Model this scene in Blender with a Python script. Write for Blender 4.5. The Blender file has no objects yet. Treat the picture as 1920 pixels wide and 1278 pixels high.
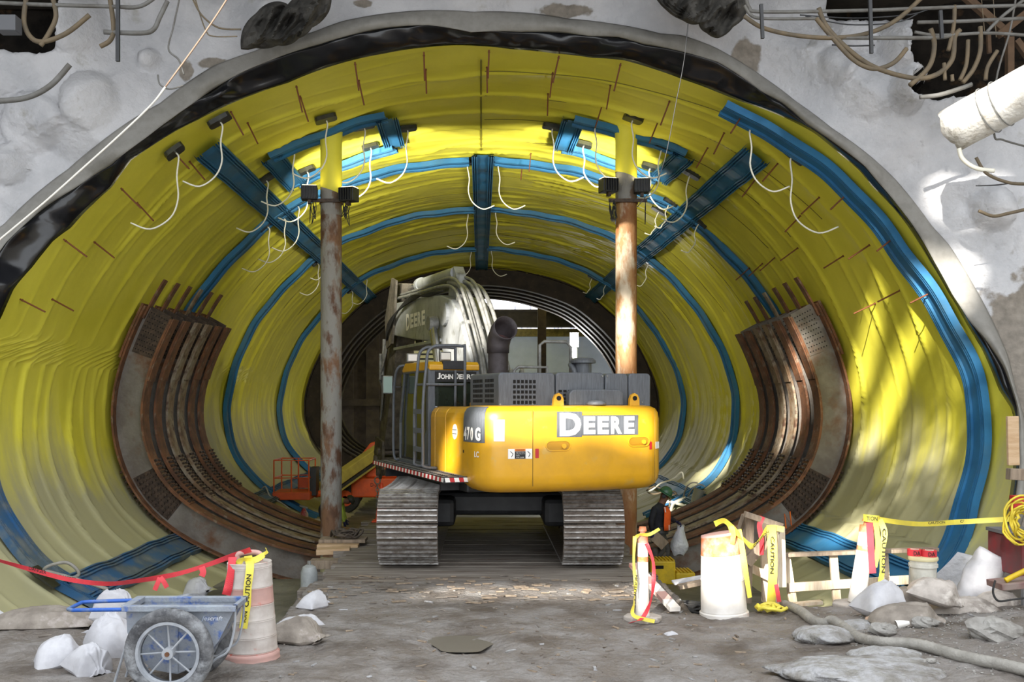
import bpy, math, random
import numpy as np
from mathutils import Vector, Matrix

SC = bpy.context.scene
COL = SC.collection
# ---------------------------------------------------------------- camera, sky, sun, exposure
F, VX, VY, HC = 1900.0, 903.0, 750.0, 2.5          # focal length (px), tunnel vanishing point, eye height (m)
cam = bpy.data.objects.new('camera', bpy.data.cameras.new('camera'))
COL.objects.link(cam)
cam.location = (0, 0, HC)
cam.rotation_euler = (math.radians(90), 0, 0)
cam.data.sensor_width = 36
cam.data.lens = F / 1920 * 36
cam.data.shift_x = (960 - VX) / 1920
cam.data.shift_y = (VY - 639) / 1920
cam.data.clip_end = 500
SC.camera = cam

world = bpy.data.worlds.new('sky')
SC.world = world
world.use_nodes = True
bg = world.node_tree.nodes['Background']
bg.inputs[0].default_value = (0.92, 0.96, 1.0, 1)
bg.inputs[1].default_value = 1.6

SUN_D = Vector((0.40, 0.85, -0.385)).normalized()   # direction the sunlight travels
sun = bpy.data.objects.new('sun', bpy.data.lights.new('sun', 'SUN'))
COL.objects.link(sun)
sun.data.energy = 8.5
sun.data.angle = math.radians(0.53)
sun.data.color = (1.0, 0.94, 0.84)
sun.location = (-20, -40, 25)
sun.rotation_euler = SUN_D.to_track_quat('-Z', 'Y').to_euler()

SC.view_settings.view_transform = 'Standard'
SC.view_settings.look = 'None'
SC.view_settings.gamma = 1
SC.view_settings.use_curve_mapping = False
SC.view_settings.exposure = 0.92
SC.cycles.diffuse_bounces = 7
SC.cycles.max_bounces = 14

# ---------------------------------------------------------------- helpers
rnd = random.Random(7)
PI = math.pi
rad = math.radians
def lin(c):
    c = c / 255.0
    return c / 12.92 if c <= 0.04045 else ((c + 0.055) / 1.055) ** 2.4
def C(h):
    return (lin(int(h[0:2], 16)), lin(int(h[2:4], 16)), lin(int(h[4:6], 16)), 1)
def P(px, py, Y):
    """the point at depth Y that was measured at that place in the frame"""
    return Vector(((px - VX) * Y / F, Y, HC - (py - VY) * Y / F))
def G(px, py, z=0.0):
    """point at height z"""
    return P(px, py, F * (HC - z) / (py - VY))

def _hash(ix, iy, seed):
    h = (ix.astype(np.int64) * 374761393 + iy.astype(np.int64) * 668265263 + seed * 974634211) & 0x7fffffff
    h = ((h ^ (h >> 13)) * 1274126177) & 0x7fffffff
    return ((h ^ (h >> 16)) & 0xffff) / 65535.0
def vn(x, y, seed=0):
    x = np.asarray(x, float); y = np.asarray(y, float)
    ix = np.floor(x); iy = np.floor(y); fx = x - ix; fy = y - iy
    fx = fx * fx * (3 - 2 * fx); fy = fy * fy * (3 - 2 * fy)
    a = _hash(ix, iy, seed); b = _hash(ix + 1, iy, seed); c = _hash(ix, iy + 1, seed); d = _hash(ix + 1, iy + 1, seed)
    return (a * (1 - fx) + b * fx) * (1 - fy) + (c * (1 - fx) + d * fx) * fy
def fbm(x, y, seed=0, oct=4):
    s = 0; a = 0.5
    for k in range(oct):
        s = s + a * (vn(x * 2 ** k, y * 2 ** k, seed + k) - 0.5); a *= 0.5
    return s

class MB:
    def __init__(s, T=None):
        s.v = []; s.f = []; s.mi = []; s.m = 0; s.T = T
    def add(s, vs, fs):
        o = len(s.v); s.v.extend([tuple(v) for v in vs])
        for f in fs:
            s.f.append([i + o for i in f]); s.mi.append(s.m)
        return s
    def box(s, c, sz, R=None):
        vs = []
        for i in range(8):
            v = Vector(((i & 1) - .5, ((i >> 1) & 1) - .5, ((i >> 2) & 1) - .5))
            v = Vector((v.x * sz[0], v.y * sz[1], v.z * sz[2]))
            if R is not None: v = R @ v
            vs.append(v + Vector(c))
        return s.add(vs, [(0, 2, 3, 1), (4, 5, 7, 6), (0, 1, 5, 4), (2, 6, 7, 3), (0, 4, 6, 2), (1, 3, 7, 5)])
    def b2(s, x0, x1, y0, y1, z0, z1):
        return s.box(((x0 + x1) / 2, (y0 + y1) / 2, (z0 + z1) / 2), (x1 - x0, y1 - y0, z1 - z0))
    def bar(s, p0, p1, w, h, up=(0, 0, 1)):
        p0 = Vector(p0); p1 = Vector(p1); d = p1 - p0; L = d.length; d.normalize()
        u = Vector(up)
        if abs(d.dot(u)) > .98: u = Vector((0, 1, 0))
        x = d.cross(u).normalized(); z = x.cross(d)
        R = Matrix((x, d, z)).transposed()
        return s.box((p0 + p1) / 2, (w, L, h), R)
    def cyl(s, p0, p1, r0, r1=None, n=12, caps=True):
        r1 = r0 if r1 is None else r1
        return s.tube([p0, p1], [r0, r1], n, caps)
    def tube(s, pts, r, n=8, caps=True, closed=False):
        pts = [Vector(p) for p in pts]; m = len(pts)
        rs = list(r) if hasattr(r, '__len__') else [r] * m
        vs = []; prev = None
        for i, p in enumerate(pts):
            if closed: d = pts[(i + 1) % m] - pts[i - 1]
            else: d = pts[min(i + 1, m - 1)] - pts[max(i - 1, 0)]
            if d.length < 1e-9: d = Vector((0, 0, 1))
            d.normalize()
            if prev is None:
                u = Vector((0, 0, 1)) if abs(d.z) < .9 else Vector((1, 0, 0))
                x = d.cross(u).normalized()
            else:
                x = (prev - d * prev.dot(d))
                x = x.normalized() if x.length > 1e-6 else d.orthogonal().normalized()
            prev = x; y = d.cross(x)
            for k in range(n):
                a = 2 * PI * k / n
                vs.append(p + (x * math.cos(a) + y * math.sin(a)) * rs[i])
        fs = []
        for i in range(m if closed else m - 1):
            j = (i + 1) % m
            for k in range(n):
                k2 = (k + 1) % n
                fs.append((i * n + k, i * n + k2, j * n + k2, j * n + k))
        if caps and not closed:
            fs.append(tuple(range(n - 1, -1, -1))); fs.append(tuple((m - 1) * n + k for k in range(n)))
        return s.add(vs, fs)
    def lathe(s, prof, c=(0, 0, 0), n=24, axis='z', capb=True, capt=True, R=None):
        vs = []; m = len(prof)
        for r, z in prof:
            for k in range(n):
                a = 2 * PI * k / n
                v = Vector((r * math.cos(a), r * math.sin(a), z))
                if axis == 'x': v = Vector((v.z, v.x, v.y))
                elif axis == 'y': v = Vector((v.x, v.z, v.y))
                if R is not None: v = R @ v
                vs.append(v + Vector(c))
        fs = [(i * n + k, i * n + (k + 1) % n, (i + 1) * n + (k + 1) % n, (i + 1) * n + k) for i in range(m - 1) for k in range(n)]
        if capb: fs.append(tuple(range(n - 1, -1, -1)))
        if capt: fs.append(tuple((m - 1) * n + k for k in range(n)))
        return s.add(vs, fs)
    def prism(s, poly, fn, a, b):
        """polygon in 2-D swept between a and b: fn(p, q, t) gives the point"""
        n = len(poly)
        vs = [fn(p, q, a) for p, q in poly] + [fn(p, q, b) for p, q in poly]
        fs = [tuple(range(n)), tuple(range(2 * n - 1, n - 1, -1))]
        fs += [(i, i + n, (i + 1) % n + n, (i + 1) % n) for i in range(n)]
        return s.add(vs, fs)
    def grid(s, A, cu=False, cv=False):
        A = np.asarray(A, float); n, m = A.shape[:2]
        o = len(s.v); s.v.extend(map(tuple, A.reshape(-1, 3).tolist()))
        i, j = np.meshgrid(np.arange(n if cu else n - 1), np.arange(m if cv else m - 1), indexing='ij')
        i2 = (i + 1) % n; j2 = (j + 1) % m
        q = (np.stack([i * m + j, i2 * m + j, i2 * m + j2, i * m + j2], -1).reshape(-1, 4) + o).tolist()
        s.f.extend(q); s.mi.extend([s.m] * len(q))
        return s

ROOT = {}
def fixn(bm_mesh):
    import bmesh
    bm = bmesh.new(); bm.from_mesh(bm_mesh)
    bmesh.ops.recalc_face_normals(bm, faces=bm.faces)
    bm.to_mesh(bm_mesh); bm.free()
def root_of(o):
    while o.parent: o = o.parent
    return o
def tag(o, label=None, cat=None, group=None, kind=None):
    if label: o['label'] = label
    if cat: o['category'] = cat
    if group: o['group'] = group
    if kind: o['kind'] = kind
    return o
def thing(name, label, cat, loc, rotz=0, group=None, world=True):
    o = bpy.data.objects.new(name, None); COL.objects.link(o)
    o.empty_display_size = .1
    o.location = loc; o.rotation_euler = (0, 0, rotz)
    ROOT[o] = Vector(loc) if world else Vector((0, 0, 0))
    return tag(o, label, cat, group)
def build(mb, name, mat, parent=None, smooth=False, bevel=0, label=None, cat=None, group=None, kind=None, fix=True, auto=None, origin=None):
    vs = mb.v
    if mb.T is not None:
        vs = [tuple(mb.T @ Vector(v)) for v in vs]
    A = np.array(vs, float)
    loc = Vector((0, 0, 0))
    if parent is not None:
        A = A - np.array(ROOT[root_of(parent)])
    else:
        if origin is None:
            lo = A.min(0); hi = A.max(0)
            origin = ((lo[0] + hi[0]) / 2, (lo[1] + hi[1]) / 2, lo[2])
        loc = Vector(origin); A = A - np.array(origin)
    me = bpy.data.meshes.new(name)
    me.from_pydata(A.tolist(), [], mb.f)
    mats = mat if isinstance(mat, (list, tuple)) else [mat]
    for m in mats: me.materials.append(m)
    if len(mats) > 1: me.polygons.foreach_set('material_index', mb.mi)
    if fix: fixn(me)
    if smooth: me.polygons.foreach_set('use_smooth', [True] * len(me.polygons))
    if auto: me.set_sharp_from_angle(angle=math.radians(auto))
    me.update()
    o = bpy.data.objects.new(name, me); COL.objects.link(o)
    o.location = loc
    if parent is not None: o.parent = parent
    else: ROOT[o] = Vector(loc)
    if bevel:
        b = o.modifiers.new('bevel', 'BEVEL'); b.width = bevel; b.segments = 2; b.limit_method = 'ANGLE'; b.angle_limit = math.radians(40)
    tag(o, label, cat, group, kind)
    return o
def inst(src, name, parent, M):
    o = bpy.data.objects.new(name, src.data if hasattr(src, 'data') else src); COL.objects.link(o)
    o.parent = parent
    o.matrix_local = Matrix.Translation(-ROOT[root_of(parent)]) @ M
    return o
def smoothpath(pts, n=8):
    pts = [Vector(p) for p in pts]; out = []
    for i in range(len(pts) - 1):
        p0 = pts[max(i - 1, 0)]; p1 = pts[i]; p2 = pts[i + 1]; p3 = pts[min(i + 2, len(pts) - 1)]
        for k in range(n):
            t = k / n
            out.append(.5 * ((2 * p1) + (p2 - p0) * t + (2 * p0 - 5 * p1 + 4 * p2 - p3) * t * t + (3 * p1 - p0 - 3 * p2 + p3) * t ** 3))
    out.append(pts[-1]); return out

GLYPH = {}
def glyph(txt, bold=0.0, shear=0.0):
    k = (txt, bold, shear)
    if k not in GLYPH:
        cu = bpy.data.curves.new('txt', 'FONT'); cu.body = txt; cu.size = 1; cu.offset = bold; cu.resolution_u = 3; cu.shear = shear
        ob = bpy.data.objects.new('txt', cu); COL.objects.link(ob)
        bpy.context.view_layer.update()
        me = bpy.data.meshes.new_from_object(ob.evaluated_get(bpy.context.evaluated_depsgraph_get()))
        bpy.data.objects.remove(ob); bpy.data.curves.remove(cu)
        V = np.array([v.co[:] for v in me.vertices]); fs = [tuple(p.vertices) for p in me.polygons]
        bpy.data.meshes.remove(me)
        lo = V.min(0); hi = V.max(0)
        GLYPH[k] = ((V - lo) / np.maximum(hi - lo, 1e-6), fs)
    return GLYPH[k]
for _t, _b in [('D', .05), ('E', .05), ('R', .05), ('D', .045), ('E', .045), ('R', .045), ('4', .045), ('7', .045), ('0', .045), ('G', .045), ('LC', .03), ('J', .035), ('OHN', .035), ('D', .035), ('EERE', .035), ('CAUTION', .02), ('ION', .02), ('TION', .02), ('DANGER', .02), ('DA', .02), ('D-3N', 0.0), ('WARNING', 0.0), ('STAY CLEAR', 0.0), ('times', 0.0), ('Keep clear of machine', 0.0), ('swing radius at all', 0.0)]: glyph(_t, _b)
glyph('Jescraft', .012, .3)

# ---------------------------------------------------------------- materials
MATS = {}
def mat(name, c1, c2=None, scale=4.0, rough=.6, metal=0.0, bump=0.0, bscale=30.0, lo=.4, hi=.62, c3=None, s3=1.5, lo3=.5, hi3=.6, stretch=(1, 1, 1), coat=0, emit=None, es=0, detail=6, spec=.5, rough2=None):
    if name in MATS: return MATS[name]
    m = bpy.data.materials.new(name); m.use_nodes = True
    nt = m.node_tree; N = nt.nodes; L = nt.links
    b = N['Principled BSDF']
    b.inputs['Roughness'].default_value = rough; b.inputs['Metallic'].default_value = metal
    b.inputs['Coat Weight'].default_value = coat; b.inputs['Specular IOR Level'].default_value = spec
    b.inputs['Base Color'].default_value = C(c1)
    m.diffuse_color = C(c1)
    if c2 or bump:
        tc = N.new('ShaderNodeTexCoord'); mp = N.new('ShaderNodeMapping')
        mp.inputs['Scale'].default_value = stretch
        L.new(tc.outputs['Object'], mp.inputs['Vector'])
    if c2:
        def layer(sc_, l, h):
            n = N.new('ShaderNodeTexNoise'); n.inputs['Scale'].default_value = sc_; n.inputs['Detail'].default_value = detail
            n.inputs['Roughness'].default_value = .62
            L.new(mp.outputs['Vector'], n.inputs['Vector'])
            r = N.new('ShaderNodeMapRange'); r.inputs['From Min'].default_value = l; r.inputs['From Max'].default_value = h
            L.new(n.outputs['Fac'], r.inputs['Value']); return r.outputs['Result']
        f = layer(scale, lo, hi)
        mx = N.new('ShaderNodeMix'); mx.data_type = 'RGBA'
        mx.inputs['A'].default_value = C(c1); mx.inputs['B'].default_value = C(c2)
        L.new(f, mx.inputs['Factor']); out = mx.outputs['Result']
        if c3:
            f3 = layer(s3, lo3, hi3)
            m3 = N.new('ShaderNodeMix'); m3.data_type = 'RGBA'
            L.new(out, m3.inputs['A']); m3.inputs['B'].default_value = C(c3); L.new(f3, m3.inputs['Factor'])
            out = m3.outputs['Result']
        L.new(out, b.inputs['Base Color'])
        if rough2 is not None:
            rr = N.new('ShaderNodeMapRange'); rr.inputs['To Min'].default_value = rough; rr.inputs['To Max'].default_value = rough2
            L.new(f, rr.inputs['Value']); L.new(rr.outputs['Result'], b.inputs['Roughness'])
    if bump:
        n2 = N.new('ShaderNodeTexNoise'); n2.inputs['Scale'].default_value = bscale; n2.inputs['Detail'].default_value = 5
        L.new(mp.outputs['Vector'], n2.inputs['Vector'])
        bp = N.new('ShaderNodeBump'); bp.inputs['Strength'].default_value = bump; bp.inputs['Distance'].default_value = .04
        L.new(n2.outputs['Fac'], bp.inputs['Height']); L.new(bp.outputs['Normal'], b.inputs['Normal'])
    if emit:
        b.inputs['Emission Color'].default_value = C(emit); b.inputs['Emission Strength'].default_value = es
    MATS[name] = m; return m

M_YEL = mat('yellow_membrane', 'e6de50', 'dad246', .6, .5, bump=.12, bscale=5, spec=.2)
def dirty_yellow():
    """yellow sheet with dried mud splashed over its lower part"""
    m = M_YEL; nt = m.node_tree; N = nt.nodes; L = nt.links; b = N['Principled BSDF']
    src = b.inputs['Base Color'].links[0].from_socket
    tc = N.new('ShaderNodeTexCoord'); sx = N.new('ShaderNodeSeparateXYZ'); L.new(tc.outputs['Object'], sx.inputs[0])
    n = N.new('ShaderNodeTexNoise'); n.inputs['Scale'].default_value = .55; n.inputs['Detail'].default_value = 7; n.inputs['Roughness'].default_value = .6
    mp = N.new('ShaderNodeMapping'); mp.inputs['Scale'].default_value = (1, 1.6, .45)
    L.new(tc.outputs['Object'], mp.inputs['Vector']); L.new(mp.outputs['Vector'], n.inputs['Vector'])
    a = N.new('ShaderNodeMath'); a.operation = 'MULTIPLY_ADD'; a.inputs[1].default_value = 5.5
    L.new(n.outputs['Fac'], a.inputs[0]); L.new(sx.outputs['Z'], a.inputs[2])
    r = N.new('ShaderNodeMapRange'); r.inputs['From Min'].default_value = 3.5; r.inputs['From Max'].default_value = 5.0
    r.inputs['To Min'].default_value = .92; r.inputs['To Max'].default_value = 0
    L.new(a.outputs[0], r.inputs['Value'])
    mx = N.new('ShaderNodeMix'); mx.data_type = 'RGBA'; mx.inputs['B'].default_value = C('a9a68c')
    L.new(r.outputs['Result'], mx.inputs['Factor']); L.new(src, mx.inputs['A']); L.new(mx.outputs['Result'], b.inputs['Base Color'])
    rr = N.new('ShaderNodeMapRange'); rr.inputs['To Min'].default_value = .5; rr.inputs['To Max'].default_value = .65
    L.new(r.outputs['Result'], rr.inputs['Value']); L.new(rr.outputs['Result'], b.inputs['Roughness'])
dirty_yellow()
M_BLUE = mat('blue_waterstop', '31719f', '2c6288', 1.2, .6, spec=.25, c3='4f7183', s3=.8, lo3=.5, hi3=.75)
M_BLUEDIRT = mat('muddy_blue_waterstop', '2c5f8f', '55636b', 1.5, .55, c3='7e8488', s3=3, lo3=.5, hi3=.8)
M_BLACK = mat('black_liner', '121316', '1c1d21', 2, .22, bump=.1, bscale=3)
M_GREY = mat('grey_felt', '8f8d88', '84827d', 6, .85, bump=.1, bscale=60)
M_SHOT = mat('white_shotcrete', 'c8c8cb', 'b5b6ba', 1.3, .85, bump=.55, bscale=14, c3='a3a19c', s3=2.2, lo3=.62, hi3=.75)
M_ROCK = mat('bare_rock', '8d857b', '5f5a54', 3, .9, bump=.8, bscale=12, c3='b8b4ae', s3=5, lo3=.5, hi3=.62)
def rockmask():
    """bare rock where the sprayed coat has come off (mask stored on the mesh)"""
    m = M_SHOT; nt = m.node_tree; N = nt.nodes; L = nt.links; b = N['Principled BSDF']
    src = b.inputs['Base Color'].links[0].from_socket
    at = N.new('ShaderNodeAttribute'); at.attribute_name = 'bare'
    tc = N.new('ShaderNodeTexCoord'); n = N.new('ShaderNodeTexNoise'); n.inputs['Scale'].default_value = 5; n.inputs['Detail'].default_value = 7
    L.new(tc.outputs['Object'], n.inputs['Vector'])
    ad = N.new('ShaderNodeMath'); ad.operation = 'ADD'; L.new(at.outputs['Fac'], ad.inputs[0]); L.new(n.outputs['Fac'], ad.inputs[1])
    r = N.new('ShaderNodeMapRange'); r.inputs['From Min'].default_value = .92; r.inputs['From Max'].default_value = 1.08; L.new(ad.outputs[0], r.inputs['Value'])
    n2 = N.new('ShaderNodeTexNoise'); n2.inputs['Scale'].default_value = 9; n2.inputs['Detail'].default_value = 6; L.new(tc.outputs['Object'], n2.inputs['Vector'])
    c = N.new('ShaderNodeMix'); c.data_type = 'RGBA'; c.inputs['A'].default_value = C('5a544d'); c.inputs['B'].default_value = C('a39b90'); L.new(n2.outputs['Fac'], c.inputs['Factor'])
    mx = N.new('ShaderNodeMix'); mx.data_type = 'RGBA'; L.new(r.outputs['Result'], mx.inputs['Factor']); L.new(src, mx.inputs['A']); L.new(c.outputs['Result'], mx.inputs['B'])
    L.new(mx.outputs['Result'], b.inputs['Base Color'])
rockmask()
M_DARK = mat('dark_tarp', '55534f', '3a3937', 3, .95, bump=.8, bscale=6, spec=.1)
M_CAV = mat('shade_dark_rock', '2a2622', '1c1a18', 3, .95, bump=.8, bscale=6, spec=.1, c3='4a3a2a', s3=2.5, lo3=.58, hi3=.7)  # cavity shade put into the rock colour
M_MUD = mat('mud', '6f6862', '84807d', 2.2, .7, bump=1.0, bscale=16, c3='564e47', s3=1.4, lo3=.48, hi3=.66, rough2=.95)
M_MUDDRY = mat('dry_grey_mud', 'a6a6a9', '8a8883', 7, .9, bump=1.0, bscale=18, c3='6f6a64', s3=3, lo3=.5, hi3=.7)
M_SLAB = mat('wet_slab', '6f6d66', '55524c', 1.2, .55, bump=.4, bscale=8, c3='8d8a80', s3=.7, lo3=.5, hi3=.7)
M_RUST = mat('rusted_steel', '80563a', '5f4231', 3.5, .75, .25, bump=.3, bscale=25, c3='8a7a68', s3=6, lo3=.56, hi3=.7)
M_RUSTPALE = mat('pale_rusted_steel', '80664c', '9c917f', 3, .7, .2, bump=.3, bscale=25, c3='5a4030', s3=5, lo3=.5, hi3=.65)
M_WEB = mat('grey_steel_web', '6d6660', '827d77', 2, .55, .35, bump=.15, bscale=20, c3='6a4a33', s3=1.6, lo3=.52, hi3=.7)
M_BOLT = mat('dark_bolt_steel', '3a302a', '55453a', 12, .6, .4)
M_RIBDARK = mat('dark_rib_steel', '3e342c', '2d2722', 2, .8, .1, c3='5a4a3c', s3=5, lo3=.6, hi3=.75)
M_HOLE = mat('hole_black', '0d0c0b', rough=.9)
M_PIPE = mat('rusted_pipe', '7a5a42', '8d8a84', 2.2, .75, .1, bump=.35, bscale=20, c3='5f4332', s3=5, lo3=.5, hi3=.62, lo=.42, hi=.5, stretch=(1, 1, .45))
M_PIPEGREY = mat('grey_flaking_pipe', '8e8c88', '837f79', 2.4, .75, .1, bump=.3, bscale=24, c3='6e5a4a', s3=2.3, lo3=.52, hi3=.56, stretch=(1, 1, .5))
M_PIPER = mat('orange_rusted_pipe', '8a5a34', 'a8835a', 2.6, .7, .1, bump=.3, bscale=20, c3='c7b8a2', s3=2.4, lo3=.5, hi3=.6, stretch=(1, 1, .4))
M_DEERE = mat('excavator_yellow', 'd9a11c', 'cf9a22', 3, .35, coat=.25, c3='c9a355', s3=4, lo3=.6, hi3=.75)
M_CHAR = mat('charcoal_plastic', '54575d', '62666c', 9, .5, bump=.05, bscale=40, stretch=(6, 6, .5), c3='7b7f86', s3=12, lo3=.62, hi3=.75)
M_CHARDK = mat('black_paint', '1f2023', '2c2d30', 5, .5)
M_BOOM = mat('boom_dark_grey', '8f9294', 'a3a6a8', 3, .4, .1, c3='75766f', s3=5, lo3=.55, hi3=.7)
M_STICK = mat('muddy_stick_steel', '4b4640', '6e675c', 4, .75, .1, bump=.3, bscale=20)
M_HOSE = mat('hydraulic_hose_grey', '8b8b88', '6d6d6b', 8, .45, .15)
M_CHROME = mat('chrome_rod', 'c0c2c4', rough=.2, metal=.9)
M_TRACK = mat('muddy_track_steel', '6b6159', '857c74', 5, .75, .2, bump=.5, bscale=25, c3='8f8b87', s3=9, lo3=.58, hi3=.7)
M_GROUSER = mat('worn_grouser_steel', 'b9b7b6', '7f7870', 7, .4, .5, bump=.3, bscale=25)
M_GLASS = mat('cab_glass', '20261f', '2c332b', 2, .08, 0, coat=.5)
M_WHITE = mat('white_decal', 'ece9e4', rough=.5)
M_RED = mat('red_decal', 'b8252b', rough=.5)
M_ORANGEDEC = mat('orange_decal', 'dd7a1e', rough=.5)
M_EXH = mat('exhaust_brown', '4a4446', '3a3334', 5, .6, .2)
M_RUBBER = mat('black_rubber', '232323', '333231', 6, .8)
M_LAMP = mat('lamp_glass_lit', 'ffffff', emit='fff6d8', es=14)
M_GRATE = mat('dusty_tread_plate', '85868a', '6b6c70', 6, .7, .2, bump=.5, bscale=60)
M_TIMBER = mat('muddy_timber', '736b63', '8d867e', 3, .9, bump=.6, bscale=20, c3='5a4d42', s3=2, lo3=.5, hi3=.65, stretch=(.35, 3, 3))
M_WOOD = mat('pale_lumber', 'c9ad8c', 'b99a76', 4, .8, bump=.2, bscale=30, stretch=(.6, 4, 4))
M_WOODGREY = mat('weathered_lumber', '9a8a78', '7d6f60', 4, .85, bump=.3, bscale=30, stretch=(4, 4, .6))
M_WOODWHITE = mat('sunbleached_board', 'd8cab4', 'c4ae92', 5, .8, bump=.2, bscale=30, stretch=(4, 4, .6))
M_BAG = mat('white_woven_bag', 'c2c2c7', 'b2b2b8', 5, .7, bump=.12, bscale=18)
M_BAGDIRT = mat('dirty_grey_bag', 'bdb5ae', '928a83', 3.5, .9, bump=.15, bscale=18, c3='c9c2bb', s3=5, lo3=.55, hi3=.65)
M_BAGMUD = mat('mud_soaked_bag', '7d756d', '958d84', 5, .9, bump=.3, bscale=15, c3='b3aaa6', s3=3, lo3=.58, hi3=.68)
M_DRUMW = mat('scuffed_white_plastic', 'c9c2bd', 'b3a9a3', 4, .6, c3='b98a80', s3=6, lo3=.6, hi3=.72)
M_DRUMP = mat('faded_pink_plastic', 'c59c94', 'b8948d', 5, .6, c3='c8604e', s3=9, lo3=.62, hi3=.7)
M_DRUMO = mat('faded_orange_plastic', 'd0703a', 'cf8a6a', 6, .6, c3='c9b3a8', s3=4, lo3=.5, hi3=.7)
M_BARW = mat('bright_white_plastic', 'e6e2dd', 'd8d2cb', 4, .6, c3='cfa596', s3=6, lo3=.62, hi3=.74)
M_TAPEY = mat('yellow_tape', 'e8d94e', 'ddcf55', 8, .5)
M_TAPER = mat('red_tape', 'd63a44', 'c93540', 8, .5)
M_INK = mat('black_ink', '141414', rough=.6)
M_BARROW = mat('dusty_blue_tray', '8a909a', '4a66a4', 7, .75, lo=.54, hi=.64, c3='98a0aa', s3=3, lo3=.48, hi3=.6, bump=.2, bscale=30)
M_BLUEP = mat('worn_blue_paint', '2f5fb5', '6c7f9f', 7, .5, lo=.5, hi=.65)
M_TIRE = mat('dusty_tyre', '6f7073', '45464a', 6, .85, bump=.5, bscale=22, c3='8f9296', s3=4, lo3=.5, hi3=.62)
M_RIM = mat('dusty_rim', 'a7abb2', '90959d', 6, .7)
M_LIFT = mat('lift_orange', 'cf5218', 'b84a1c', 3, .5)
M_LIFTBOOM = mat('lift_boom_tan', 'b3a34e', 'a0924a', 3, .6)
M_CONE = mat('cone_orange', 'f0542c', rough=.5)
M_REFL = mat('reflective_white', 'dcdcdc', 'c0bfbc', 5, .5)
M_HOSEG = mat('grey_corrugated_hose', '9b9892', '86837d', 6, .8, bump=.3, bscale=30)
M_HOSEW = mat('clear_white_hose', 'e3e0d2', rough=.35, spec=.6)
M_ROD = mat('rusty_rod', '6b3a1e', rough=.7)
M_PAD = mat('black_patch', '232420', '33352c', 9, .35)
M_PIPEDULL = mat('dull_conduit', '6f6e6b', '5d5a55', 5, .7, .2)
M_HOSEOCH = mat('ochre_hose', '6a5c47', '564d3f', 5, .75)
M_STONE = mat('grey_stone', '9c9a96', '7f7c78', 5, .9, bump=.6, bscale=14)
M_SKIN = mat('skin', '6e4a38', rough=.6)
M_NAVY = mat('navy_jacket', '17181f', '1f212a', 8, .85, bump=.3, bscale=20)
M_VEST = mat('orange_vest', 'e8601e', 'd85518', 6, .8, bump=.2, bscale=25)
M_TROUSER = mat('grey_work_trousers', '4f4d49', '3f3d3a', 6, .9, bump=.3, bscale=20)
M_BOOT = mat('rubber_boot', '5a5149', '3f3a35', 6, .7)
M_GLOVE = mat('blue_glove', '1f2a6a', '23243a', 6, .8)
M_HELM = mat('green_helmet', '2e5a42', '3a6149', 9, .35)
M_LIME = mat('lime_shirt', 'a9bd4a', '95a842', 6, .85)
M_YSTEP = mat('yellow_step', 'd9b81a', 'bfa220', 5, .6)
M_TARP = mat('grey_tarp', 'b6bcc2', 'a6acb2', 1.2, .8, bump=.4, bscale=2)
def translucent(m, f):
    nt = m.node_tree; N = nt.nodes; L = nt.links; b = N['Principled BSDF']; out = N['Material Output']
    t = N.new('ShaderNodeBsdfTranslucent'); t.inputs['Color'].default_value = b.inputs['Base Color'].default_value
    mx = N.new('ShaderNodeMixShader'); mx.inputs[0].default_value = f
    L.new(b.outputs[0], mx.inputs[1]); L.new(t.outputs[0], mx.inputs[2]); L.new(mx.outputs[0], out.inputs['Surface'])
translucent(M_TARP, .45)
M_CONC = mat('concrete', '8f8c86', '7a7771', 2, .9, bump=.4, bscale=15)
M_DECK = mat('street_deck_timber', '4c443b', '3a342d', 3, .9)
M_FAR = mat('far_stone_wall', 'c9c8d2', '8f8f9c', 1.5, .9)
M_SCAF = mat('scaffold_steel', 'b9c6d6', rough=.5, metal=.3)
# ---------------------------------------------------------------- tunnel cross-section (metres about the axis at eye height)
_T = [(0, 5.61), (2.0, 5.38), (4.04, 4.73), (4.89, 4.15), (6.04, 3.07), (6.65, 2.2), (7.24, .92), (7.5, -.15), (7.35, -1.23), (6.96, -2.0), (6.42, -2.6), (5.25, -3.2), (4.1, -3.65), (2.5, -3.92), (0, -4.0)]
_cl = [Vector((x, z, 0)) for x, z in _T]
_cl = _cl + [Vector((-x, z, 0)) for x, z in _T[-2:0:-1]]
_cl = _cl[-2:] + _cl + _cl[:3]
_sp = smoothpath(_cl, 12)
_a = np.mod(np.array([math.atan2(p.y, p.x) for p in _sp]), 2 * PI); _b = np.array([p.length for p in _sp])
_a, _iu = np.unique(np.round(_a, 6), return_index=True); _b = _b[_iu]
_dense = np.linspace(0, 2 * PI, 1440, endpoint=False)
_R = np.interp(_dense, _a, _b, period=2 * PI)
_k = np.hanning(101); _k /= _k.sum()
_R = np.convolve(np.concatenate([_R[-100:], _R, _R[:100]]), _k, 'same')[100:-100]
def RT(phi):
    return np.interp(np.mod(phi, 2 * PI), _dense, _R, period=2 * PI)
def surf(phi, Y, off=0.0):
    """point on the lining, moved inward by off"""
    phi = np.asarray(phi, float); Y = np.asarray(Y, float)
    r = RT(phi); e = 1e-2
    x = r * np.cos(phi); z = r * np.sin(phi)
    r2 = RT(phi + e); r1 = RT(phi - e)
    tx = r2 * np.cos(phi + e) - r1 * np.cos(phi - e); tz = r2 * np.sin(phi + e) - r1 * np.sin(phi - e)
    l = np.hypot(tx, tz); nx = -tz / l; nz = tx / l
    return np.stack([x + nx * off, Y + 0 * x, HC + z + nz * off], -1)
def surfn(phi):
    a = surf(phi, 0., 0.); b = surf(phi, 0., 1.)
    return Vector(b - a)
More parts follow.
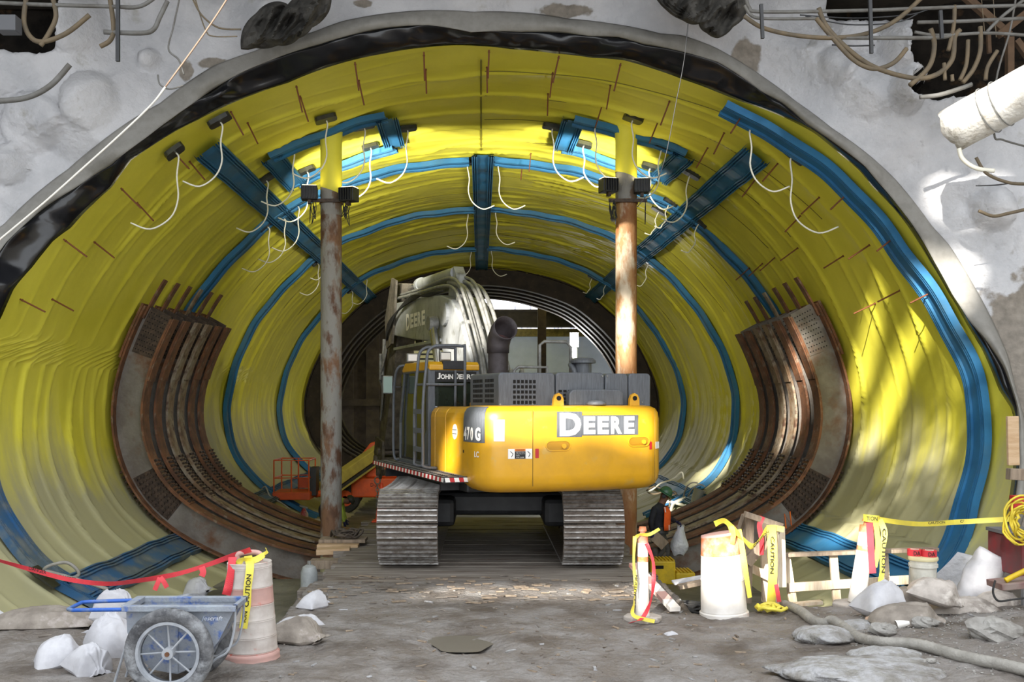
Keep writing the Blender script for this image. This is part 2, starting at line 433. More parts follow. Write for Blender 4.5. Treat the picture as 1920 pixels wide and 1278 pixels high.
def onlin(px, py):
    """(angle, depth) of the place on the lining measured at that point of the frame"""
    phi = math.atan2(VY - py, px - VX); r = math.hypot(px - VX, VY - py)
    return phi, F * float(RT(phi)) / r
def polar(pts):
    a = np.array([math.atan2(VY - y, x - VX) for x, y in pts]); a = np.where(a < -PI / 2, a + 2 * PI, a)
    r = np.array([math.hypot(x - VX, y - VY) for x, y in pts])
    o = np.argsort(a); return a[o], r[o]
EDGE_Y = polar([(-60, 700), (-40, 660), (0, 598), (25, 540), (60, 500), (100, 450), (133, 426), (160, 395), (210, 350), (245, 300), (290, 270), (330, 245), (370, 225), (420, 200), (480, 175), (540, 155), (575, 140), (640, 118), (720, 100), (800, 88), (850, 84), (900, 85), (960, 92), (1040, 100), (1110, 108), (1170, 112), (1230, 130), (1280, 148), (1345, 172), (1390, 190), (1440, 207), (1487, 227), (1527, 248), (1570, 283), (1613, 320), (1637, 350), (1680, 393), (1703, 423), (1747, 493), (1780, 550), (1813, 606), (1845, 660), (1873, 729), (1900, 770), (1903, 852), (1890, 952), (1870, 1015), (1855, 1060)])
EDGE_B = polar([(-120, 680), (-60, 560), (-20, 500), (10, 455), (43, 423), (83, 390), (140, 353), (207, 310), (280, 253), (320, 223), (367, 190), (450, 137), (507, 113), (600, 83), (653, 67), (727, 52), (803, 47), (883, 60), (973, 60), (1107, 68), (1160, 70), (1207, 83), (1280, 97), (1347, 117), (1430, 173), (1467, 193), (1513, 233), (1567, 270), (1620, 310), (1645, 340), (1690, 393), (1712, 423), (1752, 490), (1785, 550), (1818, 603), (1850, 640), (1882, 690), (1906, 760), (1912, 852), (1900, 952), (1880, 1015), (1866, 1060)])
EDGE_G = polar([(-170, 660), (-90, 520), (-40, 455), (7, 420), (67, 363), (127, 317), (187, 267), (253, 220), (300, 193), (353, 153), (400, 123), (473, 97), (587, 60), (640, 40), (740, 23), (887, 22), (1067, 35), (1140, 43), (1240, 63), (1280, 66), (1340, 88), (1430, 143), (1493, 190), (1560, 240), (1633, 293), (1680, 337), (1747, 423), (1780, 459), (1827, 536), (1867, 613), (1890, 666), (1904, 726), (1922, 790), (1930, 880), (1922, 960), (1902, 1025), (1882, 1075)])
def ymouth(phi):
    phi = np.asarray(phi, float)
    p = np.where(phi < -PI / 2, phi + 2 * PI, phi)
    p = np.where(p > 1.5 * PI, p - 2 * PI, p)
    r = np.interp(p, EDGE_Y[0], EDGE_Y[1])
    y = F * RT(p) / r
    y = np.where(p > rad(172), y + (12.9 - y) * np.clip((p - rad(172)) / .06, 0, 1), y)
    return np.where(p < EDGE_Y[0][0], 14.4, y)

# ---------------------------------------------------------------- lining sheet
YEND = 52.0
def wrinkle(phi, Y):
    arc = phi * 6.0
    w = fbm(arc * .35, Y * .5, 3, 3) * 1.0
    f1 = 1 - np.abs(np.sin(PI * (Y / 1.15 + w + .35 * np.sin(phi * 2))))
    f2 = 1 - np.abs(np.sin(PI * (Y / .62 + 1.4 * fbm(arc * .4, Y * .8, 11, 2) + arc * .04)))
    m1 = np.clip(vn(arc * .45, Y * .6, 21) * 1.7 - .35, 0, 1); m2 = np.clip(vn(arc * .8, Y * .9, 31) * 1.8 - .5, 0, 1)
    f3 = 1 - np.abs(np.sin(PI * (Y / .33 + 1.3 * fbm(arc * .5, Y * 1.1, 17, 2) + arc * .09)))
    m3 = np.clip(vn(arc * .9, Y * .8, 37) * 2 - .8, 0, 1) * np.clip((Y - 19) / 5, .15, 1)
    d = .085 * f1 ** 6 * m1 + .055 * f2 ** 5 * m2 + .03 * f3 ** 3 * m3 + .09 * (fbm(arc * .35, Y * .45, 5, 3) + .3)
    return np.clip(d, -.02, .15)
NU, NV = 460, 560
ph = np.linspace(-PI / 2, 1.5 * PI, NU, endpoint=False)
vv = np.linspace(0, 1, NV) ** 1.35
PH, VV = np.meshgrid(ph, vv, indexing='ij')
YM = ymouth(PH)
YY = YM + VV * (YEND - YM)
D = wrinkle(PH, YY)
D = D * np.clip(VV * 25, 0.15, 1)
A = surf(PH.ravel(), YY.ravel(), D.ravel()).reshape(NU, NV, 3)
wt = build(MB().grid(A, cu=True), 'wall_tunnel', M_YEL, smooth=True, kind='structure', fix=False, origin=(0, 16, 0),
           label='wrinkled yellow waterproofing membrane lining the whole tunnel vault')
ROOT[wt] = Vector((0, 16, 0))

# blue waterstop strips
def strip(path, width=.5, name='waterstop_strip', m=None, off=.13, n=60, flat=False):
    q = np.array(path, float)
    seg = np.concatenate([[0], np.cumsum(np.hypot(np.diff(q[:, 0]) * 6.5, np.diff(q[:, 1])))])
    t = np.linspace(0, seg[-1], n)
    ph_ = np.interp(t, seg, q[:, 0]); y_ = np.interp(t, seg, q[:, 1])
    k = 5 if n > 20 else 1
    if k > 1 and len(q) > 2:
        ker = np.ones(k) / k
        ph_ = np.concatenate([ph_[:2], np.convolve(ph_, ker, 'valid'), ph_[-2:]]); y_ = np.concatenate([y_[:2], np.convolve(y_, ker, 'valid'), y_[-2:]])
    p = surf(ph_, y_, off)
    tan = np.gradient(p, axis=0); tan /= np.linalg.norm(tan, axis=1)[:, None]
    nn = surf(ph_, y_, off + 1) - p
    lat = np.cross(nn, tan); lat /= np.linalg.norm(lat, axis=1)[:, None]
    prof = [(-.5, -.06)]
    for a in (-.5, -.40, -.30): prof += [(a, .05), (a + .045, .05), (a + .045, .012), (a + .1, .012)]
    prof += [(.2, .012)]
    for a in (.20, .30, .40): prof += [(a + .055, .012), (a + .055, .05), (a + .1, .05)] + ([(a + .1, .012)] if a < .39 else [])
    prof += [(.5, -.06)]
    wob = .02 * np.sin(t * 2.1) + .012 * np.sin(t * 5.3 + 1)
    A = np.stack([p + lat * (u * width) + nn * (h + wob)[:, None] if True else p for u, h in prof], 1)
    return build(MB().grid(A), name, m or M_BLUE, wt, smooth=False, fix=False)

def ring(Y, a0, a1, tilt=0, **k):
    path = [(a, Y + tilt * (5.61 - float(RT(a)) * math.sin(a))) for a in np.linspace(rad(a0), rad(a1), 90)]
    return strip(path, n=120, **k)
ring(23.3, -32, 87, -.08); ring(23.3, 93, 205, -.08)
ring(29.2, -36, 88); ring(29.2, 92, 216)
ring(36.8, -38, 88); ring(36.8, 92, 218)
LA, RA_, CA = rad(137.3), rad(42.6), rad(90)
strip([(LA, 17.0), (LA, 43)], n=120); strip([(RA_ - .012, 17.2), (RA_ + .012, 43)], n=120); strip([(CA - .005, 22.6), (CA, 43)], n=100)
strip([(rad(206), 14.6), (rad(206.5), 21)], m=M_BLUEDIRT, n=50, width=.6, off=.15); strip([(rad(-23.6), 14.4), (rad(-24), 21)], n=50, width=.6, off=.15)
strip([(rad(205), 27.2), (rad(205), 40)], m=M_BLUEDIRT, n=50, off=.15); strip([(rad(-25.5), 27.2), (rad(-25.5), 40)], n=50, off=.15)
mb_ = [onlin(x, y) for x, y in [(1362, 188), (1420, 218), (1490, 258), (1560, 312), (1630, 378), (1700, 462), (1760, 548), (1805, 632), (1838, 706), (1852, 770), (1852, 840), (1842, 905), (1826, 955), (1808, 1005), (1780, 1062), (1750, 1105)]]
strip(mb_, n=140, width=.52)
mbl = [(PI - p, 14.75) for p in np.linspace(rad(-38), rad(-5), 30)]
strip(mbl, m=M_BLUEDIRT, n=60, width=.55)
def frame(cs):
    q = [onlin(x, y) for x, y in cs]
    for i in range(4):
        a, b = q[i], q[(i + 1) % 4]
        strip([a, ((a[0] + b[0]) / 2, (a[1] + b[1]) / 2), b], width=.42, n=24, off=.135 + .004 * i)
frame([(503, 283), (722, 208), (738, 265), (552, 337)])
frame([(1078, 213), (1288, 280), (1238, 327), (1058, 268)])

# weld seams
def seam(path, r=.012):
    q = np.array(path); n = 60; t = np.linspace(0, 1, n)
    a = np.interp(t, np.linspace(0, 1, len(q)), q[:, 0]); b = np.interp(t, np.linspace(0, 1, len(q)), q[:, 1])
    d = wrinkle(a, b)
    build(MB().tube([Vector(v) for v in surf(a, b, d + .006)], r, 5), 'seam', mat('seam_line', '6e671f', rough=.6), wt)
seam([(CA + .002, 16.6), (CA + .002, 22.6)], .014)
for y_ in (17.2, 18.6, 20.2, 21.8): seam([(CA - .01, y_), (rad(28), y_ - .9)], .008)
for y_ in (25.2, 27.2, 31.5, 34): seam([(rad(155), y_), (rad(20), y_)], .008)

# anchor rods
rodm = build(MB().cyl((0, 0, -.05), (0, 0, .42), .013, n=6).cyl((0, 0, .0), (0, 0, .012), .02, n=8), 'anchor_rod', M_ROD, wt)
RODS = [(562, 178), (463, 228), (354, 301), (255, 378), (173, 451), (94, 559), (672, 148), (798, 127), (913, 123), (1037, 132), (1028, 173), (1146, 154), (1130, 193), (1257, 185), (1235, 224), (996, 283), (980, 302), (1397, 207), (1360, 245), (1329, 273), (1462, 302), (1420, 332), (1538, 368), (1597, 355), (1502, 403), (1683, 440), (1632, 458), (1582, 479), (1498, 463), (1456, 480), (1433, 491), (1409, 499), (1692, 542), (1756, 543), (1642, 568),
        (555, 160), (432, 208), (322, 281), (226, 352), (118, 448), (36, 560), (665, 116), (794, 95), (917, 93), (1048, 104), (1164, 118)]
for i, (x, y) in enumerate(RODS):
    a, Y = onlin(x, y)
    p = Vector(surf(a, Y, float(wrinkle(np.array(a), np.array(Y)))))
    q = (surfn(a) + Vector((rnd.uniform(-.1, .1), rnd.uniform(-.15, .1), 0))).to_track_quat('Z', 'Y').to_matrix().to_4x4()
    M = Matrix.Translation(p) @ q
    if i == 0: rodm.matrix_local = Matrix.Translation(-ROOT[wt]) @ Matrix.Translation(ROOT[wt]) @ M
    else: inst(rodm, 'anchor_rod', wt, M)
rodm.matrix_local = Matrix.Translation(-ROOT[wt]) @ (Matrix.Translation(Vector(surf(*onlin(*RODS[0]), .05))) @ surfn(onlin(*RODS[0])[0]).to_track_quat('Z', 'Y').to_matrix().to_4x4())
for v in rodm.data.vertices: v.co = v.co + ROOT[wt]

# grout pads with hoses
PADS = [(608, 213, -1, 1), (545, 272, -1, 1), (680, 228, -1, 1), (692, 266, -1, 1), (762, 232, -1, 1), (572, 311, -1, 1), (493, 328, -1, 1), (495, 417, -1, 1), (553, 377, -1, 1), (406, 216, -1, 1), (320, 275, -1, 1.2), (590, 487, -1, .9), (603, 470, -1, .7),
        (876, 297, 1, 1), (935, 297, 1, 1), (877, 391, -1, 1), (930, 389, 1, .9), (1038, 229, 1, 1), (1120, 224, 1, 1), (1190, 213, 1, 1), (1097, 262, 1, .8), (1245, 268, -1, .9), (1223, 305, 1, .8), (1300, 318, -1, .9), (1260, 373, -1, .5), (1240, 388, -1, .5), (1418, 226, 1, 1), (1497, 282, 1, 1.2), (1317, 412, -1, .6), (1222, 489, -1, .6), (526, 400, -1, 1), (883, 462, -1, .9), (922, 462, 1, .9), (683, 516, -1, .9), (1113, 516, -1, .5), (1140, 528, -1, .5), (655, 540, -1, .8)]
for (x, y, s, L) in PADS:
    a, Y = onlin(x, y)
    n = surfn(a); p = Vector(surf(a, Y, .11)); t = Vector((n.z, 0, -n.x))
    w, h = rnd.uniform(.17, .21), rnd.uniform(.11, .15)
    sx = rnd.uniform(-.25, .25); yv = Vector((0, 1, 0))
    tt = (t + yv * sx).normalized(); bb = n.cross(tt)
    mb = MB(); q = []
    for k in range(12):
        an = 2 * PI * k / 12; cx = math.copysign(abs(math.cos(an)) ** .4, math.cos(an)); cy = math.copysign(abs(math.sin(an)) ** .4, math.sin(an))
        q.append((cx * w, cy * h))
    mb.prism(q, lambda u, v, k: p + tt * u + bb * v + n * k, -.05, .025)
    pad = build(mb, 'grout_pad', M_PAD, wt)
    hp = [p + n * .02, p + n * .10 + Vector((0, -.02, -.02)), p + n * .12 + Vector((s * .04, -.03, -.25 * L)), p + n * .12 + Vector((s * .02, -.03, -.55 * L)), p + n * .1 + Vector((s * .12, -.05, -.82 * L)), p + n * .1 + Vector((s * .36 * L, -.08, -.98 * L)), p + n * .1 + Vector((s * .62 * L, -.1, -.9 * L))]
    if n.z > -.75:
        pass
    build(MB().tube(smoothpath(hp, 5), .0145, 6), 'hose', M_HOSEW, pad, smooth=True)

# pads near the invert
for (x, y) in [(72, 1098)]:
    a, Y = onlin(x, y); n = surfn(a); p = Vector(surf(a, Y, .16))
    pad = build(MB().box(p, (.32, .45, .03), n.to_track_quat('Z', 'Y').to_matrix()), 'grout_pad', M_PAD, wt)
    build(MB().tube(smoothpath([p, p + Vector((.05, -.1, .15)), p + Vector((.35, -.1, .22)), p + Vector((.5, -.05, .05)), p + Vector((.3, -.1, -.02)), p + Vector((.05, -.1, .1)), p + Vector((.6, -.2, -.02)), p + Vector((1.0, -.3, -.12))], 6), .025, 6), 'hose', M_HOSEG, pad, smooth=True)

# ---------------------------------------------------------------- liner flaps at the mouth
pf = np.linspace(rad(-17.5), rad(174.5), 300)
ry = np.interp(pf, *EDGE_Y); rb = np.interp(pf, *EDGE_B); rg = np.interp(pf, *EDGE_G)
ym = ymouth(pf)
rb = np.maximum(rb, ry + 4); rg = np.maximum(rg, rb + 6)
def pol(phi, r, Y):
    return np.stack([r * np.cos(phi) * Y / F, Y, HC + r * np.sin(phi) * Y / F], -1)
wv = vn(pf * 14, pf * 0, 4)
rows = []
inner = surf(pf, ym + .03, .0)
for t in np.linspace(0, 1, 9):
    r = ry + (rb - ry) * t
    Y = ym - .30 * t - .10 * np.sin(PI * t) * (wv * 2 - .6) - .05 * vn(pf * 30, np.full_like(pf, t * 3), 8)
    rows.append(pol(pf, r, Y) if t > 0 else inner)
o = build(MB().grid(np.stack(rows, 0)), 'black_liner_flap', M_BLACK, smooth=True, fix=False, cat='liner', label='glossy black plastic liner edge curling around the tunnel mouth')
o.modifiers.new('thick', 'SOLIDIFY').thickness = .012
rows = []
for t in np.linspace(0, 1, 10):
    r = rb + (rg - rb) * t
    Y = ym - .36 - .14 * np.sin(PI * t) * wv + .02 * t
    rows.append(pol(pf, r, Y))
o = build(MB().grid(np.stack(rows, 0)), 'grey_felt_flap', M_GREY, smooth=True, fix=False, cat='felt', label='pale grey felt strip bordering the white shotcrete above the mouth')
o.modifiers.new('thick', 'SOLIDIFY').thickness = .015

# ---------------------------------------------------------------- white shotcrete face around the mouth
pw = np.linspace(rad(-42), rad(222), 760); sw = np.linspace(0, 1, 240)
PW, SW = np.meshgrid(pw, sw, indexing='ij')
RG = np.interp(PW, *EDGE_G); RG = np.where((PW < rad(-17.5)) | (PW > rad(175)), F * RT(PW) / np.where(PW > 2, 12.95, 14.35) - 2, RG); YMW = ymouth(np.clip(PW, rad(-17), rad(215)))
R_ = RG - 6 + SW * (1500 - RG * .3)
Y0 = YMW - .30 - 1.1 * SW
px_ = R_ * np.cos(PW); pz_ = R_ * np.sin(PW)
lump = .75 * fbm(px_ / 170, pz_ / 170, 41, 4) + .35 * (1 - np.abs(2 * vn(px_ / 120 + 3, pz_ / 90, 43) - 1)) * vn(px_ / 300, pz_ / 300, 44)
# sprayed-over pipe stubs and nozzles
for (bx, by, br, bh) in [(1690, 95, 52, .5), (1690, 180, 38, .55), (1620, 165, 60, .15), (140, 45, 60, .3), (170, 190, 55, .35), (60, 230, 60, .3), (20, 310, 40, .35), (280, 110, 20, .25), (1600, 70, 40, .3), (1850, 395, 40, .35), (1560, 130, 35, .2)]:
    dd = np.hypot(px_ - (bx - VX), pz_ - (VY - by)) / br
    lump = lump + bh * np.sqrt(np.clip(1 - dd ** 2, 0, 1))
YW = Y0 - lump * np.clip(SW * 14, 0, 1)
WX = px_ * Y0 / F; WZ = HC + pz_ * Y0 / F
_jr = np.random.RandomState(5); WX = WX + _jr.uniform(-.018, .018, WX.shape) * np.clip(SW * 30, 0, 1); WZ = WZ + _jr.uniform(-.018, .018, WX.shape) * np.clip(SW * 30, 0, 1)
imx = VX + WX / YW * F; imy = VY - (WZ - HC) / YW * F
nz_ = 40 * fbm(px_ / 60, pz_ / 60, 77, 3)
def ramp(v, w=26.): return np.clip(v / w + .5, 0, 1) ** 2 * (3 - 2 * np.clip(v / w + .5, 0, 1))
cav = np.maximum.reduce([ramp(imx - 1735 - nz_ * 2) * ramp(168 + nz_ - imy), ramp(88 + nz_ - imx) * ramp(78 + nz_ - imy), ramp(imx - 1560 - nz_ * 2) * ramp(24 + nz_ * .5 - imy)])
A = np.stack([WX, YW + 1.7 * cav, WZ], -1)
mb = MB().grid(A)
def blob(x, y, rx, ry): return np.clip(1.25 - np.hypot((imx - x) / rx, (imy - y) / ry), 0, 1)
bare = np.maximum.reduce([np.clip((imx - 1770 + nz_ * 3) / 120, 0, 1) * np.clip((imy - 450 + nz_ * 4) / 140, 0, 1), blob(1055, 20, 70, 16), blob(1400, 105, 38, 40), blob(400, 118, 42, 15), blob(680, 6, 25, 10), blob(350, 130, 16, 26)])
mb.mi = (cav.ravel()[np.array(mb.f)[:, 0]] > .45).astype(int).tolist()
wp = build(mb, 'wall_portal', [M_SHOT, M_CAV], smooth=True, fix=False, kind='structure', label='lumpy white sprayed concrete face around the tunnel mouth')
at_ = wp.data.attributes.new('bare', 'FLOAT', 'POINT'); at_.data.foreach_set('value', bare.ravel().astype(np.float32))

# rock coloured shade-dark behind the broken corners, and the side walls of the pit
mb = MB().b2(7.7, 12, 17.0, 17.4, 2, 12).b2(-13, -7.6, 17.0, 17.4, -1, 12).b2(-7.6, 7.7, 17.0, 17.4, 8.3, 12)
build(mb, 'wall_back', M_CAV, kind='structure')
build(MB().b2(-13.4, -13, -8, 17, -1.5, 10), 'wall_left', M_CONC, kind='structure')
build(MB().b2(11.6, 12, -8, 17, -1.5, 10), 'wall_right', M_CONC, kind='structure')

# ---------------------------------------------------------------- street deck above the portal
mb = MB()
for k in range(12): mb.b2(-14, 12, 11.2 + k * .5, 11.68 + k * .5, 9.35, 9.5)
mb.b2(-14, 12, 13.0, 13.4, 8.9, 9.35); mb.b2(-14, 12, 16.2, 16.6, 8.9, 9.35)
build(mb, 'ceiling', M_DECK, kind='structure', fix=False, label='timber street decking above the tunnel mouth')

# ---------------------------------------------------------------- added unseen screen: its gaps shape the sun patches in the pit
YW_ = -22.0
HOLES = []   # (x, z, half-width x, half-height z, turn)
def lit(px, py, Y, rx, rz, turn=0):
    p = P(px, py, Y); t = (p.y - YW_) / SUN_D.y
    HOLES.append((p.x - SUN_D.x * t, p.z - SUN_D.z * t, rx, rz, turn))
NET0 = []
def net0(*a): NET0.append(a)
lit(1178, 640, 19.2, .26, .66)                                     # rusted column
lit(880, 605, 18.4, 1.0, .72)                                      # boom back
lit(985, 786, 14.1, .9, .25, .0); lit(1120, 786, 14.4, 1.0, .25, .0)        # hood and counterweight top
lit(845, 850, 15.3, .32, .40)
lit(990, 1098, 12.7, 1.7, .19, 0)                                  # mud before the tracks
lit(1355, 1060, 11.6, .34, .40); lit(1205, 1060, 11.2, .16, .40); lit(1460, 1060, 12.4, .34, .40)
lit(1620, 1060, 12.5, .5, .40); net0(1840, 1050, 12.0, .5, .45, .35)
lit(1340, 850, 29.3, .9, .75, -.5)
lit(1490, 760, 21.5, .42, .8, -.3); lit(1660, 720, 17.6, .34, .8, -.75); lit(1770, 610, 16.2, .55, .26, -.2); lit(1610, 610, 17.9, .36, .5, -.6); lit(1570, 980, 17.2, .6, .3)
lit(1770, 340, 14.4, .2, .24); lit(1850, 215, 12.9, .5, .25); lit(1800, 545, 14.9, .2, .5)
cs_ = .125
xs = np.arange(-28.5, -4, cs_); zs_ = np.arange(12.2, 28.2, cs_)
GX, GZ = np.meshgrid(xs + cs_ / 2, zs_ + cs_ / 2, indexing='ij')
solid = np.ones(GX.shape, bool)
for (hx, hz, wx, wz, tn) in HOLES:
    c, s = math.cos(tn), math.sin(tn); dx = GX - hx; dz = GZ - hz
    u = (dx * c + dz * s) / wx; v = (-dx * s + dz * c) / wz
    solid &= (np.abs(u) ** 2.6 + np.abs(v) ** 2.6) > 1
SOFT = []    # netting-like parts of the screen that let part of the sun through
def net(px, py, Y, rx, rz, frac, turn=0):
    p = P(px, py, Y); t = (p.y - YW_) / SUN_D.y; SOFT.append((p.x - SUN_D.x * t, p.z - SUN_D.z * t, rx, rz, frac, turn))
net(1720, 860, 16.6, 1.3, 1.5, .30); net(1620, 680, 17.6, .9, 1.0, .25, -.4); net(1560, 960, 17.2, 1.0, .7, .3); net(1320, 870, 29.5, 1.5, 1.2, .35, -.4); net(1500, 700, 21.5, .8, 1.4, .22, -.2); net(1080, 800, 14.4, 1.6, .5, .15)
for a_ in NET0: net(*a_)
_rs = np.random.RandomState(3).rand(*GX.shape)
for (hx, hz, wx, wz, fr, tn) in SOFT:
    c, s = math.cos(tn), math.sin(tn); dx = GX - hx; dz = GZ - hz
    u = (dx * c + dz * s) / wx; v = (-dx * s + dz * c) / wz; q = np.hypot(u, v)
    solid &= ~((q < 1) & (_rs < fr * np.clip(1.6 - 1.6 * q, 0, 1)))
mb = MB()
for j in range(solid.shape[1]):
    i = 0
    while i < solid.shape[0]:
        if solid[i, j]:
            k = i
            while k < solid.shape[0] and solid[k, j]: k += 1
            mb.b2(xs[i], xs[i] + (k - i) * cs_, YW_, YW_ + .1, zs_[j], zs_[j] + cs_); i = k
        else: i += 1
for k in range(3): mb.b2(-28 + k * 11, -27.2 + k * 11, YW_ + .1, YW_ + .9, -1, 12.2)
build(mb, 'wall_sun_screen', M_CONC, kind='structure', fix=False, label='tall raised screen on piers behind the pit')

# ---------------------------------------------------------------- ground
def ground(x, y):
    x = np.asarray(x, float); y = np.asarray(y, float)
    z = .04 + .16 * fbm(x * .6, y * .6, 61, 4) + .09 * fbm(x * 2.4, y * 4, 63, 5) + .05 * np.abs(fbm(x * 7, y * 9, 64, 3))
    z = z + .25 * np.clip((x - 3.2) / 2.5, 0, 1) * np.clip((12.3 - y) / 2, 0, 1)
    mid = np.exp(-((x - .1) / 2.3) ** 8)
    z = z * (1 - .75 * mid * np.clip((y - 10.5) / 2, 0, 1))
    edge = np.where(x < 0, 11.55 + .35 * np.sin(x * 1.3), 12.25 + .25 * np.sin(x * 1.7)) + .25 * fbm(x * 2, y * 0, 66, 3)
    edge = np.where(x > 4.6, edge + .5, edge)
    edge = np.where((x > -2.3) & (x < 2.5), 14.2, edge)
    drop = 1 / (1 + np.exp(-(y - edge - .25) * 9))
    z = z * (1 - drop) - .95 * drop
    # puddle hollow and ruts
    z = z - .05 * np.exp(-(((x + .2) / .35) ** 4 + ((y - 10.35) / .45) ** 4))
    z = z + .04 * np.exp(-((y - 12.6) / .5) ** 2) * (vn(x * 6, y * 3, 71) - .3) * mid
    return z
def gz(x, y): return float(ground(np.array(x), np.array(y)))
gx = np.linspace(-9.5, 9.5, 620); gy = np.linspace(4.5, 14.6, 420)
GXX, GYY = np.meshgrid(gx, gy, indexing='ij')
A = np.stack([GXX, GYY, ground(GXX, GYY)], -1)
build(MB().grid(A), 'floor', M_MUD, smooth=True, fix=False, kind='structure', label='churned grey brown mud in front of the tunnel')
build(MB().b2(-13, 12, -8, 4.6, -.3, .1), 'floor_pit', M_MUD, kind='structure')
def slabz(x, y): return -.82 + .03 * math.sin(x * 2 + y)
gx = np.linspace(-6.6, 6.6, 60); gy = np.linspace(11.2, 73, 120)
GXX, GYY = np.meshgrid(gx, gy, indexing='ij')
zz = -.85 - .28 * np.clip((GYY - 19) / 1.5, 0, 1) + .06 * fbm(GXX, GYY, 81, 3)
build(MB().grid(np.stack([GXX, GYY, zz], -1)), 'floor_tunnel', M_SLAB, smooth=True, fix=False, kind='structure', label='damp grey slab at the bottom of the tunnel')
# puddle
q = [(.33 * math.cos(a) * (1 + .2 * math.sin(3 * a)) - .2, .42 * math.sin(a) * (1 + .15 * math.cos(2 * a)) + 10.35) for a in np.linspace(0, 2 * PI, 30, endpoint=False)]
zp = gz(-.2, 10.35) + .022
build(MB().add([(x, y, zp) for x, y in q], [tuple(range(30))]), 'puddle', mat('puddle_water', '7d776c', rough=.08), cat='puddle', label='small muddy puddle in front of the excavator', fix=False)
# ---------------------------------------------------------------- steel ribs
def sweep(mb, a0, a1, o0, o1, y0, y1, n=60):
    ph_ = np.linspace(rad(a0), rad(a1), n)
    q = [surf(ph_, np.full(n, y), o) for o, y in ((o0, y0), (o0, y1), (o1, y1), (o1, y0))]
    A = np.stack(q, 1)
    o = len(mb.v); mb.grid(A, cv=True)
    mb.add(A[0], [(0, 1, 2, 3)]); mb.add(A[-1], [(3, 2, 1, 0)])
    return mb
RIB_ORD = ['nearest', 'second', 'third', 'fourth', 'fifth', 'farthest']
RIB_LOOK = ['with a broad grey web facing the mouth', 'counted from the mouth', 'counted from the mouth', 'with pale bleached flange, counted from the mouth', 'counted from the mouth', 'beside the bare yellow lining']
AL, AR = 164.0, 376.5
for i in range(6):
    Y = 20.15 + .80 * i
    t = thing('steel_rib', f'{RIB_ORD[i]} of the six rusted curved steel ribs, {RIB_LOOK[i]}', 'steel rib', (0, Y, -1.4), group='rusted curved ribs under the excavator deck')
    al = AL - .25 * i; ar = AR - .15 * i
    fm = [M_RUST, M_RUST, M_RUSTPALE, M_RUSTPALE, M_RUST, M_RUST][i]
    build(sweep(MB(), al, ar, .16, .20, Y - .2, Y + .2, 110), 'outer_flange', M_RUST, t, smooth=True, auto=40)
    build(sweep(MB(), al, ar, .20, .74, Y - .014, Y + .014, 110), 'web', M_WEB, t, smooth=True, auto=40)
    build(sweep(MB(), al, ar, .74, .785, Y - .2, Y + .2, 110), 'inner_flange', fm, t, smooth=True, auto=40)
    for side, (e0, sg) in enumerate(((al, 1), (ar, -1))):
        pl = build(sweep(MB(), e0 - .3 * sg, e0 + 7.6 * sg, .26, .70, Y - .034, Y + .034, 12), 'web_splice_plate', M_BOLT if side == 0 else M_WEB, t)
        mb = MB()
        for a in np.linspace(e0 + .6 * sg, e0 + 7 * sg, 9):
            for o in np.linspace(.31, .65, 7):
                p = Vector(surf(rad(a), Y - .036, o)); mb.cyl(p, p + Vector((0, .002, 0)), .014, n=6)
        build(mb, 'bolt_holes', M_HOLE, pl, kind='stuff')
        build(sweep(MB(), e0 - .2 * sg, e0 + 11.5 * sg, .785, .81, Y - .18, Y + .18, 14), 'flange_splice_plate', fm, t)
        build(sweep(MB(), e0 - .2 * sg, e0 + 9 * sg, .115, .16, Y - .24, Y + .24, 14), 'outer_splice_plate', M_RUST, t)
        build(sweep(MB(), e0 - 5.2 * sg, e0 + 2 * sg, .2, .235, Y - .09, Y + .11, 8), 'lifting_stub', M_RUST if i != 3 else M_RUSTPALE, t)
        # bolted splice low on each side
        c = 197.5 if side == 0 else 342.5
        b1 = build(sweep(MB(), c - 4.4, c + 4.4, .24, .72, Y - .03, Y + .03, 10), 'lower_web_splice', M_BOLT, t)
        mb = MB()
        for a in np.linspace(c - 3.9, c + 3.9, 10):
            for o in np.linspace(.29, .67, 6):
                p = Vector(surf(rad(a), Y - .03, o)); mb.cyl(p, p + Vector((0, -.04, 0)), .024, n=6)
        build(mb, 'bolts', M_BOLT, b1, kind='stuff')
        b2_ = build(sweep(MB(), c - 6, c + 6, .785, .81, Y - .185, Y + .185, 14), 'lower_flange_splice', fm, t)
        mb = MB()
        for a in np.linspace(c - 5.5, c + 5.5, 13):
            for w in (-.14, -.08, .08, .14):
                p = Vector(surf(rad(a), Y + w, .81)); q = Vector(surf(rad(a), Y + w, .85)); mb.cyl(p, q, .026, n=6)
        build(mb, 'bolts', M_BOLT, b2_, kind='stuff')
        mb = MB()
        for a in np.linspace(c - 6, c + 6, 15):
            p = Vector(surf(rad(a), Y - .16, .16)); q = Vector(surf(rad(a), Y - .16, .10)); mb.cyl(p, q, .03, n=6)
        build(mb, 'bolts', M_BOLT, t, kind='stuff')
# sprayed N on the right-hand web
def onrib(px, py): return P(px, py, 20.13)
mbn = MB().tube([onrib(x, y) for x, y in [(1474, 990), (1471, 963), (1484, 985), (1481, 958)]], .018, 5)
nn_ = build(mbn, 'spray_mark', mat('orange_spray', 'f07a2a', rough=.8), [o for o in COL.objects if o.name == 'steel_rib'][0])

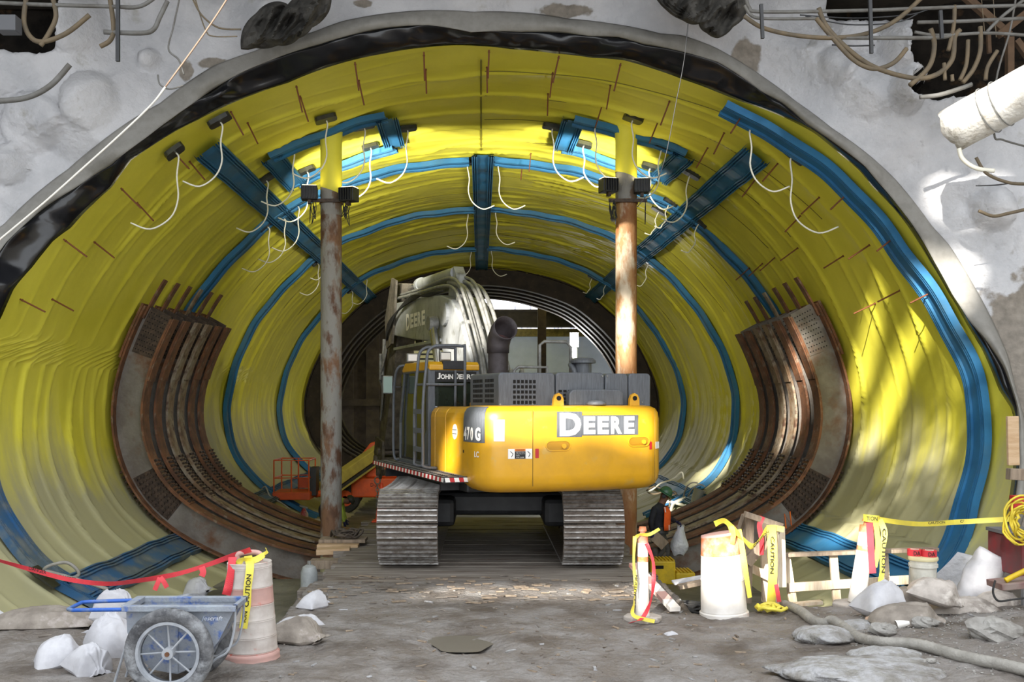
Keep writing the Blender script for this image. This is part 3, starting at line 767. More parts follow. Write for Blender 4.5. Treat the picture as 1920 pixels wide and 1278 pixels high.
FAR_ORD = ['nearest', 'second', 'third', 'fourth', 'fifth']
for i in range(5):
    Y = 42.6 + 1.35 * i
    t = thing('dark_rib', f'{FAR_ORD[i]} of the dark steel arch ribs at the far end of the tunnel', 'steel rib', (0, Y, -1.4), group='dark arch ribs at the far end')
    build(sweep(MB(), -90, 269, .02, .07, Y - .25, Y + .25, 90), 'outer_flange', M_RIBDARK, t, smooth=True, auto=40)
    build(sweep(MB(), -90, 269, .07, .75, Y - .02, Y + .02, 90), 'web', M_RIBDARK, t, smooth=True, auto=40)
    build(sweep(MB(), -90, 269, .75, .8, Y - .25, Y + .25, 90), 'inner_flange', M_RIBDARK, t, smooth=True, auto=40)

# ---------------------------------------------------------------- pipe columns with floodlights
def column(px, label, top, m_low, sleeve_py, bot=-1.1, Y=19.2):
    X = (px - VX) * Y / F
    t = thing('pipe_column', label, 'column', (X, Y, bot), group='pipe columns propping the tunnel roof')
    zs = P(px, sleeve_py, Y).z
    ztop = P(px, top, Y).z
    # run the sleeve up until it meets the lining
    a = math.atan2(ztop - HC, X)
    zr = max((float(HC + RT(b) * math.sin(b)) for b in np.linspace(rad(40), rad(140), 400) if abs(RT(b) * math.cos(b) - X) < .03), default=ztop)
    prof = [(.20, bot), (.20, bot + 2), (.201, 3.0), (.2, zs)]
    mb = MB().lathe([(r, z) for r, z in prof], (X, Y, 0), 28)
    build(mb, 'shaft', m_low, t, smooth=True, auto=40)
    mb = MB().lathe([(.2005, zs - .5), (.203, zs - .48), (.203, zs + .02), (.2, zs + .02)], (X, Y, 0), 28)
    build(mb, 'upper_shaft', M_PIPEGREY, t, smooth=True, auto=40)
    prof = [(.206, zs - .04), (.204, zs + .5), (.204, zr - .35), (.215, zr - .12), (.27, zr + .05)]
    n = 28; vs = []
    mb = MB().lathe(prof, (X, Y, 0), n, capb=False, capt=False)
    for k in range(n): # slanting lower hem
        v = mb.v[k]; mb.v[k] = (v[0], v[1], v[2] - (v[0] - X) * .35)
    build(mb, 'sleeve', M_YEL, t, smooth=True)
    zb = P(px, 380, Y).z
    b = build(MB().lathe([(.205, zb - .03), (.222, zb - .03), (.222, zb + .03), (.205, zb + .03)], (X, Y, 0), 24), 'clamp_band', M_RUST, t)
    build(MB().bar((X - .36, Y - .23, zb), (X + .36, Y - .23, zb), .05, .06), 'lamp_bracket', M_BOLT, t)
    mb = MB()
    for k in range(9):
        x0 = X + rnd.choice((-.3, .3)) + rnd.uniform(-.06, .06)
        mb.tube(smoothpath([(x0, Y - .25, zb), (x0 + rnd.uniform(-.05, .05), Y - .27, zb - .18), (x0 + rnd.uniform(-.08, .08), Y - .25, zb - rnd.uniform(.28, .5)), (x0, Y - .24, zb - .1)], 4), .008, 5)
    build(mb, 'cable_bunch', M_RUBBER, t)
    return X, Y, zb, t
XL, YC, ZB, colL = column(621, 'tall rusted pipe column with yellow sleeve left of the excavator', 265, M_PIPE, 355)
XR, YC, ZBR, colR = column(1174, 'tall rusted pipe column with yellow sleeve rising behind the excavator hood', 250, M_PIPER, 326)
build(MB().lathe([(.206, -1.08), (.206, -.45), (.204, -.45)], (XL, YC, 0), 24, capb=False, capt=False), 'yellow_wrap', M_YEL, colL)
def flood(x, y, z, tilt, label):
    t = thing('floodlight', label, 'floodlight', (x, y, z - .14), group='floodlights clamped to the pipe columns')
    R = Matrix.Rotation(tilt, 3, 'Z')
    f = lambda v: Vector((x, y, z)) + R @ Vector(v)
    mb = MB(); mb.box((x, y, z), (.30, .26, .26), R)
    build(mb, 'housing', M_CHARDK, t, bevel=.015)
    mb = MB()
    for k in range(6): mb.box(f((-.125 + k * .05, -.15, 0)), (.012, .06, .22), R)
    build(mb, 'cooling_fins', M_CHARDK, t)
    build(MB().box(f((0, .02, .135)), (.26, .2, .012), R), 'lens', mat('flood_lens', 'fff4d0', emit='fff0c0', es=5), t)
    build(MB().box(f((0, -.02, -.16)), (.06, .1, .08), R), 'mount', M_BOLT, t)
    l = bpy.data.objects.new('floodlight_beam', bpy.data.lights.new('floodlight_beam', 'SPOT'))
    COL.objects.link(l); l.parent = t
    l.location = (R @ Vector((0, .34, .30)))
    l.data.energy = 380; l.data.spot_size = rad(94); l.data.spot_blend = .55; l.data.color = (1, .95, .8); l.data.shadow_soft_size = .12
    l.rotation_euler = Vector((-.3 if x > 0 else .3, 1.0, .12)).to_track_quat('-Z', 'Y').to_euler()
flood(XL - .37, YC - .25, ZB + .13, .1, 'black floodlight on the left side of the left pipe column')
flood(XL + .37, YC - .25, ZB + .10, -.35, 'black floodlight on the right side of the left pipe column')
flood(XR - .37, YC - .25, ZBR + .27, .3, 'black floodlight on the left side of the right pipe column')
flood(XR + .26, YC - .25, ZBR + .26, -.1, 'black floodlight on the right side of the right pipe column')

# ---------------------------------------------------------------- far end beyond the ribs
YB = 56.0
# membrane sheet wall and dark piling on the left
t = thing('sheet_pile_wall', 'dark steel sheet piling closing the far left of the tunnel', 'wall', (-5.5, YB, -1))
for k in range(13):
    x0 = -11.6 + k * .68
    build(MB().b2(x0, x0 + .69, YB - 2 + (.2 if k % 2 else 0), YB - 1.7 + (.2 if k % 2 else 0), -1.2, 8.2), 'pile_panel', mat('pile_dark', '39312a', '4a4037', 2, .9), t)
build(MB().b2(-9.3, -3.2, YB - 2.25, YB - 2.05, 2.2, 2.55), 'waler', mat('pile_dark', ''), t)
s_ = thing('slatted_shutter', 'pale slatted panel seen under the excavator boom', 'shutter', (-2.6, YB - 2.5, 1))
build(MB().b2(-3.6, -1.0, YB - 2.35, YB - 2.3, 2.2, 6.2), 'back', M_CHARDK, s_)
for k in range(16):
    build(MB().box((-2.3, YB - 2.5, 2.3 + k * .25), (2.55, .05, .15), Matrix.Rotation(.3, 3, 'X')), 'slat', mat('slat_pale', 'd8d5b8', rough=.6), s_)
A = np.stack(np.meshgrid(np.linspace(-1.2, 12, 70), np.linspace(-1, 6.45, 30), indexing='ij'), -1)
tz = A[..., 1]; tx = A[..., 0]
A3 = np.stack([tx, YB + .5 * fbm(tx * .5, tz * .25, 91, 3), tz], -1)
o = build(MB().grid(A3), 'tarpaulin', M_TARP, smooth=True, fix=False, cat='tarpaulin', label='large grey white tarpaulin hanging across the far opening')
o.modifiers.new('thick', 'SOLIDIFY').thickness = .02
bt = thing('header_beam', 'dark steel beam spanning above the grey tarpaulin', 'beam', (3, YB - 1.2, 6.3))
build(MB().b2(-3, 12, YB - 1.6, YB - 1.5, 6.5, 7.25), 'web', mat('beam_dark', '241f1b', '332c26', 3, .85), bt)
build(MB().b2(-3, 12, YB - 1.9, YB - 1.2, 7.25, 7.35), 'top_flange', mat('beam_dark', ''), bt)
build(MB().b2(-3, 12, YB - 1.9, YB - 1.2, 6.42, 6.5), 'bottom_flange', mat('beam_dark', ''), bt)
build(MB().b2(-3, 12, YB - 1.3, YB - .9, 5.95, 6.35), 'timber_packing', mat('packing', '6b6036', '4d4528', 6, .9), bt)
c_ = thing('far_column', 'dark column standing before the grey tarpaulin', 'column', (P(1016, 700, 49).x, 49, -1.1))
x0 = P(1016, 700, 49).x
build(MB().b2(x0 - .2, x0 + .2, 48.8, 49.2, -1.1, 7.6), 'post', mat('beam_brown', '4b3e30', '3a3027', 3, .8), c_)
build(MB().b2(x0 - .32, x0 + .32, 48.68, 49.32, -1.1, -1.0), 'base_plate', mat('beam_brown', ''), c_)
build(MB().b2(-12, 14, 72, 72.4, -1, 16), 'wall_far', M_FAR, kind='structure', label='pale stone wall in daylight beyond the tunnel')
sc_ = thing('scaffold', 'pale steel scaffold in daylight beyond the far opening', 'scaffold', (4, 68, 0))
for k in range(7):
    build(MB().cyl((.5 + k * 1.1, 68, 0), (.5 + k * 1.1, 68, 11), .06, n=6), 'standard', M_SCAF, sc_)
for z in (8, 8.9, 9.8): build(MB().cyl((.3, 68, z), (7.5, 68, z), .05, n=6), 'ledger', M_SCAF, sc_)
for k in range(6): build(MB().cyl((.5 + k * 1.1, 68, 8), (1.6 + k * 1.1, 68, 9.8), .04, n=6), 'brace', M_SCAF, sc_)
# bright work lamp on a stand
t = thing('work_lamp', 'bright lit work lamp on a mast before the tarpaulin', 'lamp', (P(1076, 700, 50).x, 50, -1.1))
x0 = P(1076, 700, 50).x; zl = P(1076, 642, 50).z
build(MB().cyl((x0, 50, -1.1), (x0, 50, zl - .2), .16, n=12), 'mast', mat('lamp_mast', 'b5bcc2', rough=.5), t, smooth=True, auto=40)
build(MB().b2(x0 - .22, x0 + .22, 49.8, 50.1, zl - .24, zl + .5), 'housing', M_CHARDK, t)
build(MB().b2(x0 - .2, x0 + .2, 49.76, 49.8, zl - .2, zl + .18), 'lamp_face', M_LAMP, t)
l = bpy.data.objects.new('work_lamp_light', bpy.data.lights.new('work_lamp_light', 'POINT')); COL.objects.link(l); l.parent = t
l.location = (0, -.6, zl + 1.1); l.data.energy = 500; l.data.shadow_soft_size = .2
# shed the boundary of the tunnel behind the far wall
build(MB().b2(-14, 14, 52.2, 57, 9.1, 9.4).b2(-14, -13.6, 52.2, 72, -1, 9.4).b2(13.6, 14, 52.2, 72, -1, 9.4).grid(np.stack([surf(np.linspace(0, 2 * PI, 120), np.full(120, 51.95), o_) for o_ in (.1, -3, -8)], 1)), 'wall_far_side', M_CONC, kind='structure')
# ---------------------------------------------------------------- lettering
def letters(txt, w, h, m, parent, o, xd, ud, depth=.004, name='lettering', bold=.0, top=None, shear=0, center=False):
    """flat lettering: fits txt into w x h, lower-left corner at o, running along xd, rising along ud"""
    V, fs = glyph(txt, bold, shear)
    xd = Vector(xd).normalized(); ud = Vector(ud).normalized(); n = xd.cross(ud); o = Vector(o)
    fn = o if callable(o) else None
    mb = MB(parent_T.get(parent))
    q = [o + xd * (v[0] * w) + ud * (v[1] * h) for v in V]
    k = len(q)
    mb.add(q, fs)
    return build(mb, name, m, parent, fix=False)
parent_T = {}

# ---------------------------------------------------------------- excavator
EX, EY = 0.28, 17.6
ex = thing('excavator', 'large yellow and charcoal tracked excavator parked on the timber deck', 'excavator', (EX, EY, 0.02))
TH = rad(19)
TU = Matrix.Translation((EX, EY, 0)) @ Matrix.Rotation(TH, 4, 'Z')
TL = Matrix.Translation((EX, EY, 0))
def U(): return MB(TU)
# --- tracks
def track_path(n):
    r, yc, zc = .50, 2.2, .56
    L1 = 2 * yc; arc = PI * r; tot = 2 * L1 + 2 * arc
    out = []
    for k in range(n):
        s = tot * (k + .5) / n
        if s < L1: p = (-yc + s, zc - r); t = 0
        elif s < L1 + arc: a = (s - L1) / r; p = (yc + r * math.sin(a), zc - r * math.cos(a)); t = a
        elif s < 2 * L1 + arc:
            u = s - L1 - arc; sag = .05 * math.sin(PI * u / L1); p = (yc - u, zc + r - sag); t = PI
        else: a = (s - 2 * L1 - arc) / r; p = (-yc - r * math.sin(a), zc + r * math.cos(a)); t = PI + a
        out.append((p, t))
    return out, tot
NSH = 54
path, tot = track_path(NSH); pitch = tot / NSH
sh = MB(); sh.box((0, 0, -.012), (.9, pitch * .96, .024))
sh2 = MB()
for k, h in ((-.36, .045), (0, .04), (.36, .045)):
    sh2.box((0, k * pitch, -.024 - h / 2), (.88, .022, h))
me_shoe = me_gr = None
for sx in (-1.375, 1.375):
    side = 'left' if sx < 0 else 'right'
    for k, ((y, z), t) in enumerate(path):
        M = TL @ Matrix.Translation((sx, y, z + .02)) @ Matrix.Rotation(t, 4, 'X')
        if me_shoe is None:
            o = build(MB(M).add(sh.v, sh.f), 'track_shoe', M_TRACK, ex)
            # shared mesh in shoe space
            for v, c in zip(o.data.vertices, sh.v): v.co = Vector(c)
            o.matrix_local = Matrix.Translation(-ROOT[ex]) @ M; me_shoe = o.data
            g = build(MB(M).add(sh2.v, sh2.f), 'grouser_bars', M_GROUSER, ex)
            for v, c in zip(g.data.vertices, sh2.v): v.co = Vector(c)
            me_gr = g.data; g.parent = o; g.matrix_local = Matrix.Identity(4)
        else:
            o = inst(me_shoe, 'track_shoe', ex, M)
            g = bpy.data.objects.new('grouser_bars', me_gr); COL.objects.link(g); g.parent = o
    f = MB(TL); f.b2(sx - .22, sx + .22, -2.2, 2.2, .33, .8)
    build(f, 'track_frame', M_CHARDK, ex, bevel=.03)
    build(MB(TL).lathe([(.08, -.2), (.42, -.16), (.44, -.05), (.44, .05), (.42, .16), (.08, .2)], (sx, -2.2, .56), 20, 'x'), 'drive_sprocket', M_TRACK, ex)
    build(MB(TL).lathe([(.08, -.2), (.42, -.16), (.44, -.05), (.44, .05), (.42, .16), (.08, .2)], (sx, 2.2, .56), 20, 'x'), 'idler_wheel', M_TRACK, ex)
    for yy in np.linspace(-1.6, 1.6, 7):
        build(MB(TL).lathe([(.14, -.2), (.14, .2)], (sx, yy, .22), 12, 'x'), 'track_roller', M_TRACK, ex)
b = MB(TL); b.b2(-1.2, 1.2, -1.05, 1.05, .62, 1.0); b.b2(-1.3, -.7, -1.6, 1.6, .5, .95); b.b2(.7, 1.3, -1.6, 1.6, .5, .95)
build(b, 'car_body', M_CHARDK, ex, bevel=.08)
build(MB(TL).lathe([(.85, .98), (.85, 1.2)], (0, 0, 0), 28), 'swing_ring', M_CHARDK, ex)
# --- upper frame
build(U().b2(-1.42, 1.42, -2.6, 1.9, 1.16, 1.36), 'revolving_frame', M_CHARDK, ex, bevel=.03)
# --- counterweight: stacked rounded outlines
def outline(inset, n=10):
    hw = 1.46 - inset; back = -3.47 + inset; front = -2.52; rc = .42 - inset * .6
    pts = [(hw, front)]
    for k in range(n + 1):
        a = -PI / 2 * k / n; pts.append((hw - rc + rc * math.cos(a), back + .1 + rc + rc * math.sin(a)))
    for k in range(1, 12):
        u = 1 - 2 * k / 12; pts.append((u * (hw - rc), back + .1 * u * u))
    for k in range(n + 1):
        a = -PI / 2 - PI / 2 * k / n; pts.append((-hw + rc + rc * math.cos(a), back + .1 + rc + rc * math.sin(a)))
    pts.append((-hw, front)); return pts
lev = [(1.20, .20), (1.22, .12), (1.27, .05), (1.35, .01), (1.45, 0), (2.22, 0), (2.32, .015), (2.38, .05), (2.415, .12), (2.425, .2)]
mb = U(); rows = [[(x, y, z) for x, y in outline(i)] for z, i in lev]
mb.grid(np.array(rows)); n0 = len(rows[0])
mb.add(rows[0], [tuple(range(n0))]); mb.add(rows[-1], [tuple(range(n0 - 1, -1, -1))])
mb.add([r[0] for r in rows] + [r[-1] for r in rows[::-1]], [tuple(range(2 * len(rows)))])
cw = build(mb, 'counterweight', M_DEERE, ex, smooth=True, auto=35)
def back(u, z, d=0.0):
    uu = np.clip(abs(u) / (1.46 - .42), 0, 1)
    return Vector((u, -3.47 + .1 * uu * uu - d, z))
for u in (-.72, 1.22): build(U().tube([back(u, z, .001) for z in np.linspace(1.3, 2.36, 6)], .006, 5), 'panel_seam', mat('seam_dark', '8a6a1c', rough=.6), cw)
# recessed lifting pockets
for u, z in ((-.35, 1.86), (.95, 1.90)):
    q = [(.17 * math.copysign(1, math.cos(a)) * .55 + .075 * math.cos(a), .065 * math.sin(a)) for a in np.linspace(0, 2 * PI, 24, endpoint=False)]
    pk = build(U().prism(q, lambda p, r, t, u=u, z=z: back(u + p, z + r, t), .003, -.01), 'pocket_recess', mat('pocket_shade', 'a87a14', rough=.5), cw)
    build(U().cyl(back(u + .08, z - .005, .006), back(u + .08, z - .005, .03), .035, n=10), 'pocket_bolt', M_DEERE, pk)
    build(U().tube([back(u + p * 1.06, z + r * 1.06, .004) for p, r in q], .009, 5, closed=True), 'pocket_rim', M_DEERE, pk)
# lifting eyes on top
for u in (-.2, 1.02):
    q = [(-.08, 0), (.08, 0), (.075, .1), (.05, .16), (0, .185), (-.05, .16), (-.075, .1)]
    le = build(U().prism(q, lambda p, r, t, u=u: Vector((u + p, -3.1 + t, 2.42 + r)), -.03, .03), 'lifting_eye', M_DEERE, ex)
    build(U().cyl((u, -3.14, 2.53), (u, -3.06, 2.53), .035, n=10), 'eye_hole', M_HOLE, le)
build(U().lathe([(.0, 0), (.14, .01), (.15, .04), (.1, .075), (0, .085)], (.36, -3.2, 2.42), 18, capb=False, capt=False), 'rear_camera', M_CHAR, ex, smooth=True)
# name on the counterweight
parent_T[ex] = TU; parent_T[cw] = TU
xd = Vector((1, 0, 0)); ud = Vector((0, 0, 1))
def bdir(u): return Vector((1, .185 * u, 0)).normalized()
def bplate(u, z, w, h, d, m, name, parent):
    """thin plate lying on the curved back face"""
    q = [[back(uu, z + zz, dd)[:] for uu in np.linspace(u - w / 2, u + w / 2, 5)] for zz, dd in ((-h / 2, -.004), (-h / 2, d), (h / 2, d), (h / 2, -.004))]
    return build(U().grid(np.array(q)), name, m, parent)
w_, h_, u0_, z0_ = 1.24, .33, -.335, 1.995
for (a0, a1, b0, b1) in ((-.03, .275, -.04, 1.045), (.24, 1.025, .02, .885)):
    bplate(u0_ + (a0 + a1) / 2 * w_, z0_ + (b0 + b1) / 2 * h_, (a1 - a0) * w_, (b1 - b0) * h_, .004 if a0 < 0 else .005, M_CHAR, 'lettering_backing', cw)
letters('D', w_ * .265, h_, M_WHITE, cw, back(u0_, z0_, .012), bdir(u0_ + .15), ud, bold=.05)
for k, ch_ in enumerate('EERE'):
    uu = u0_ + w_ * (.295 + k * .17625); letters(ch_, w_ * .148, h_ * .76, M_WHITE, cw, back(uu, z0_ + h_ * .07, .012), bdir(uu + .09), ud, bold=.05)
# stickers at the back
st = bplate(-.90, 1.755, .34, .14, .004, M_WHITE, 'warning_sticker', cw)
bplate(-.90, 1.738, .15, .10, .007, M_INK, 'sticker_text_panel', st); bplate(-.90, 1.808, .15, .032, .007, M_ORANGEDEC, 'sticker_header', st)
parent_T[st] = TU
letters('WARNING', .12, .018, M_INK, st, back(-.96, 1.80, .011), bdir(-.9), ud)
for k, s_ in enumerate(('Keep clear of machine', 'swing radius at all', 'times')): letters(s_, .12 if k < 2 else .05, .013, M_WHITE, st, back(-.96, 1.768 - k * .02, .011), bdir(-.9), ud)
letters('STAY CLEAR', .11, .014, M_WHITE, st, back(-.955, 1.70, .011), bdir(-.9), ud)
for u in (-1.02, -.78): build(U().tube([back(u, 1.71, .006), back(u + .02, 1.755, .006), back(u - .015, 1.79, .006)], .005, 4), 'sticker_figure', M_INK, st)
bplate(-.66, 1.76, .05, .13, .005, M_RED, 'red_reflector', cw)
build(U().box((1.16, -3.356, 1.84), (.045, .006, .11), Matrix.Rotation(.29, 3, 'Z')), 'red_reflector', M_RED, cw)
build(U().box((1.312, -3.277, 1.84), (.12, .006, .1), Matrix.Rotation(.70, 3, 'Z')), 'white_sticker', M_WHITE, cw)
build(U().box((-1.19, -3.346, 2.08), (.15, .006, .30), Matrix.Rotation(-.365, 3, 'Z')), 'white_sticker', M_WHITE, cw)
# --- left side panels with model number
def sidepanel(v0, v1, name='side_panel', z0=1.36, z1=2.40, m=M_DEERE):
    q = [(-1.44, z0), (-1.44, z1 - .16), (-1.425, z1 - .09), (-1.38, z1 - .03), (-1.30, z1), (-.6, z1), (-.6, z0)]
    return build(U().prism(q, lambda p, r, t: Vector((p, t, r)), v0, v1), name, m, ex, bevel=.01)
sidepanel(-2.5, -1.62); sidepanel(-1.60, -1.05); sidepanel(-1.03, -.80)
def side_arc(t, z=2.0, off=.006):
    """point and directions along the left side and round the rear corner; t = metres behind v = -2.55"""
    if t < .40: return Vector((-1.46 - off, -2.55 - t, z)), Vector((0, -1, 0))
    a = PI + (t - .40) / .42
    return Vector((-1.04 + (.42 + off) * math.cos(a), -2.95 + (.42 + off) * math.sin(a), z)), Vector((-math.sin(a), math.cos(a), 0))
rows = []
for z, ins in ((1.905, 0), (2.1, 0), (2.22, 0), (2.32, .015), (2.38, .05), (2.41, .11)):
    row = []
    for t in np.linspace(.04, .70, 18):
        p_, d_ = side_arc(t, z, .006 - ins); row.append(p_[:])
    rows.append(row)
o = build(U().grid(np.array(rows)), 'number_plate_decal', M_CHAR, ex, smooth=True)
for k, (c_, w_) in enumerate((('4', .125), ('7', .115), ('0', .125), ('G', .13))):
    p_, d_ = side_arc(.075 + k * .15, 1.93, .012); letters(c_, w_, .19, M_WHITE, ex, p_, d_, ud, bold=.045)
sd = Vector((0, -1, 0))
p_, d_ = side_arc(.50, 1.70, .008)
letters('LC', .12, .085, M_WHITE, ex, p_, d_, ud, bold=.03)
build(U().lathe([(.115, 0), (.115, .006)], (-1.446, -2.1, 2.03), 20, 'x'), 'round_sticker', M_WHITE, ex).scale = (1, 1, 1)
for z in (2.0, 2.06): build(U().box((-1.449, -2.1, z), (.003, .19, .008)), 'sticker_line', M_INK, ex)
lk = build(U().box((-1.45, -2.58, 1.76), (.012, .09, .11)), 'door_latch', M_DEERE, ex, bevel=.004)
build(U().box((-1.46, -2.58, 1.76), (.012, .03, .04)), 'latch_keyhole', M_INK, lk)
# --- right side body and deck under hood
build(U().b2(-.62, 1.43, -2.5, .9, 1.36, 2.38), 'engine_body', M_DEERE, ex, bevel=.03)
# --- hood, three rounded sections with grilles
def hood(u0, u1, v0, v1, z1, name='hood_section'):
    r = .06; q = []
    for (cx, cz, a0) in ((u1 - r, z1 - r, 0), (u0 + r, z1 - r, PI / 2)):
        for k in range(5): q.append((cx + r * math.cos(a0 + PI / 2 * k / 4), cz + r * math.sin(a0 + PI / 2 * k / 4)))
    q += [(u0, 2.40), (u1, 2.40)]
    return build(U().prism(q, lambda p, s, t: Vector((p, t, s)), v0, v1), name, M_CHAR, ex, smooth=True, auto=35, bevel=.02)
HB = -2.86
h1 = hood(-1.02, -.14, HB, -1.55, 2.90); h2 = hood(-.125, .66, HB + .005, -1.5, 2.91); hood(.672, 1.05, HB, -1.5, 2.90); h3 = hood(1.062, 1.43, HB, -1.5, 2.905)
build(U().prism([(.02, 2.42), (.02, 2.60), (.08, 2.66), (.82, 2.66), (.9, 2.62), (.9, 2.42)], lambda p, s, t: Vector((p, t, s)), HB - .15, HB), 'hood_step', M_CHAR, ex, bevel=.02)
for (u0, z0, nu, nz, pu, pz) in ((-.78, 2.47, 6, 5, .062, .075), (-.06, 2.47, 3, 4, .075, .055)):
    for i in range(nu):
        for j in range(nz):
            build(U().box((u0 + i * pu, HB - .001, z0 + j * pz), (pu * .66, .008, pz * .62)), 'vent_opening', M_HOLE, h1 if u0 < -.5 else h2)
for v0 in (-2.62, -2.12):
    for i in range(7 if v0 > -2.5 else 6):
        for j in range(5):
            build(U().box((-1.021, v0 + i * .065, 2.49 + j * .075), (.008, .042, .048)), 'vent_opening', M_HOLE, h1)
for (u, z) in ((-1.0, 2.44), (-.5, 2.44), (-.2, 2.44), (1.16, 2.47), (1.28, 2.47), (.62, 2.86), (.7, 2.86)): build(U().cyl((u, HB - .012, z), (u, HB, z), .014, n=8), 'hood_bolt', M_HOSE, ex)
# --- exhaust
mb = U(); mb.lathe([(.155, 2.9), (.155, 3.28), (.17, 3.30)], (-.70, -1.95, 0), 22, capt=False)
build(mb, 'exhaust_stack', M_EXH, ex, smooth=True, auto=40)
pts = [Vector((-.70, -1.95, 3.22)), Vector((-.70, -1.95, 3.34)), Vector((-.69, -1.98, 3.45)), Vector((-.67, -2.05, 3.55)), Vector((-.65, -2.16, 3.60))]
mb = U()
ring_ = []
dirs = [Vector((0, 0, 1)), Vector((0, -.1, 1)), Vector((.02, -.4, .9)), Vector((.04, -.75, .66)), Vector((.02, -.95, .30))]
for p, d, r in zip(pts, dirs, (.17, .175, .18, .185, .19)):
    d = d.normalized(); x = Vector((1, 0, 0)) - d * d.x; x.normalize(); y = d.cross(x)
    ring_.append([p + (x * math.cos(a) + y * math.sin(a)) * r for a in np.linspace(0, 2 * PI, 24, endpoint=False)])
mb.grid(np.array([[v[:] for v in r] for r in ring_]), cv=True)
e = build(mb, 'exhaust_elbow', M_EXH, ex, smooth=True)
e.modifiers.new('thick', 'SOLIDIFY').thickness = .012
build(U().add([v[:] for v in ring_[2]], [tuple(range(24))]), 'exhaust_mouth', mat('exhaust_inside', '6e4a48', '3c2c2b', 5, .8), ex)
# --- air cleaner, rails
mb = U().lathe([(.14, 2.9), (.14, 3.10), (.21, 3.11), (.21, 3.15), (.17, 3.19), (.06, 3.2)], (1.0, -1.35, 0), 20)
build(mb, 'air_precleaner', M_CHAR, ex, smooth=True, auto=30)
build(U().tube(smoothpath([(.86, -1.4, 2.7), (.82, -1.4, 2.98), (.8, -1.3, 3.08), (.9, -1.25, 3.08)], 4), .045, 8), 'intake_hose', M_CHAR, ex, smooth=True)
for q in ([(.42, -.9, 2.4), (.42, -.9, 3.42), (.5, -.9, 3.48), (.9, -.9, 3.48), (.98, -.9, 3.40), (.98, -.9, 2.4)], [(-.15, -1.2, 2.5), (-.15, -1.2, 2.98), (-.08, -1.2, 3.04), (.42, -1.2, 3.04), (.42, -1.2, 2.5)]):
    build(U().tube(q, .028, 8), 'hand_rail', M_HOSE, ex, smooth=True)
# --- cab
CU0, CU1, CV0, CV1, CZ0, CZ1 = -1.44, -.60, -.72, 1.30, 1.40, 3.12
def cq(v, z): return v, z
prof = [(CV0, CZ0), (CV0, 2.95), (CV0 + .06, 3.03), (CV1 - .35, 3.03), (CV1 - .12, 2.6), (CV1, 2.0), (CV1, CZ0)]
build(U().b2(CU0 + .03, CU1 - .03, CV0 + .03, CV1 - .03, CZ0, 1.72), 'cab_floor_box', M_CHARDK, ex)
def post(a, b, w=.07, name='cab_post'): build(U().bar(a, b, w, w), name, M_CHAR, ex, bevel=.012)
for u in (CU0 + .04, CU1 - .04):
    post((u, CV0 + .06, CZ0), (u, CV0 + .06, 3.02), .12)
    post((u, CV1 - .04, CZ0), (u, CV1 - .04, 2.1)); post((u, CV1 - .04, 2.1), (u, CV1 - .36, 3.02))
    post((u, .22, CZ0), (u, .22, 3.02), .05)
    post((u, CV0, 3.0), (u, CV1 - .34, 3.0)); post((u, CV0, CZ0 + .03), (u, CV1, CZ0 + .03))
post((CU0, CV0 + .05, 3.0), (CU1, CV0 + .05, 3.0), .08); post((CU0, CV0 + .05, 2.36), (CU1, CV0 + .05, 2.36), .06)
gl = build(U().b2(CU0 + .03, CU0 + .045, CV0 + .1, CV1 - .1, 1.5, 2.96), 'side_window', M_GLASS, ex)
q = [(CV0 + .1, 1.46), (CV0 + .1, 2.05), (CV0 + .22, 2.0), (CV0 + .38, 1.85), (CV0 + .5, 1.65), (CV0 + .55, 1.46)]
build(U().prism(q, lambda p, r, t: Vector((t, p, r)), CU0 + .005, CU0 + .06), 'lower_side_cover', M_CHAR, ex)
build(U().b2(CU0 + .1, CU1 - .1, CV0 + .03, CV0 + .045, 2.40, 2.86), 'rear_window', M_GLASS, ex)
bp_ = build(U().b2(CU0 + .1, CU1 - .04, CV0 - .005, CV0 + .02, 2.80, 2.97), 'rear_name_panel', M_INK, ex)
for i, (ch, x, w, h) in enumerate([('J', 0, .055, .1), ('OHN', .06, .21, .08), ('D', .30, .07, .1), ('EERE', .375, .27, .08)]):
    letters(ch, w, h, M_WHITE, ex, (CU0 + .13 + x, CV0 - .008, 2.845), xd, ud, bold=.035)
rf = build(U().prism([(CV0 - .03, 2.99), (CV0 - .03, 3.08), (CV0 + .05, 3.13), (CV1 - .5, 3.15), (CV1 - .3, 3.05), (CV1 - .3, 2.99)], lambda p, r, t: Vector((t, p, r)), CU0 - .01, CU1 + .01), 'cab_roof', M_DEERE, ex, bevel=.02)
build(U().b2(CU0 + .22, CU1 - .25, CV0 - .04, CV0 + .2, 3.0, 3.145), 'roof_hatch', M_CHARDK, rf, bevel=.01)
for u, v in ((CU0 + .05, .55), (CU0 + .42, -.2)):
    lm = build(U().box((u, v, 3.24), (.2, .1, .15)), 'cab_lamp', M_HOSE, ex, bevel=.015)
    build(U().box((u, v - .052, 3.24), (.16, .01, .11)), 'lamp_lens', mat('lens_white', 'f2f0ea', rough=.2), lm)
build(U().cyl((CU0 + .2, CV0 + .1, 3.1), (CU0 + .2, CV0 + .1, 3.55), .006, n=5), 'antenna', M_CHARDK, ex)
# seat seen through rear glass
build(U().b2(CU0 + .3, CU1 - .25, -.3, -.12, 1.7, 2.62), 'operator_seat', mat('seat_green', '4c5a52', rough=.9), ex, bevel=.04)
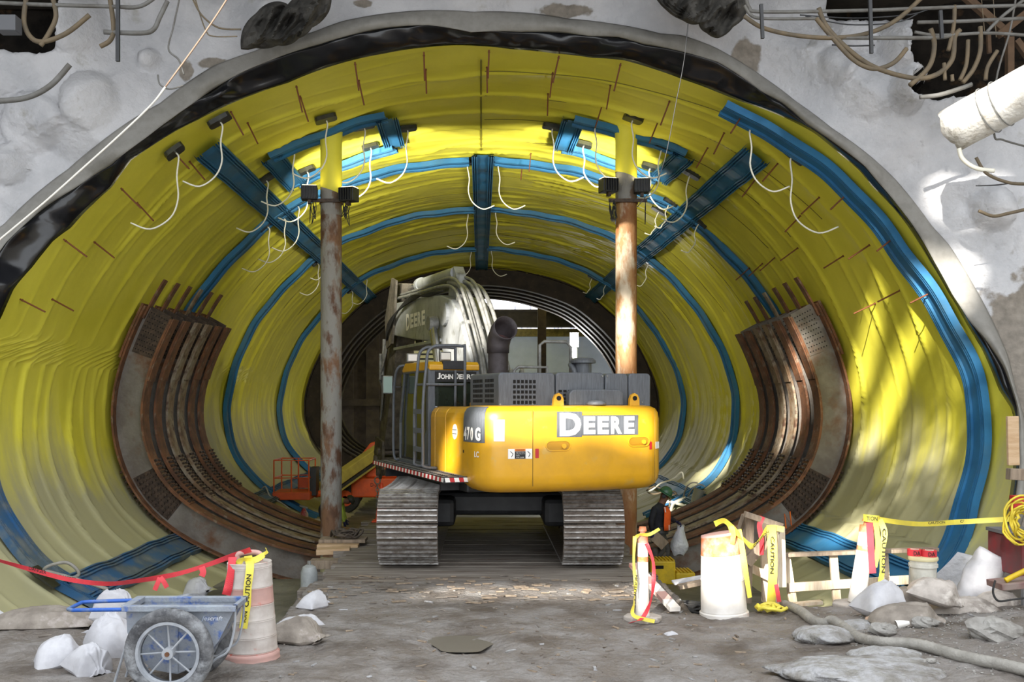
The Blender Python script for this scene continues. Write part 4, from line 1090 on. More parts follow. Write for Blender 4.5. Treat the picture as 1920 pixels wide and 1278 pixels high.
# mirror and front handrail
mr = build(U().box((CU0 - .20, 1.30, 2.78), (.19, .05, .33), Matrix.Rotation(-.3, 3, 'Z')), 'mirror', M_HOSE, ex, bevel=.03)
build(U().box((CU0 - .207, 1.272, 2.78), (.155, .01, .29), Matrix.Rotation(-.3, 3, 'Z')), 'mirror_glass', mat('mirror_glass', '5d6b62', rough=.25, metal=.5), mr)
build(U().bar((CU0 - .12, 1.3, 2.74), (CU0 + .02, 1.22, 2.74), .02, .02), 'mirror_arm', M_CHARDK, ex)
build(U().tube(smoothpath([(CU0 + .1, 1.05, 3.12), (CU0 - .06, 1.1, 3.08), (CU0 - .09, 1.25, 2.8), (CU0 - .08, 1.36, 2.2), (CU0 - .07, 1.36, 1.5), (CU0 + .02, 1.3, 1.44)], 5), .025, 8), 'front_grab_rail', M_CHAR, ex, smooth=True)
# --- ladder with rails on the left side
for v, du in ((-.72, 0), (-1.22, 0)):
    build(U().tube(smoothpath([(-1.46, v, 1.43), (-1.68, v, 1.46), (-1.69, v, 1.6), (-1.69, v, 2.4), (-1.64, v, 3.0), (-1.6, v, 3.27), (-1.48, v, 3.36)], 5) + smoothpath([(-1.48, v, 3.36), (-1.05, v, 3.36), (-1.0, v, 3.28), (-1.0, v, 2.4)], 4), .025, 8), 'ladder_rail', M_CHAR, ex, smooth=True)
for z in (1.72, 2.02, 2.32): build(U().box((-1.69, -.97, z), (.05, .5, .075)), 'ladder_rung', M_CHAR, ex)
build(U().cyl((-1.64, -.72, 2.75), (-1.64, -1.22, 2.75), .02, n=8), 'ladder_bar', M_CHAR, ex); build(U().cyl((-1.0, -.72, 2.75), (-1.64, -.72, 2.75), .02, n=8), 'ladder_bar', M_CHAR, ex); build(U().cyl((-1.0, -1.22, 2.75), (-1.64, -1.22, 2.75), .02, n=8), 'ladder_bar', M_CHAR, ex)
build(U().lathe([(.07, 2.4), (.07, 2.46), (.04, 2.47), (.04, 2.52)], (-.82, -1.15, 0), 14), 'filler_cap', M_DEERE, ex)
# --- catwalk with striped edge
WU0, WU1, WV0, WV1, WZ = -1.80, -1.43, -2.72, 1.75, 1.37
build(U().b2(WU0, WU1, WV0, WV1, WZ, WZ + .03), 'catwalk', M_GRATE, ex)
for u in (-1.72, -1.55): build(U().tube([(u, v, WZ + .034 + .006 * math.sin(v * 60)) for v in np.linspace(WV0 + .1, WV1 - .1, 90)], .008, 4), 'catwalk_tread', M_CHARDK, ex)
build(U().b2(WU0 - .012, WU0, WV0 - .012, WV1, WZ - .05, WZ + .035), 'catwalk_edge', M_CHARDK, ex)
build(U().b2(WU0, WU1, WV0 - .012, WV0, WZ - .05, WZ + .035), 'catwalk_edge', M_CHARDK, ex)
nst = 44
for k in range(nst):
    v = WV0 + (WV1 - WV0) * k / nst
    q = [(v, WZ - .04), (v + .1, WZ - .04), (v + .08, WZ + .022), (v - .02, WZ + .022)]
    build(U().prism(q, lambda p, r, t: Vector((t, p, r)), WU0 - .017, WU0 - .012), 'edge_stripe', M_RED if k % 2 else M_WHITE, ex)
for k in range(5):
    u = WU0 + .02 + k * .07
    q = [(u, WZ - .04), (u + .07, WZ - .04), (u + .055, WZ + .022), (u - .015, WZ + .022)]
    build(U().prism(q, lambda p, r, t: Vector((p, t, r)), WV0 - .017, WV0 - .012), 'edge_stripe', M_RED if k % 2 else M_WHITE, ex)
build(U().box((-1.5, 1.0, 1.25), (.5, .06, .2)), 'catwalk_bracket', M_CHARDK, ex); build(U().box((-1.5, -2.2, 1.27), (.4, .06, .2)), 'catwalk_bracket', M_CHARDK, ex)
# --- boom
bp = [(0.0, 1.7), (-.05, 2.2), (.5, 3.2), (1.2, 4.05), (1.7, 4.4), (2.4, 4.55), (3.4, 4.62), (6.1, 4.72), (6.4, 4.5), (6.25, 4.0), (4.2, 3.78), (2.9, 3.68), (2.3, 3.5), (1.85, 3.1), (1.1, 2.2), (.6, 1.7)]
boom = build(U().prism(bp, lambda p, r, t: Vector((t, p, r)), -.33, .33), 'boom', M_BOOM, ex, bevel=.03)
parent_T[boom] = TU
build(U().b2(-.36, .36, 2.3, 6.0, 3.64, 3.70), 'boom_lower_flange', M_BOOM, boom)
sdv = Vector((0, -1, 0))
letters('D', .30, .36, M_WHITE, boom, (-.338, 4.95, 4.02), sdv, ud, bold=.045)
for k, ch in enumerate('EERE'): letters(ch, .26, .30, M_WHITE, boom, (-.338, 4.60 - k * .30, 4.05), sdv, ud, bold=.045)
# hoses along the boom back
for k, (u, r, dz) in enumerate([(-.28, .035, .05), (-.17, .045, .12), (-.06, .05, .08), (.06, .04, .16), (.16, .05, .08), (.27, .04, .12), (-.22, .03, .2), (.1, .03, .24)]):
    q = smoothpath([(u, -.5, 2.3 + dz), (u, -.18, 2.4), (u * 1.05, .12, 2.75 + dz), (u, .42, 3.25 + dz), (u, 1.1, 4.1 + dz), (u * .9, 1.65, 4.52 + dz), (u * .9, 2.4, 4.68 + dz)] + ([(u * .9, 4.2, 4.75 + dz * .6), (u, 6.0, 4.8 + dz * .5)] if k % 2 == 0 else []), 6)
    build(U().tube(q, r, 8), 'hydraulic_hose', M_HOSE, boom, smooth=True)
for k in range(9):
    u = rnd.uniform(-.3, .3); v = rnd.uniform(.1, 1.9)
    z = np.interp(v, [.0, .5, 1.2, 1.7, 2.4], [2.3, 3.25, 4.1, 4.45, 4.6])
    build(U().box((u, v - .05, z + .1), (.12, .12, .09), Matrix.Rotation(-.7, 3, 'X')), 'hose_clamp', M_HOSE, boom, bevel=.015)
for s in (-.2, .2, .0):
    q = [(s, -.55, 2.35), (s - .05, -.75, 2.75), (s, -.65, 3.0), (s + .05, -.4, 2.9), (s, -.2, 2.6)]
    build(U().tube(smoothpath(q, 6), .035, 8), 'hydraulic_hose', M_HOSE, boom, smooth=True)
for k in range(4):
    q = [(-.3, 2.3 + k * .1, 4.62), (-.37, 3.2, 4.66 - k * .02), (-.38, 4.3, 4.62 + .03 * k), (-.4, 5.4, 4.5), (-.44, 6.2, 4.25 - k * .06), (-.4, 6.5, 3.9)]
    build(U().tube(smoothpath(q, 6), .022, 6), 'hydraulic_hose', M_RUBBER, boom, smooth=True)
# arm cylinder
ac = build(U().cyl((-.02, 2.3, 4.98), (-.02, 4.9, 5.03), .13, n=18), 'arm_cylinder', M_BOOM, ex, smooth=True, auto=40)
build(U().cyl((-.02, 4.9, 5.03), (-.02, 6.0, 5.05), .07, n=14), 'cylinder_rod', M_CHROME, ac, smooth=True, auto=40)
build(U().lathe([(.155, -.08), (.155, .08)], (-.02, 4.88, 5.03), 18, 'y'), 'cylinder_gland', M_BOOM, ac)
build(U().prism([(1.9, 4.4), (2.1, 4.95), (2.25, 5.1), (2.45, 5.05), (2.6, 4.5)], lambda p, r, t: Vector((t, p, r)), -.1, .1), 'cylinder_lug', M_BOOM, ac)
# boom hoist cylinders
for s in (-1, 1):
    hc_ = build(U().cyl((s * .46, 1.15, 1.5), (s * .46, 2.0, 3.0), .12, n=16), 'hoist_cylinder', M_BOOM, ex, smooth=True, auto=40)
    build(U().cyl((s * .46, 2.0, 3.0), (s * .46, 2.45, 3.95), .075, n=14), 'cylinder_rod', M_CHROME, hc_, smooth=True, auto=40)
    build(U().lathe([(.14, -.09), (.14, .09)], (s * .46, 2.47, 4.0), 16, 'x'), 'rod_eye', M_HOSE, hc_)
    build(U().lathe([(.22, -.03), (.22, .03)], (s * .36, 2.0, 4.15), 20, 'x'), 'pin_boss', M_BOOM, boom)
# stick
sp_ = [(5.75, 5.15), (6.15, 5.2), (6.75, 4.6), (7.2, 3.5), (8.1, 1.35), (7.85, 1.2), (7.55, 1.3), (6.55, 3.2), (6.2, 4.0), (5.9, 4.7)]
stk = build(U().prism(sp_, lambda p, r, t: Vector((t, p, r)), -.22, .22), 'stick', M_STICK, ex, bevel=.02)
for s in (-.36, .36): build(U().prism([(5.7, 5.2), (6.1, 5.3), (6.75, 4.4), (6.6, 3.7), (6.1, 3.8), (5.85, 4.4)], lambda p, r, t: Vector((t, p, r)), s - .025, s + .025), 'boom_nose_plate', M_STICK, ex)
bc = build(U().cyl((-.02, 6.9, 4.3), (-.02, 7.75, 2.7), .1, n=14), 'bucket_cylinder', M_STICK, ex, smooth=True, auto=40)
build(U().cyl((-.02, 7.75, 2.7), (-.02, 8.3, 1.75), .06, n=12), 'cylinder_rod', M_CHROME, bc, smooth=True)
for k in range(4):
    q = [(-.3, 6.6, 4.0), (-.36, 7.0, 3.5 - .05 * k), (-.3 - .03 * k, 7.25, 3.0), (-.27, 7.45, 2.5 + .1 * k), (-.26, 7.7, 2.0)]
    build(U().tube(smoothpath(q, 5), .025, 6), 'hydraulic_hose', M_HOSE, stk, smooth=True)
for q in ([(-.34, 7.0, 3.95), (-.34, 7.15, 3.1)], [(-.42, 7.02, 3.6), (-.38, 7.2, 3.0)]): build(U().tube(q, .035, 8), 'hose_pipe', M_HOSE, stk)
cp = build(U().prism([(7.5, 1.5), (8.2, 1.6), (8.4, 1.2), (8.15, .75), (7.85, .55), (7.55, .8)], lambda p, r, t: Vector((t, p, r)), -.27, -.2), 'coupler_plate', M_STICK, ex, bevel=.01)
build(U().prism([(7.5, 1.5), (8.2, 1.6), (8.4, 1.2), (8.15, .75), (7.85, .55), (7.55, .8)], lambda p, r, t: Vector((t, p, r)), .2, .27), 'coupler_plate', M_STICK, ex, bevel=.01)
for (v, z, r) in ((7.75, 1.25, .09), (8.1, 1.05, .09), (7.85, .72, .08)): build(U().cyl((-.33, v, z), (.33, v, z), r, n=14), 'coupler_pin', M_TRACK, cp)
build(U().b2(-.2, .2, 7.65, 8.2, .85, 1.1), 'coupler_body', M_STICK, cp, bevel=.02)
# --- chain with hook hanging from the coupler
pc = TU @ Vector((-.3, 7.86, .60))
ch = thing('lifting_chain', 'steel chain with hook hanging from the excavator arm', 'chain', (pc.x, pc.y, -.95))
link = MB()
z = pc.z
build(MB().tube([pc + Vector((.07 * math.cos(a), 0, -.07 + .09 * math.sin(a))) for a in np.linspace(0, 2 * PI, 14, endpoint=False)], .018, 6, closed=True), 'shackle', M_HOSE, ch)
z -= .16; k = 0
while z > -.6:
    c0 = Vector((pc.x, pc.y, z - .05)); ax = Vector((1, 0, 0)) if k % 2 else Vector((0, 1, 0))
    build(MB().tube([c0 + ax * (.034 * math.cos(a)) + Vector((0, 0, .062 * math.sin(a))) for a in np.linspace(0, 2 * PI, 12, endpoint=False)], .012, 5, closed=True), 'chain_link', M_HOSE, ch)
    z -= .094; k += 1
build(MB().tube(smoothpath([(pc.x, pc.y, z), (pc.x + .03, pc.y, z - .1), (pc.x + .02, pc.y, z - .2), (pc.x - .06, pc.y, z - .2), (pc.x - .07, pc.y, z - .12)], 4), .02, 6), 'hook', M_HOSE, ch)
# ---------------------------------------------------------------- timber deck under the excavator
td = thing('timber_deck', 'muddy timber plank deck carrying the excavator tracks', 'deck', (0, 17, -.9))
y = 13.35; k = 0
while y < 21.6:
    w = rnd.uniform(.27, .31); x0 = -2.3 + rnd.uniform(-.16, .12) - .06 * (y > 18); x1 = 2.42 + rnd.uniform(-.1, .12)
    zt = rnd.uniform(-.018, .006)
    build(MB().box(((x0 + x1) / 2, y + w / 2, zt - .075), (x1 - x0, w - .012, .15), Matrix.Rotation(rnd.uniform(-.004, .004), 3, 'Z')), 'plank', M_TIMBER, td, bevel=.008)
    y += w
for x in (-1.9, -.7, .7, 2.0): build(MB().b2(x - .15, x + .15, 13.5, 21.4, -.46, -.17), 'bearer', M_TIMBER, td)
for x in (-1.9, 2.0):
    for yy in np.arange(14, 21.4, 1.4): build(MB().b2(x - .22, x + .22, yy - .16, yy + .16, -.88 if yy < 19.5 else -.68, -.46), 'crib_block', M_WOODGREY, td)
def board(p0, p1, w, h, m, label, name='lumber_board', group=None, up=(0, 0, 1), cat='board'):
    return build(MB().bar(p0, p1, w, h, up), name, m, label=label, cat=cat, group=group, bevel=.006)
# lumber stacked along the left edge of the deck
board((-2.75, 16.9, -.02), (-2.2, 16.95, .0), .3, .09, M_WOOD, 'pale fresh lumber block atop the stack at the deck edge', group='lumber beside the deck')
board((-2.8, 17.6, .08), (-2.0, 17.6, .08), .42, .06, M_WOODGREY, 'wide weathered board carrying the coiled rope beside the track', group='lumber beside the deck')
board((-2.8, 17.3, .01), (-2.1, 17.3, .01), .2, .07, M_WOOD, 'narrow fresh plank under the rope board', group='lumber beside the deck')
board((-2.78, 16.5, -.16), (-2.15, 16.5, -.16), .28, .14, M_WOODGREY, 'grey squared timber below the fresh lumber block', group='lumber beside the deck')
board((-2.76, 16.1, -.33), (-2.2, 16.1, -.33), .26, .16, M_TIMBER, 'brown squared timber lowest in the stack at the deck edge', group='lumber beside the deck')
pl = thing('padded_pile', 'grey propane bottle standing between the left column and the deck', 'gas bottle', (-2.62, 15.4, -.9))
build(MB().lathe([(.1, -.9), (.13, -.85), (.13, -.12), (.1, -.03), (.05, .0)], (-2.62, 15.4, 0), 16), 'bottle_body', mat('bottle_grey', 'a3a7a8', '8e9293', 5, .5), pl, smooth=True, auto=40)
build(MB().cyl((-2.62, 15.4, 0), (-2.62, 15.4, .06), .03, n=8), 'valve', M_HOSE, pl)
pl.name = 'gas_bottle'
# rope coil
def coil(c, r, n, rr, m, name, label, cat, flat=.35, seed=1, loops=6, tilt=None, group=None, spread=.3):
    R = random.Random(seed); pts = []
    for k in range(loops * 14):
        a = 2 * PI * k / 14; q = r * (1 + spread * math.sin(k * .37 + seed)) * (.75 + .25 * math.sin(k * .11))
        v = Vector((q * math.cos(a) + R.uniform(-.015, .015), q * math.sin(a) * .9, R.uniform(0, flat * r) + .02))
        if tilt is not None: v = tilt @ v
        pts.append(Vector(c) + v)
    return build(MB().tube(smoothpath(pts, 2), rr, 6), name, m, smooth=True, label=label, cat=cat, group=group)
coil((-2.35, 17.6, .115), .22, 6, .02, mat('brown_rope', '5b5148', '463e37', 9, .9), 'rope_coil', 'tangled brown rope heaped on the board beside the left track', 'rope', .55, 3, 8)

# ---------------------------------------------------------------- bags
def bag(name, label, m, x, y, size, rot=0, seed=1, tilt=0, roll=0, z=None, cat='sandbag', group=None, neck=True, sink=.03):
    l, w, h = size; n, mm = 44, 36
    u = np.linspace(-1, 1, n); v = np.linspace(-1, 1, mm); Uu, Vv = np.meshgrid(u, v, indexing='ij')
    th = (np.clip(1 - np.abs(Uu) ** 2.6, 0, 1) ** .62) * (np.clip(1 - np.abs(Vv) ** 2.2, 0, 1) ** .62)
    ss = lambda a, b: np.clip((Uu - a) / (b - a), 0, 1) ** 2 * (3 - 2 * np.clip((Uu - a) / (b - a), 0, 1))
    ww = 1 - (.68 * ss(.45, .82) - .40 * ss(.86, 1.0) if neck else 0)
    if neck: th = th * (1 - .45 * ss(.5, .85)) + .10 * ss(.8, 1.0)
    crease = (1 - np.abs(np.sin(4.5 * np.arctan2(Vv, 1.25 - Uu) + seed + 2 * vn(Uu * 2.5, Vv * 2.5, seed + 3)))) ** 3
    wr = .10 * fbm(Uu * 1.6 + seed * 7, Vv * 1.6, seed, 2) + .035 * np.sin(Vv * 13 + 4 * Uu + seed + 3 * vn(Uu * 2, Vv * 2, seed)) * np.clip(Uu + .1, 0, 1) + .05 * crease * np.clip(Uu + .7, 0, 1) + .03 * np.abs(fbm(Uu * 4, Vv * 5, seed + 9, 3)) 
    top = np.stack([Uu * l / 2 * (1 + .05 * np.sin(3 * Vv + seed)), Vv * w / 2 * ww * (1 + .06 * np.sin(4 * Uu + seed)), th * h * (.72 + wr * 2.4) + wr * .1 * h], -1)
    bot = np.stack([top[..., 0], top[..., 1], -th * h * .25], -1)
    R = Matrix.Rotation(rot, 4, 'Z') @ Matrix.Rotation(tilt, 4, 'Y') @ Matrix.Rotation(roll, 4, 'X')
    zz = (max(gz(x, y), -.05) if z is None else z) + h * .25 - sink
    mb = MB(Matrix.Translation((x, y, zz)) @ R); mb.grid(top); mb.grid(bot[:, ::-1])
    return build(mb, name, m, smooth=True, fix=False, label=label, cat=cat, group=group)
gl_ = 'sandbags left of the wheelbarrow'; gr_ = 'sandbags heaped at the right'
def gp(px, py, z=.05):
    p = G(px, py, z); return p.x, p.y
x, y = gp(112, 1240); bag('sandbag', 'white woven sandbag farthest left of the wheelbarrow', M_BAG, x, y, (.44, .42, .30), .5, 3, -.15, group=gl_)
x, y = gp(168, 1258); bag('sandbag', 'plump white sandbag nearest the camera beside the wheelbarrow', M_BAG, x, y, (.40, .34, .32), -.7, 5, .2, group=gl_, sink=.05)
x, y = gp(205, 1215); bag('sandbag', 'white sandbag slumped against the wheelbarrow handles', M_BAG, x, y, (.55, .46, .42), 2.4, 9, -.3, group=gl_)
x, y = gp(205, 1180); bag('empty_sack', 'flat white sack propped under the wheelbarrow handles', M_BAG, x, y + .1, (.46, .16, .40), .1, 12, group=gl_, neck=False, cat='sack', z=.10)
x, y = gp(60, 1180); bag('muddy_sack', 'mud soaked grey sack lying at the far left', M_BAGMUD, x, y + .3, (1.1, .55, .24), .15, 14, cat='sack', neck=False)
x, y = gp(560, 1200); bag('muddy_sack', 'mud soaked sack behind the striped drum', M_BAGMUD, x, y, (.6, .45, .26), -.5, 16, cat='sack')
x, y = gp(565, 1165); bag('empty_sack', 'crumpled white sack behind the striped drum', M_BAG, x, y, (.45, .3, .14), .5, 18, cat='sack', neck=False)
x, y = gp(585, 1140); bag('rubble_bag', 'small white bag at the edge of the deck', M_BAG, x, y + .2, (.4, .25, .22), 1, 19, cat='sack')
bag('small_sandbag', 'small white sandbag alone on the wet slab', M_BAG, -4.75, 17.0, (.45, .34, .34), -.3, 21, -.2, z=-.78)
x, y = gp(1655, 1150, .15); bag('sandbag', 'bright white sandbag leftmost in the right heap', M_BAG, x, y, (.56, .44, .42), .3, 23, .1, group=gr_)
x, y = gp(1760, 1150, .15); bag('sandbag', 'dirty grey sandbag on top of the right heap', M_BAGDIRT, x, y + .1, (.58, .36, .30), -.5, 25, .25, group=gr_, z=.26)
x, y = gp(1700, 1165, .15); bag('sandbag', 'mud soaked sandbag lowest in the right heap', M_BAGMUD, x, y, (.75, .45, .26), -.15, 27, group=gr_)
x, y = gp(1730, 1140, .15); bag('sandbag', 'flattened dirty sandbag under the grey one in the right heap', M_BAGMUD, x, y + .3, (.7, .5, .3), .1, 29, group=gr_)
x, y = gp(1800, 1130, .2); bag('empty_sack', 'crumpled pale sack at the foot of the upright bag', M_BAGDIRT, x, y, (.85, .5, .2), -.1, 31, group=gr_, neck=False, cat='sack')
x, y = gp(1870, 1115, .2); bag('empty_sack', 'flat pale sack beside the red cart', M_BAGDIRT, x, y, (.5, .4, .18), .4, 33, group=gr_, neck=False, cat='sack')
# upright open sack
x, y = gp(1815, 1105, .2); z0 = gz(x, y)
n = 30; rows = []
for t in np.linspace(0, 1, 18):
    cx = x + .05 + .26 * t ** 1.3; rr_ = .22 * (1 - .15 * (t - .3) ** 2) * (.7 + .3 * min(1, t * 8)) * (1 - .22 * max(0, t - .75) / .25)
    row = []
    for k in range(n):
        a = 2 * PI * k / n
        w_ = 1 + .10 * float(fbm(np.array(a * 1.2), np.array(t * 3), 51, 3)) * 4 + .03 * math.sin(5 * a + 9 * t)
        row.append((cx + rr_ * w_ * math.cos(a) * 1.1, y + rr_ * w_ * math.sin(a) * .8, z0 + .02 + .60 * t + (.05 * math.sin(2 * a + 1) - .12 * math.cos(a) if t > .9 else 0) * (t - .5)))
    rows.append(row)
for sc in (.8, .5): rows.append([((p[0] - rows[17][0][0]) * 0 + x + .31 + (p[0] - x - .31) * sc, y + (p[1] - y) * sc, p[2] - .10 * (1 - sc) - .05) for p in rows[17]])
mb = MB().grid(np.array(rows), cv=True); mb.add(rows[0], [tuple(range(n))])
build(mb, 'upright_sack', M_BAG, smooth=True, fix=False, label='tall white sack standing open and leaning right', cat='sack')

# ---------------------------------------------------------------- traffic drums
def drum(px, py, zg, r, h, label, bands, lean=(0, 0), dent=0, seed=1, name='traffic_drum', base=1.06):
    p = G(px, py, zg); x, y = p.x, min(p.y, 11.75); x = (px - VX) * y / F; z0 = gz(x, y) - .02
    t = thing(name, label, 'traffic drum', (x, y, z0))
    T = Matrix.Translation((x, y, z0)) @ Matrix.Rotation(lean[0], 4, 'Y') @ Matrix.Rotation(lean[1], 4, 'X')
    n = 36
    def rad_at(f): return r * (1.0 - .16 * f) if f > .08 else r * base
    prof_all = []
    for (f0, f1, m, nm) in bands:
        mb = MB(T); rows = []
        fs = [f0, f0 + .006, f0 + .012] + list(np.linspace(f0 + .02, f1 - .012, 5)) + [f1 - .004, f1]
        for j, f in enumerate(fs):
            rr0 = rad_at(f) * (1.012 if j in (1, 2) or j == len(fs) - 2 else 1.0)
            row = []
            for k in range(n):
                a = 2 * PI * k / n
                d = 1 + .03 * float(fbm(np.array(a * .9 + seed), np.array(f * 3), seed, 2)) * 2 - dent * max(0, math.cos(a - 2.2)) ** 4 * max(0, f - .5) * 1.2
                zz = f * h - (dent * .35 * max(0, f - .6) / .4 * (.5 - .5 * math.cos(a + .6)) if dent else 0)
                row.append((rr0 * d * math.cos(a), rr0 * d * math.sin(a), zz))
            rows.append(row)
        mb.grid(np.array(rows), cv=True)
        if f1 >= .99: mb.add([Vector(v) for v in rows[-1]], [tuple(range(n))])
        build(mb, nm, m, t, smooth=True, auto=50)
    hd = MB(T).tube(smoothpath([(-.1, 0, h * .98), (-.11, 0, h + .06), (-.06, 0, h + .085), (.06, 0, h + .085), (.11, 0, h + .06), (.1, 0, h * .98)], 4), .025, 8)
    if not dent: build(hd, 'carry_handle', M_DRUMP, t, smooth=True)
    return t, T
W, O_, Pk = M_DRUMW, M_DRUMO, M_DRUMP
dl, TD = drum(473, 1232, .04, .245, .93, 'dusty pink and white traffic drum behind the wheelbarrow', [(0, .1, Pk, 'base_flare'), (.1, .25, W, 'white_band'), (.25, .42, W, 'white_band'), (.42, .58, W, 'white_band'), (.58, .75, Pk, 'pink_band'), (.75, .95, W, 'white_band'), (.95, 1, W, 'top_cap')], lean=(-.03, 0), seed=2)
dr, TD2 = drum(1358, 1122, .1, .265, 1.02, 'dented orange topped white traffic drum beside the timber guard', [(0, .09, M_BARW, 'base_flare'), (.09, .45, M_BARW, 'white_band'), (.45, .74, M_BARW, 'white_band'), (.74, .97, M_DRUMO, 'orange_band'), (.97, 1, Pk, 'top_cap')], lean=(-.05, 0), dent=.16, seed=5)

# ---------------------------------------------------------------- tapes
def ribbon(pts, w, m, name, label, cat='tape', n=8, wdir=(0, 0, 1), twist=0, parent=None, group=None, wav=.0):
    pts = smoothpath(pts, n); rows = []
    for i, p in enumerate(pts):
        d = (pts[min(i + 1, len(pts) - 1)] - pts[max(i - 1, 0)]).normalized()
        wd = Vector(wdir); wd = (wd - d * wd.dot(d)).normalized()
        q = d.cross(wd); a = twist * math.sin(i * .21) + wav * math.sin(i * .9)
        wd = wd * math.cos(a) + q * math.sin(a)
        rows.append([p - wd * w / 2, p, p + wd * w / 2])
    o = build(MB().grid(np.array([[v[:] for v in r] for r in rows])), name, m, parent, smooth=False, fix=False, label=label, cat=cat, group=group)
    o.modifiers.new('thick', 'SOLIDIFY').thickness = .002
    return o
def tape_text(s, p0, p1, h, parent, m=M_INK, up=None):
    p0 = Vector(p0); p1 = Vector(p1); xd_ = (p1 - p0); L = xd_.length; xd_.normalize()
    u = Vector(up) if up is not None else Vector((0, 0, 1)); u = (u - xd_ * u.dot(xd_)).normalized()
    n = xd_.cross(u)
    letters(s, L, h, m, parent, p0 - u * h / 2 + n * .006, xd_, u, bold=.02)
xd0, yd0 = TD.translation.x, TD.translation.y
yf = yd0 - .262
tp = ribbon([(xd0 - .03, yd0 - .05, 1.02), (xd0 + .02, yd0 - .19, .97), (xd0 + .03, yf + .02, .90), (xd0 + .015, yf, .75), (xd0 + .01, yf - .008, .6), (xd0 - .01, yf - .015, .46), (xd0 - .02, yf - .02, .38)], .075, M_TAPEY, 'caution_tape', 'yellow CAUTION tape hanging down the front of the pink drum', wdir=(1, 0, 0))
tape_text('CAUTION', (xd0 + .005, yf - .008, .58), (xd0 + .03, yf + .002, .88), .045, tp, up=(-1, 0, 0))
tape_text('ION', (xd0 - .015, yf - .018, .44), (xd0 + .0, yf - .01, .54), .04, tp, up=(-1, 0, 0))
kt = ribbon([(xd0 - .12, yd0 - .12, .93), (xd0 - .06, yd0 - .16, 1.0), (xd0 + .04, yd0 - .14, .99), (xd0 + .12, yd0 - .05, 1.03), (xd0 + .16, yd0 - .1, 1.08)], .06, M_TAPEY, 'tape_knot', 'crumpled yellow tape knotted around the pink drum handle', twist=.9)
# red danger tape from the left edge to the drum
dz_ = [P(-40, 1040, 11.8), P(0, 1051, 11.7), P(60, 1068, 11.5), P(130, 1086, 11.2), P(200, 1094, 10.9), P(260, 1088, 10.6), P(330, 1076, 10.3), P(390, 1058, 10.0), P(440, 1040, 9.75), P(470, 1030, 9.6)]
dt = ribbon(dz_, .05, M_TAPER, 'danger_tape', 'red DANGER tape strung from the left edge to the pink drum', twist=.5)
for (a, b) in (((55, 1064), (88, 1073)), ((112, 1080), (145, 1086)), ((300, 1081), (322, 1077))):
    tape_text('DANGER', P(a[0], a[1], 11.42), P(b[0], b[1], 11.2), .04, dt)
ribbon([P(378, 1062, 10.0), P(381, 1072, 9.98), P(378, 1080, 9.97)], .06, M_TAPER, 'tape_tail', 'short red tail knotted on the danger tape nearest the drum', wdir=(1, 0, 0))
ribbon([P(300, 1082, 10.4), P(296, 1092, 10.38), P(290, 1106, 10.37)], .05, M_TAPER, 'tape_tail', 'red tail hanging left of the knot in the danger tape', wdir=(1, 0, 0))
ribbon([P(300, 1082, 10.4), P(307, 1090, 10.38), P(313, 1101, 10.37)], .05, M_TAPER, 'tape_tail', 'red tail hanging right of the knot in the danger tape', wdir=(1, 0, 0))
ribbon([P(436, 1044, 9.6), P(433, 1070, 9.52), P(428, 1100, 9.5), P(424, 1115, 9.5)], .08, M_TAPER, 'tape_tail', 'wide red tape end hanging at the left of the pink drum', wdir=(1, 0, 0), twist=.4)

# ---------------------------------------------------------------- wheelbarrow
WX, WY = -2.62, 8.62
wb = thing('wheelbarrow', 'dusty blue two wheeled concrete cart with long handles', 'wheelbarrow', (WX, WY + .2, 0.0))
zr, S = .73, 1900 / WY
def wx(px): return (px - VX) / S
ya, yb = WY + .05, WY + .46
x0, x1 = wx(230), wx(436)
# tray: rim rectangle tapering to a rounded trough
prof = [(x0, zr), (x0 + .01, zr - .22), (x0 + .10, zr - .42), (x0 + .22, zr - .54), (x0 + .44, zr - .58), (x0 + .62, zr - .50), (x1 - .14, zr - .30), (x1, zr - .02)]
mb = MB(); m_ = len(prof)
va = [(x, ya + .03, z) for x, z in prof]; vb = [(x, yb - .03, z) for x, z in prof]
mb.add(va + vb, [tuple(range(m_)), tuple(range(2 * m_ - 1, m_ - 1, -1))] + [(i, i + 1, i + 1 + m_, i + m_) for i in range(m_ - 1)])
tr_ = build(mb, 'tray', M_BARROW, wb)
tr_.modifiers.new('thick', 'SOLIDIFY').thickness = .012
build(MB().b2(x0 - .02, x1 + .02, ya - .03, ya + .04, zr - .035, zr + .015).b2(x0 - .02, x1 + .02, yb - .04, yb + .03, zr - .035, zr + .015).b2(x0 - .03, x0 + .05, ya, yb, zr - .03, zr + .02).b2(x1 - .02, x1 + .02, ya, yb, zr - .03, zr + .015), 'rim', M_BARROW, wb, bevel=.006)
parent_T.clear()
letters('Jescraft', .19, .05, mat('cart_letter_white', 'dfe4ee', '9fb0cc', 20, .6), wb, (wx(372), ya + .022, zr - .13), (1, 0, 0), (0, 0, 1), shear=.3, bold=.012)
hx = wx(118)
build(MB().tube([(x0 + .1, ya, zr - .02), (x0, ya, zr - .02), (hx + .05, ya + .02, zr - .03), (hx, ya + .06, zr - .03), (hx, yb - .06, zr - .03), (hx + .05, yb - .02, zr - .03), (x0, yb, zr - .02), (x0 + .1, yb, zr - .02)], .017, 10), 'handle', M_BLUEP, wb, smooth=True)
xc, zc = wx(323), .375
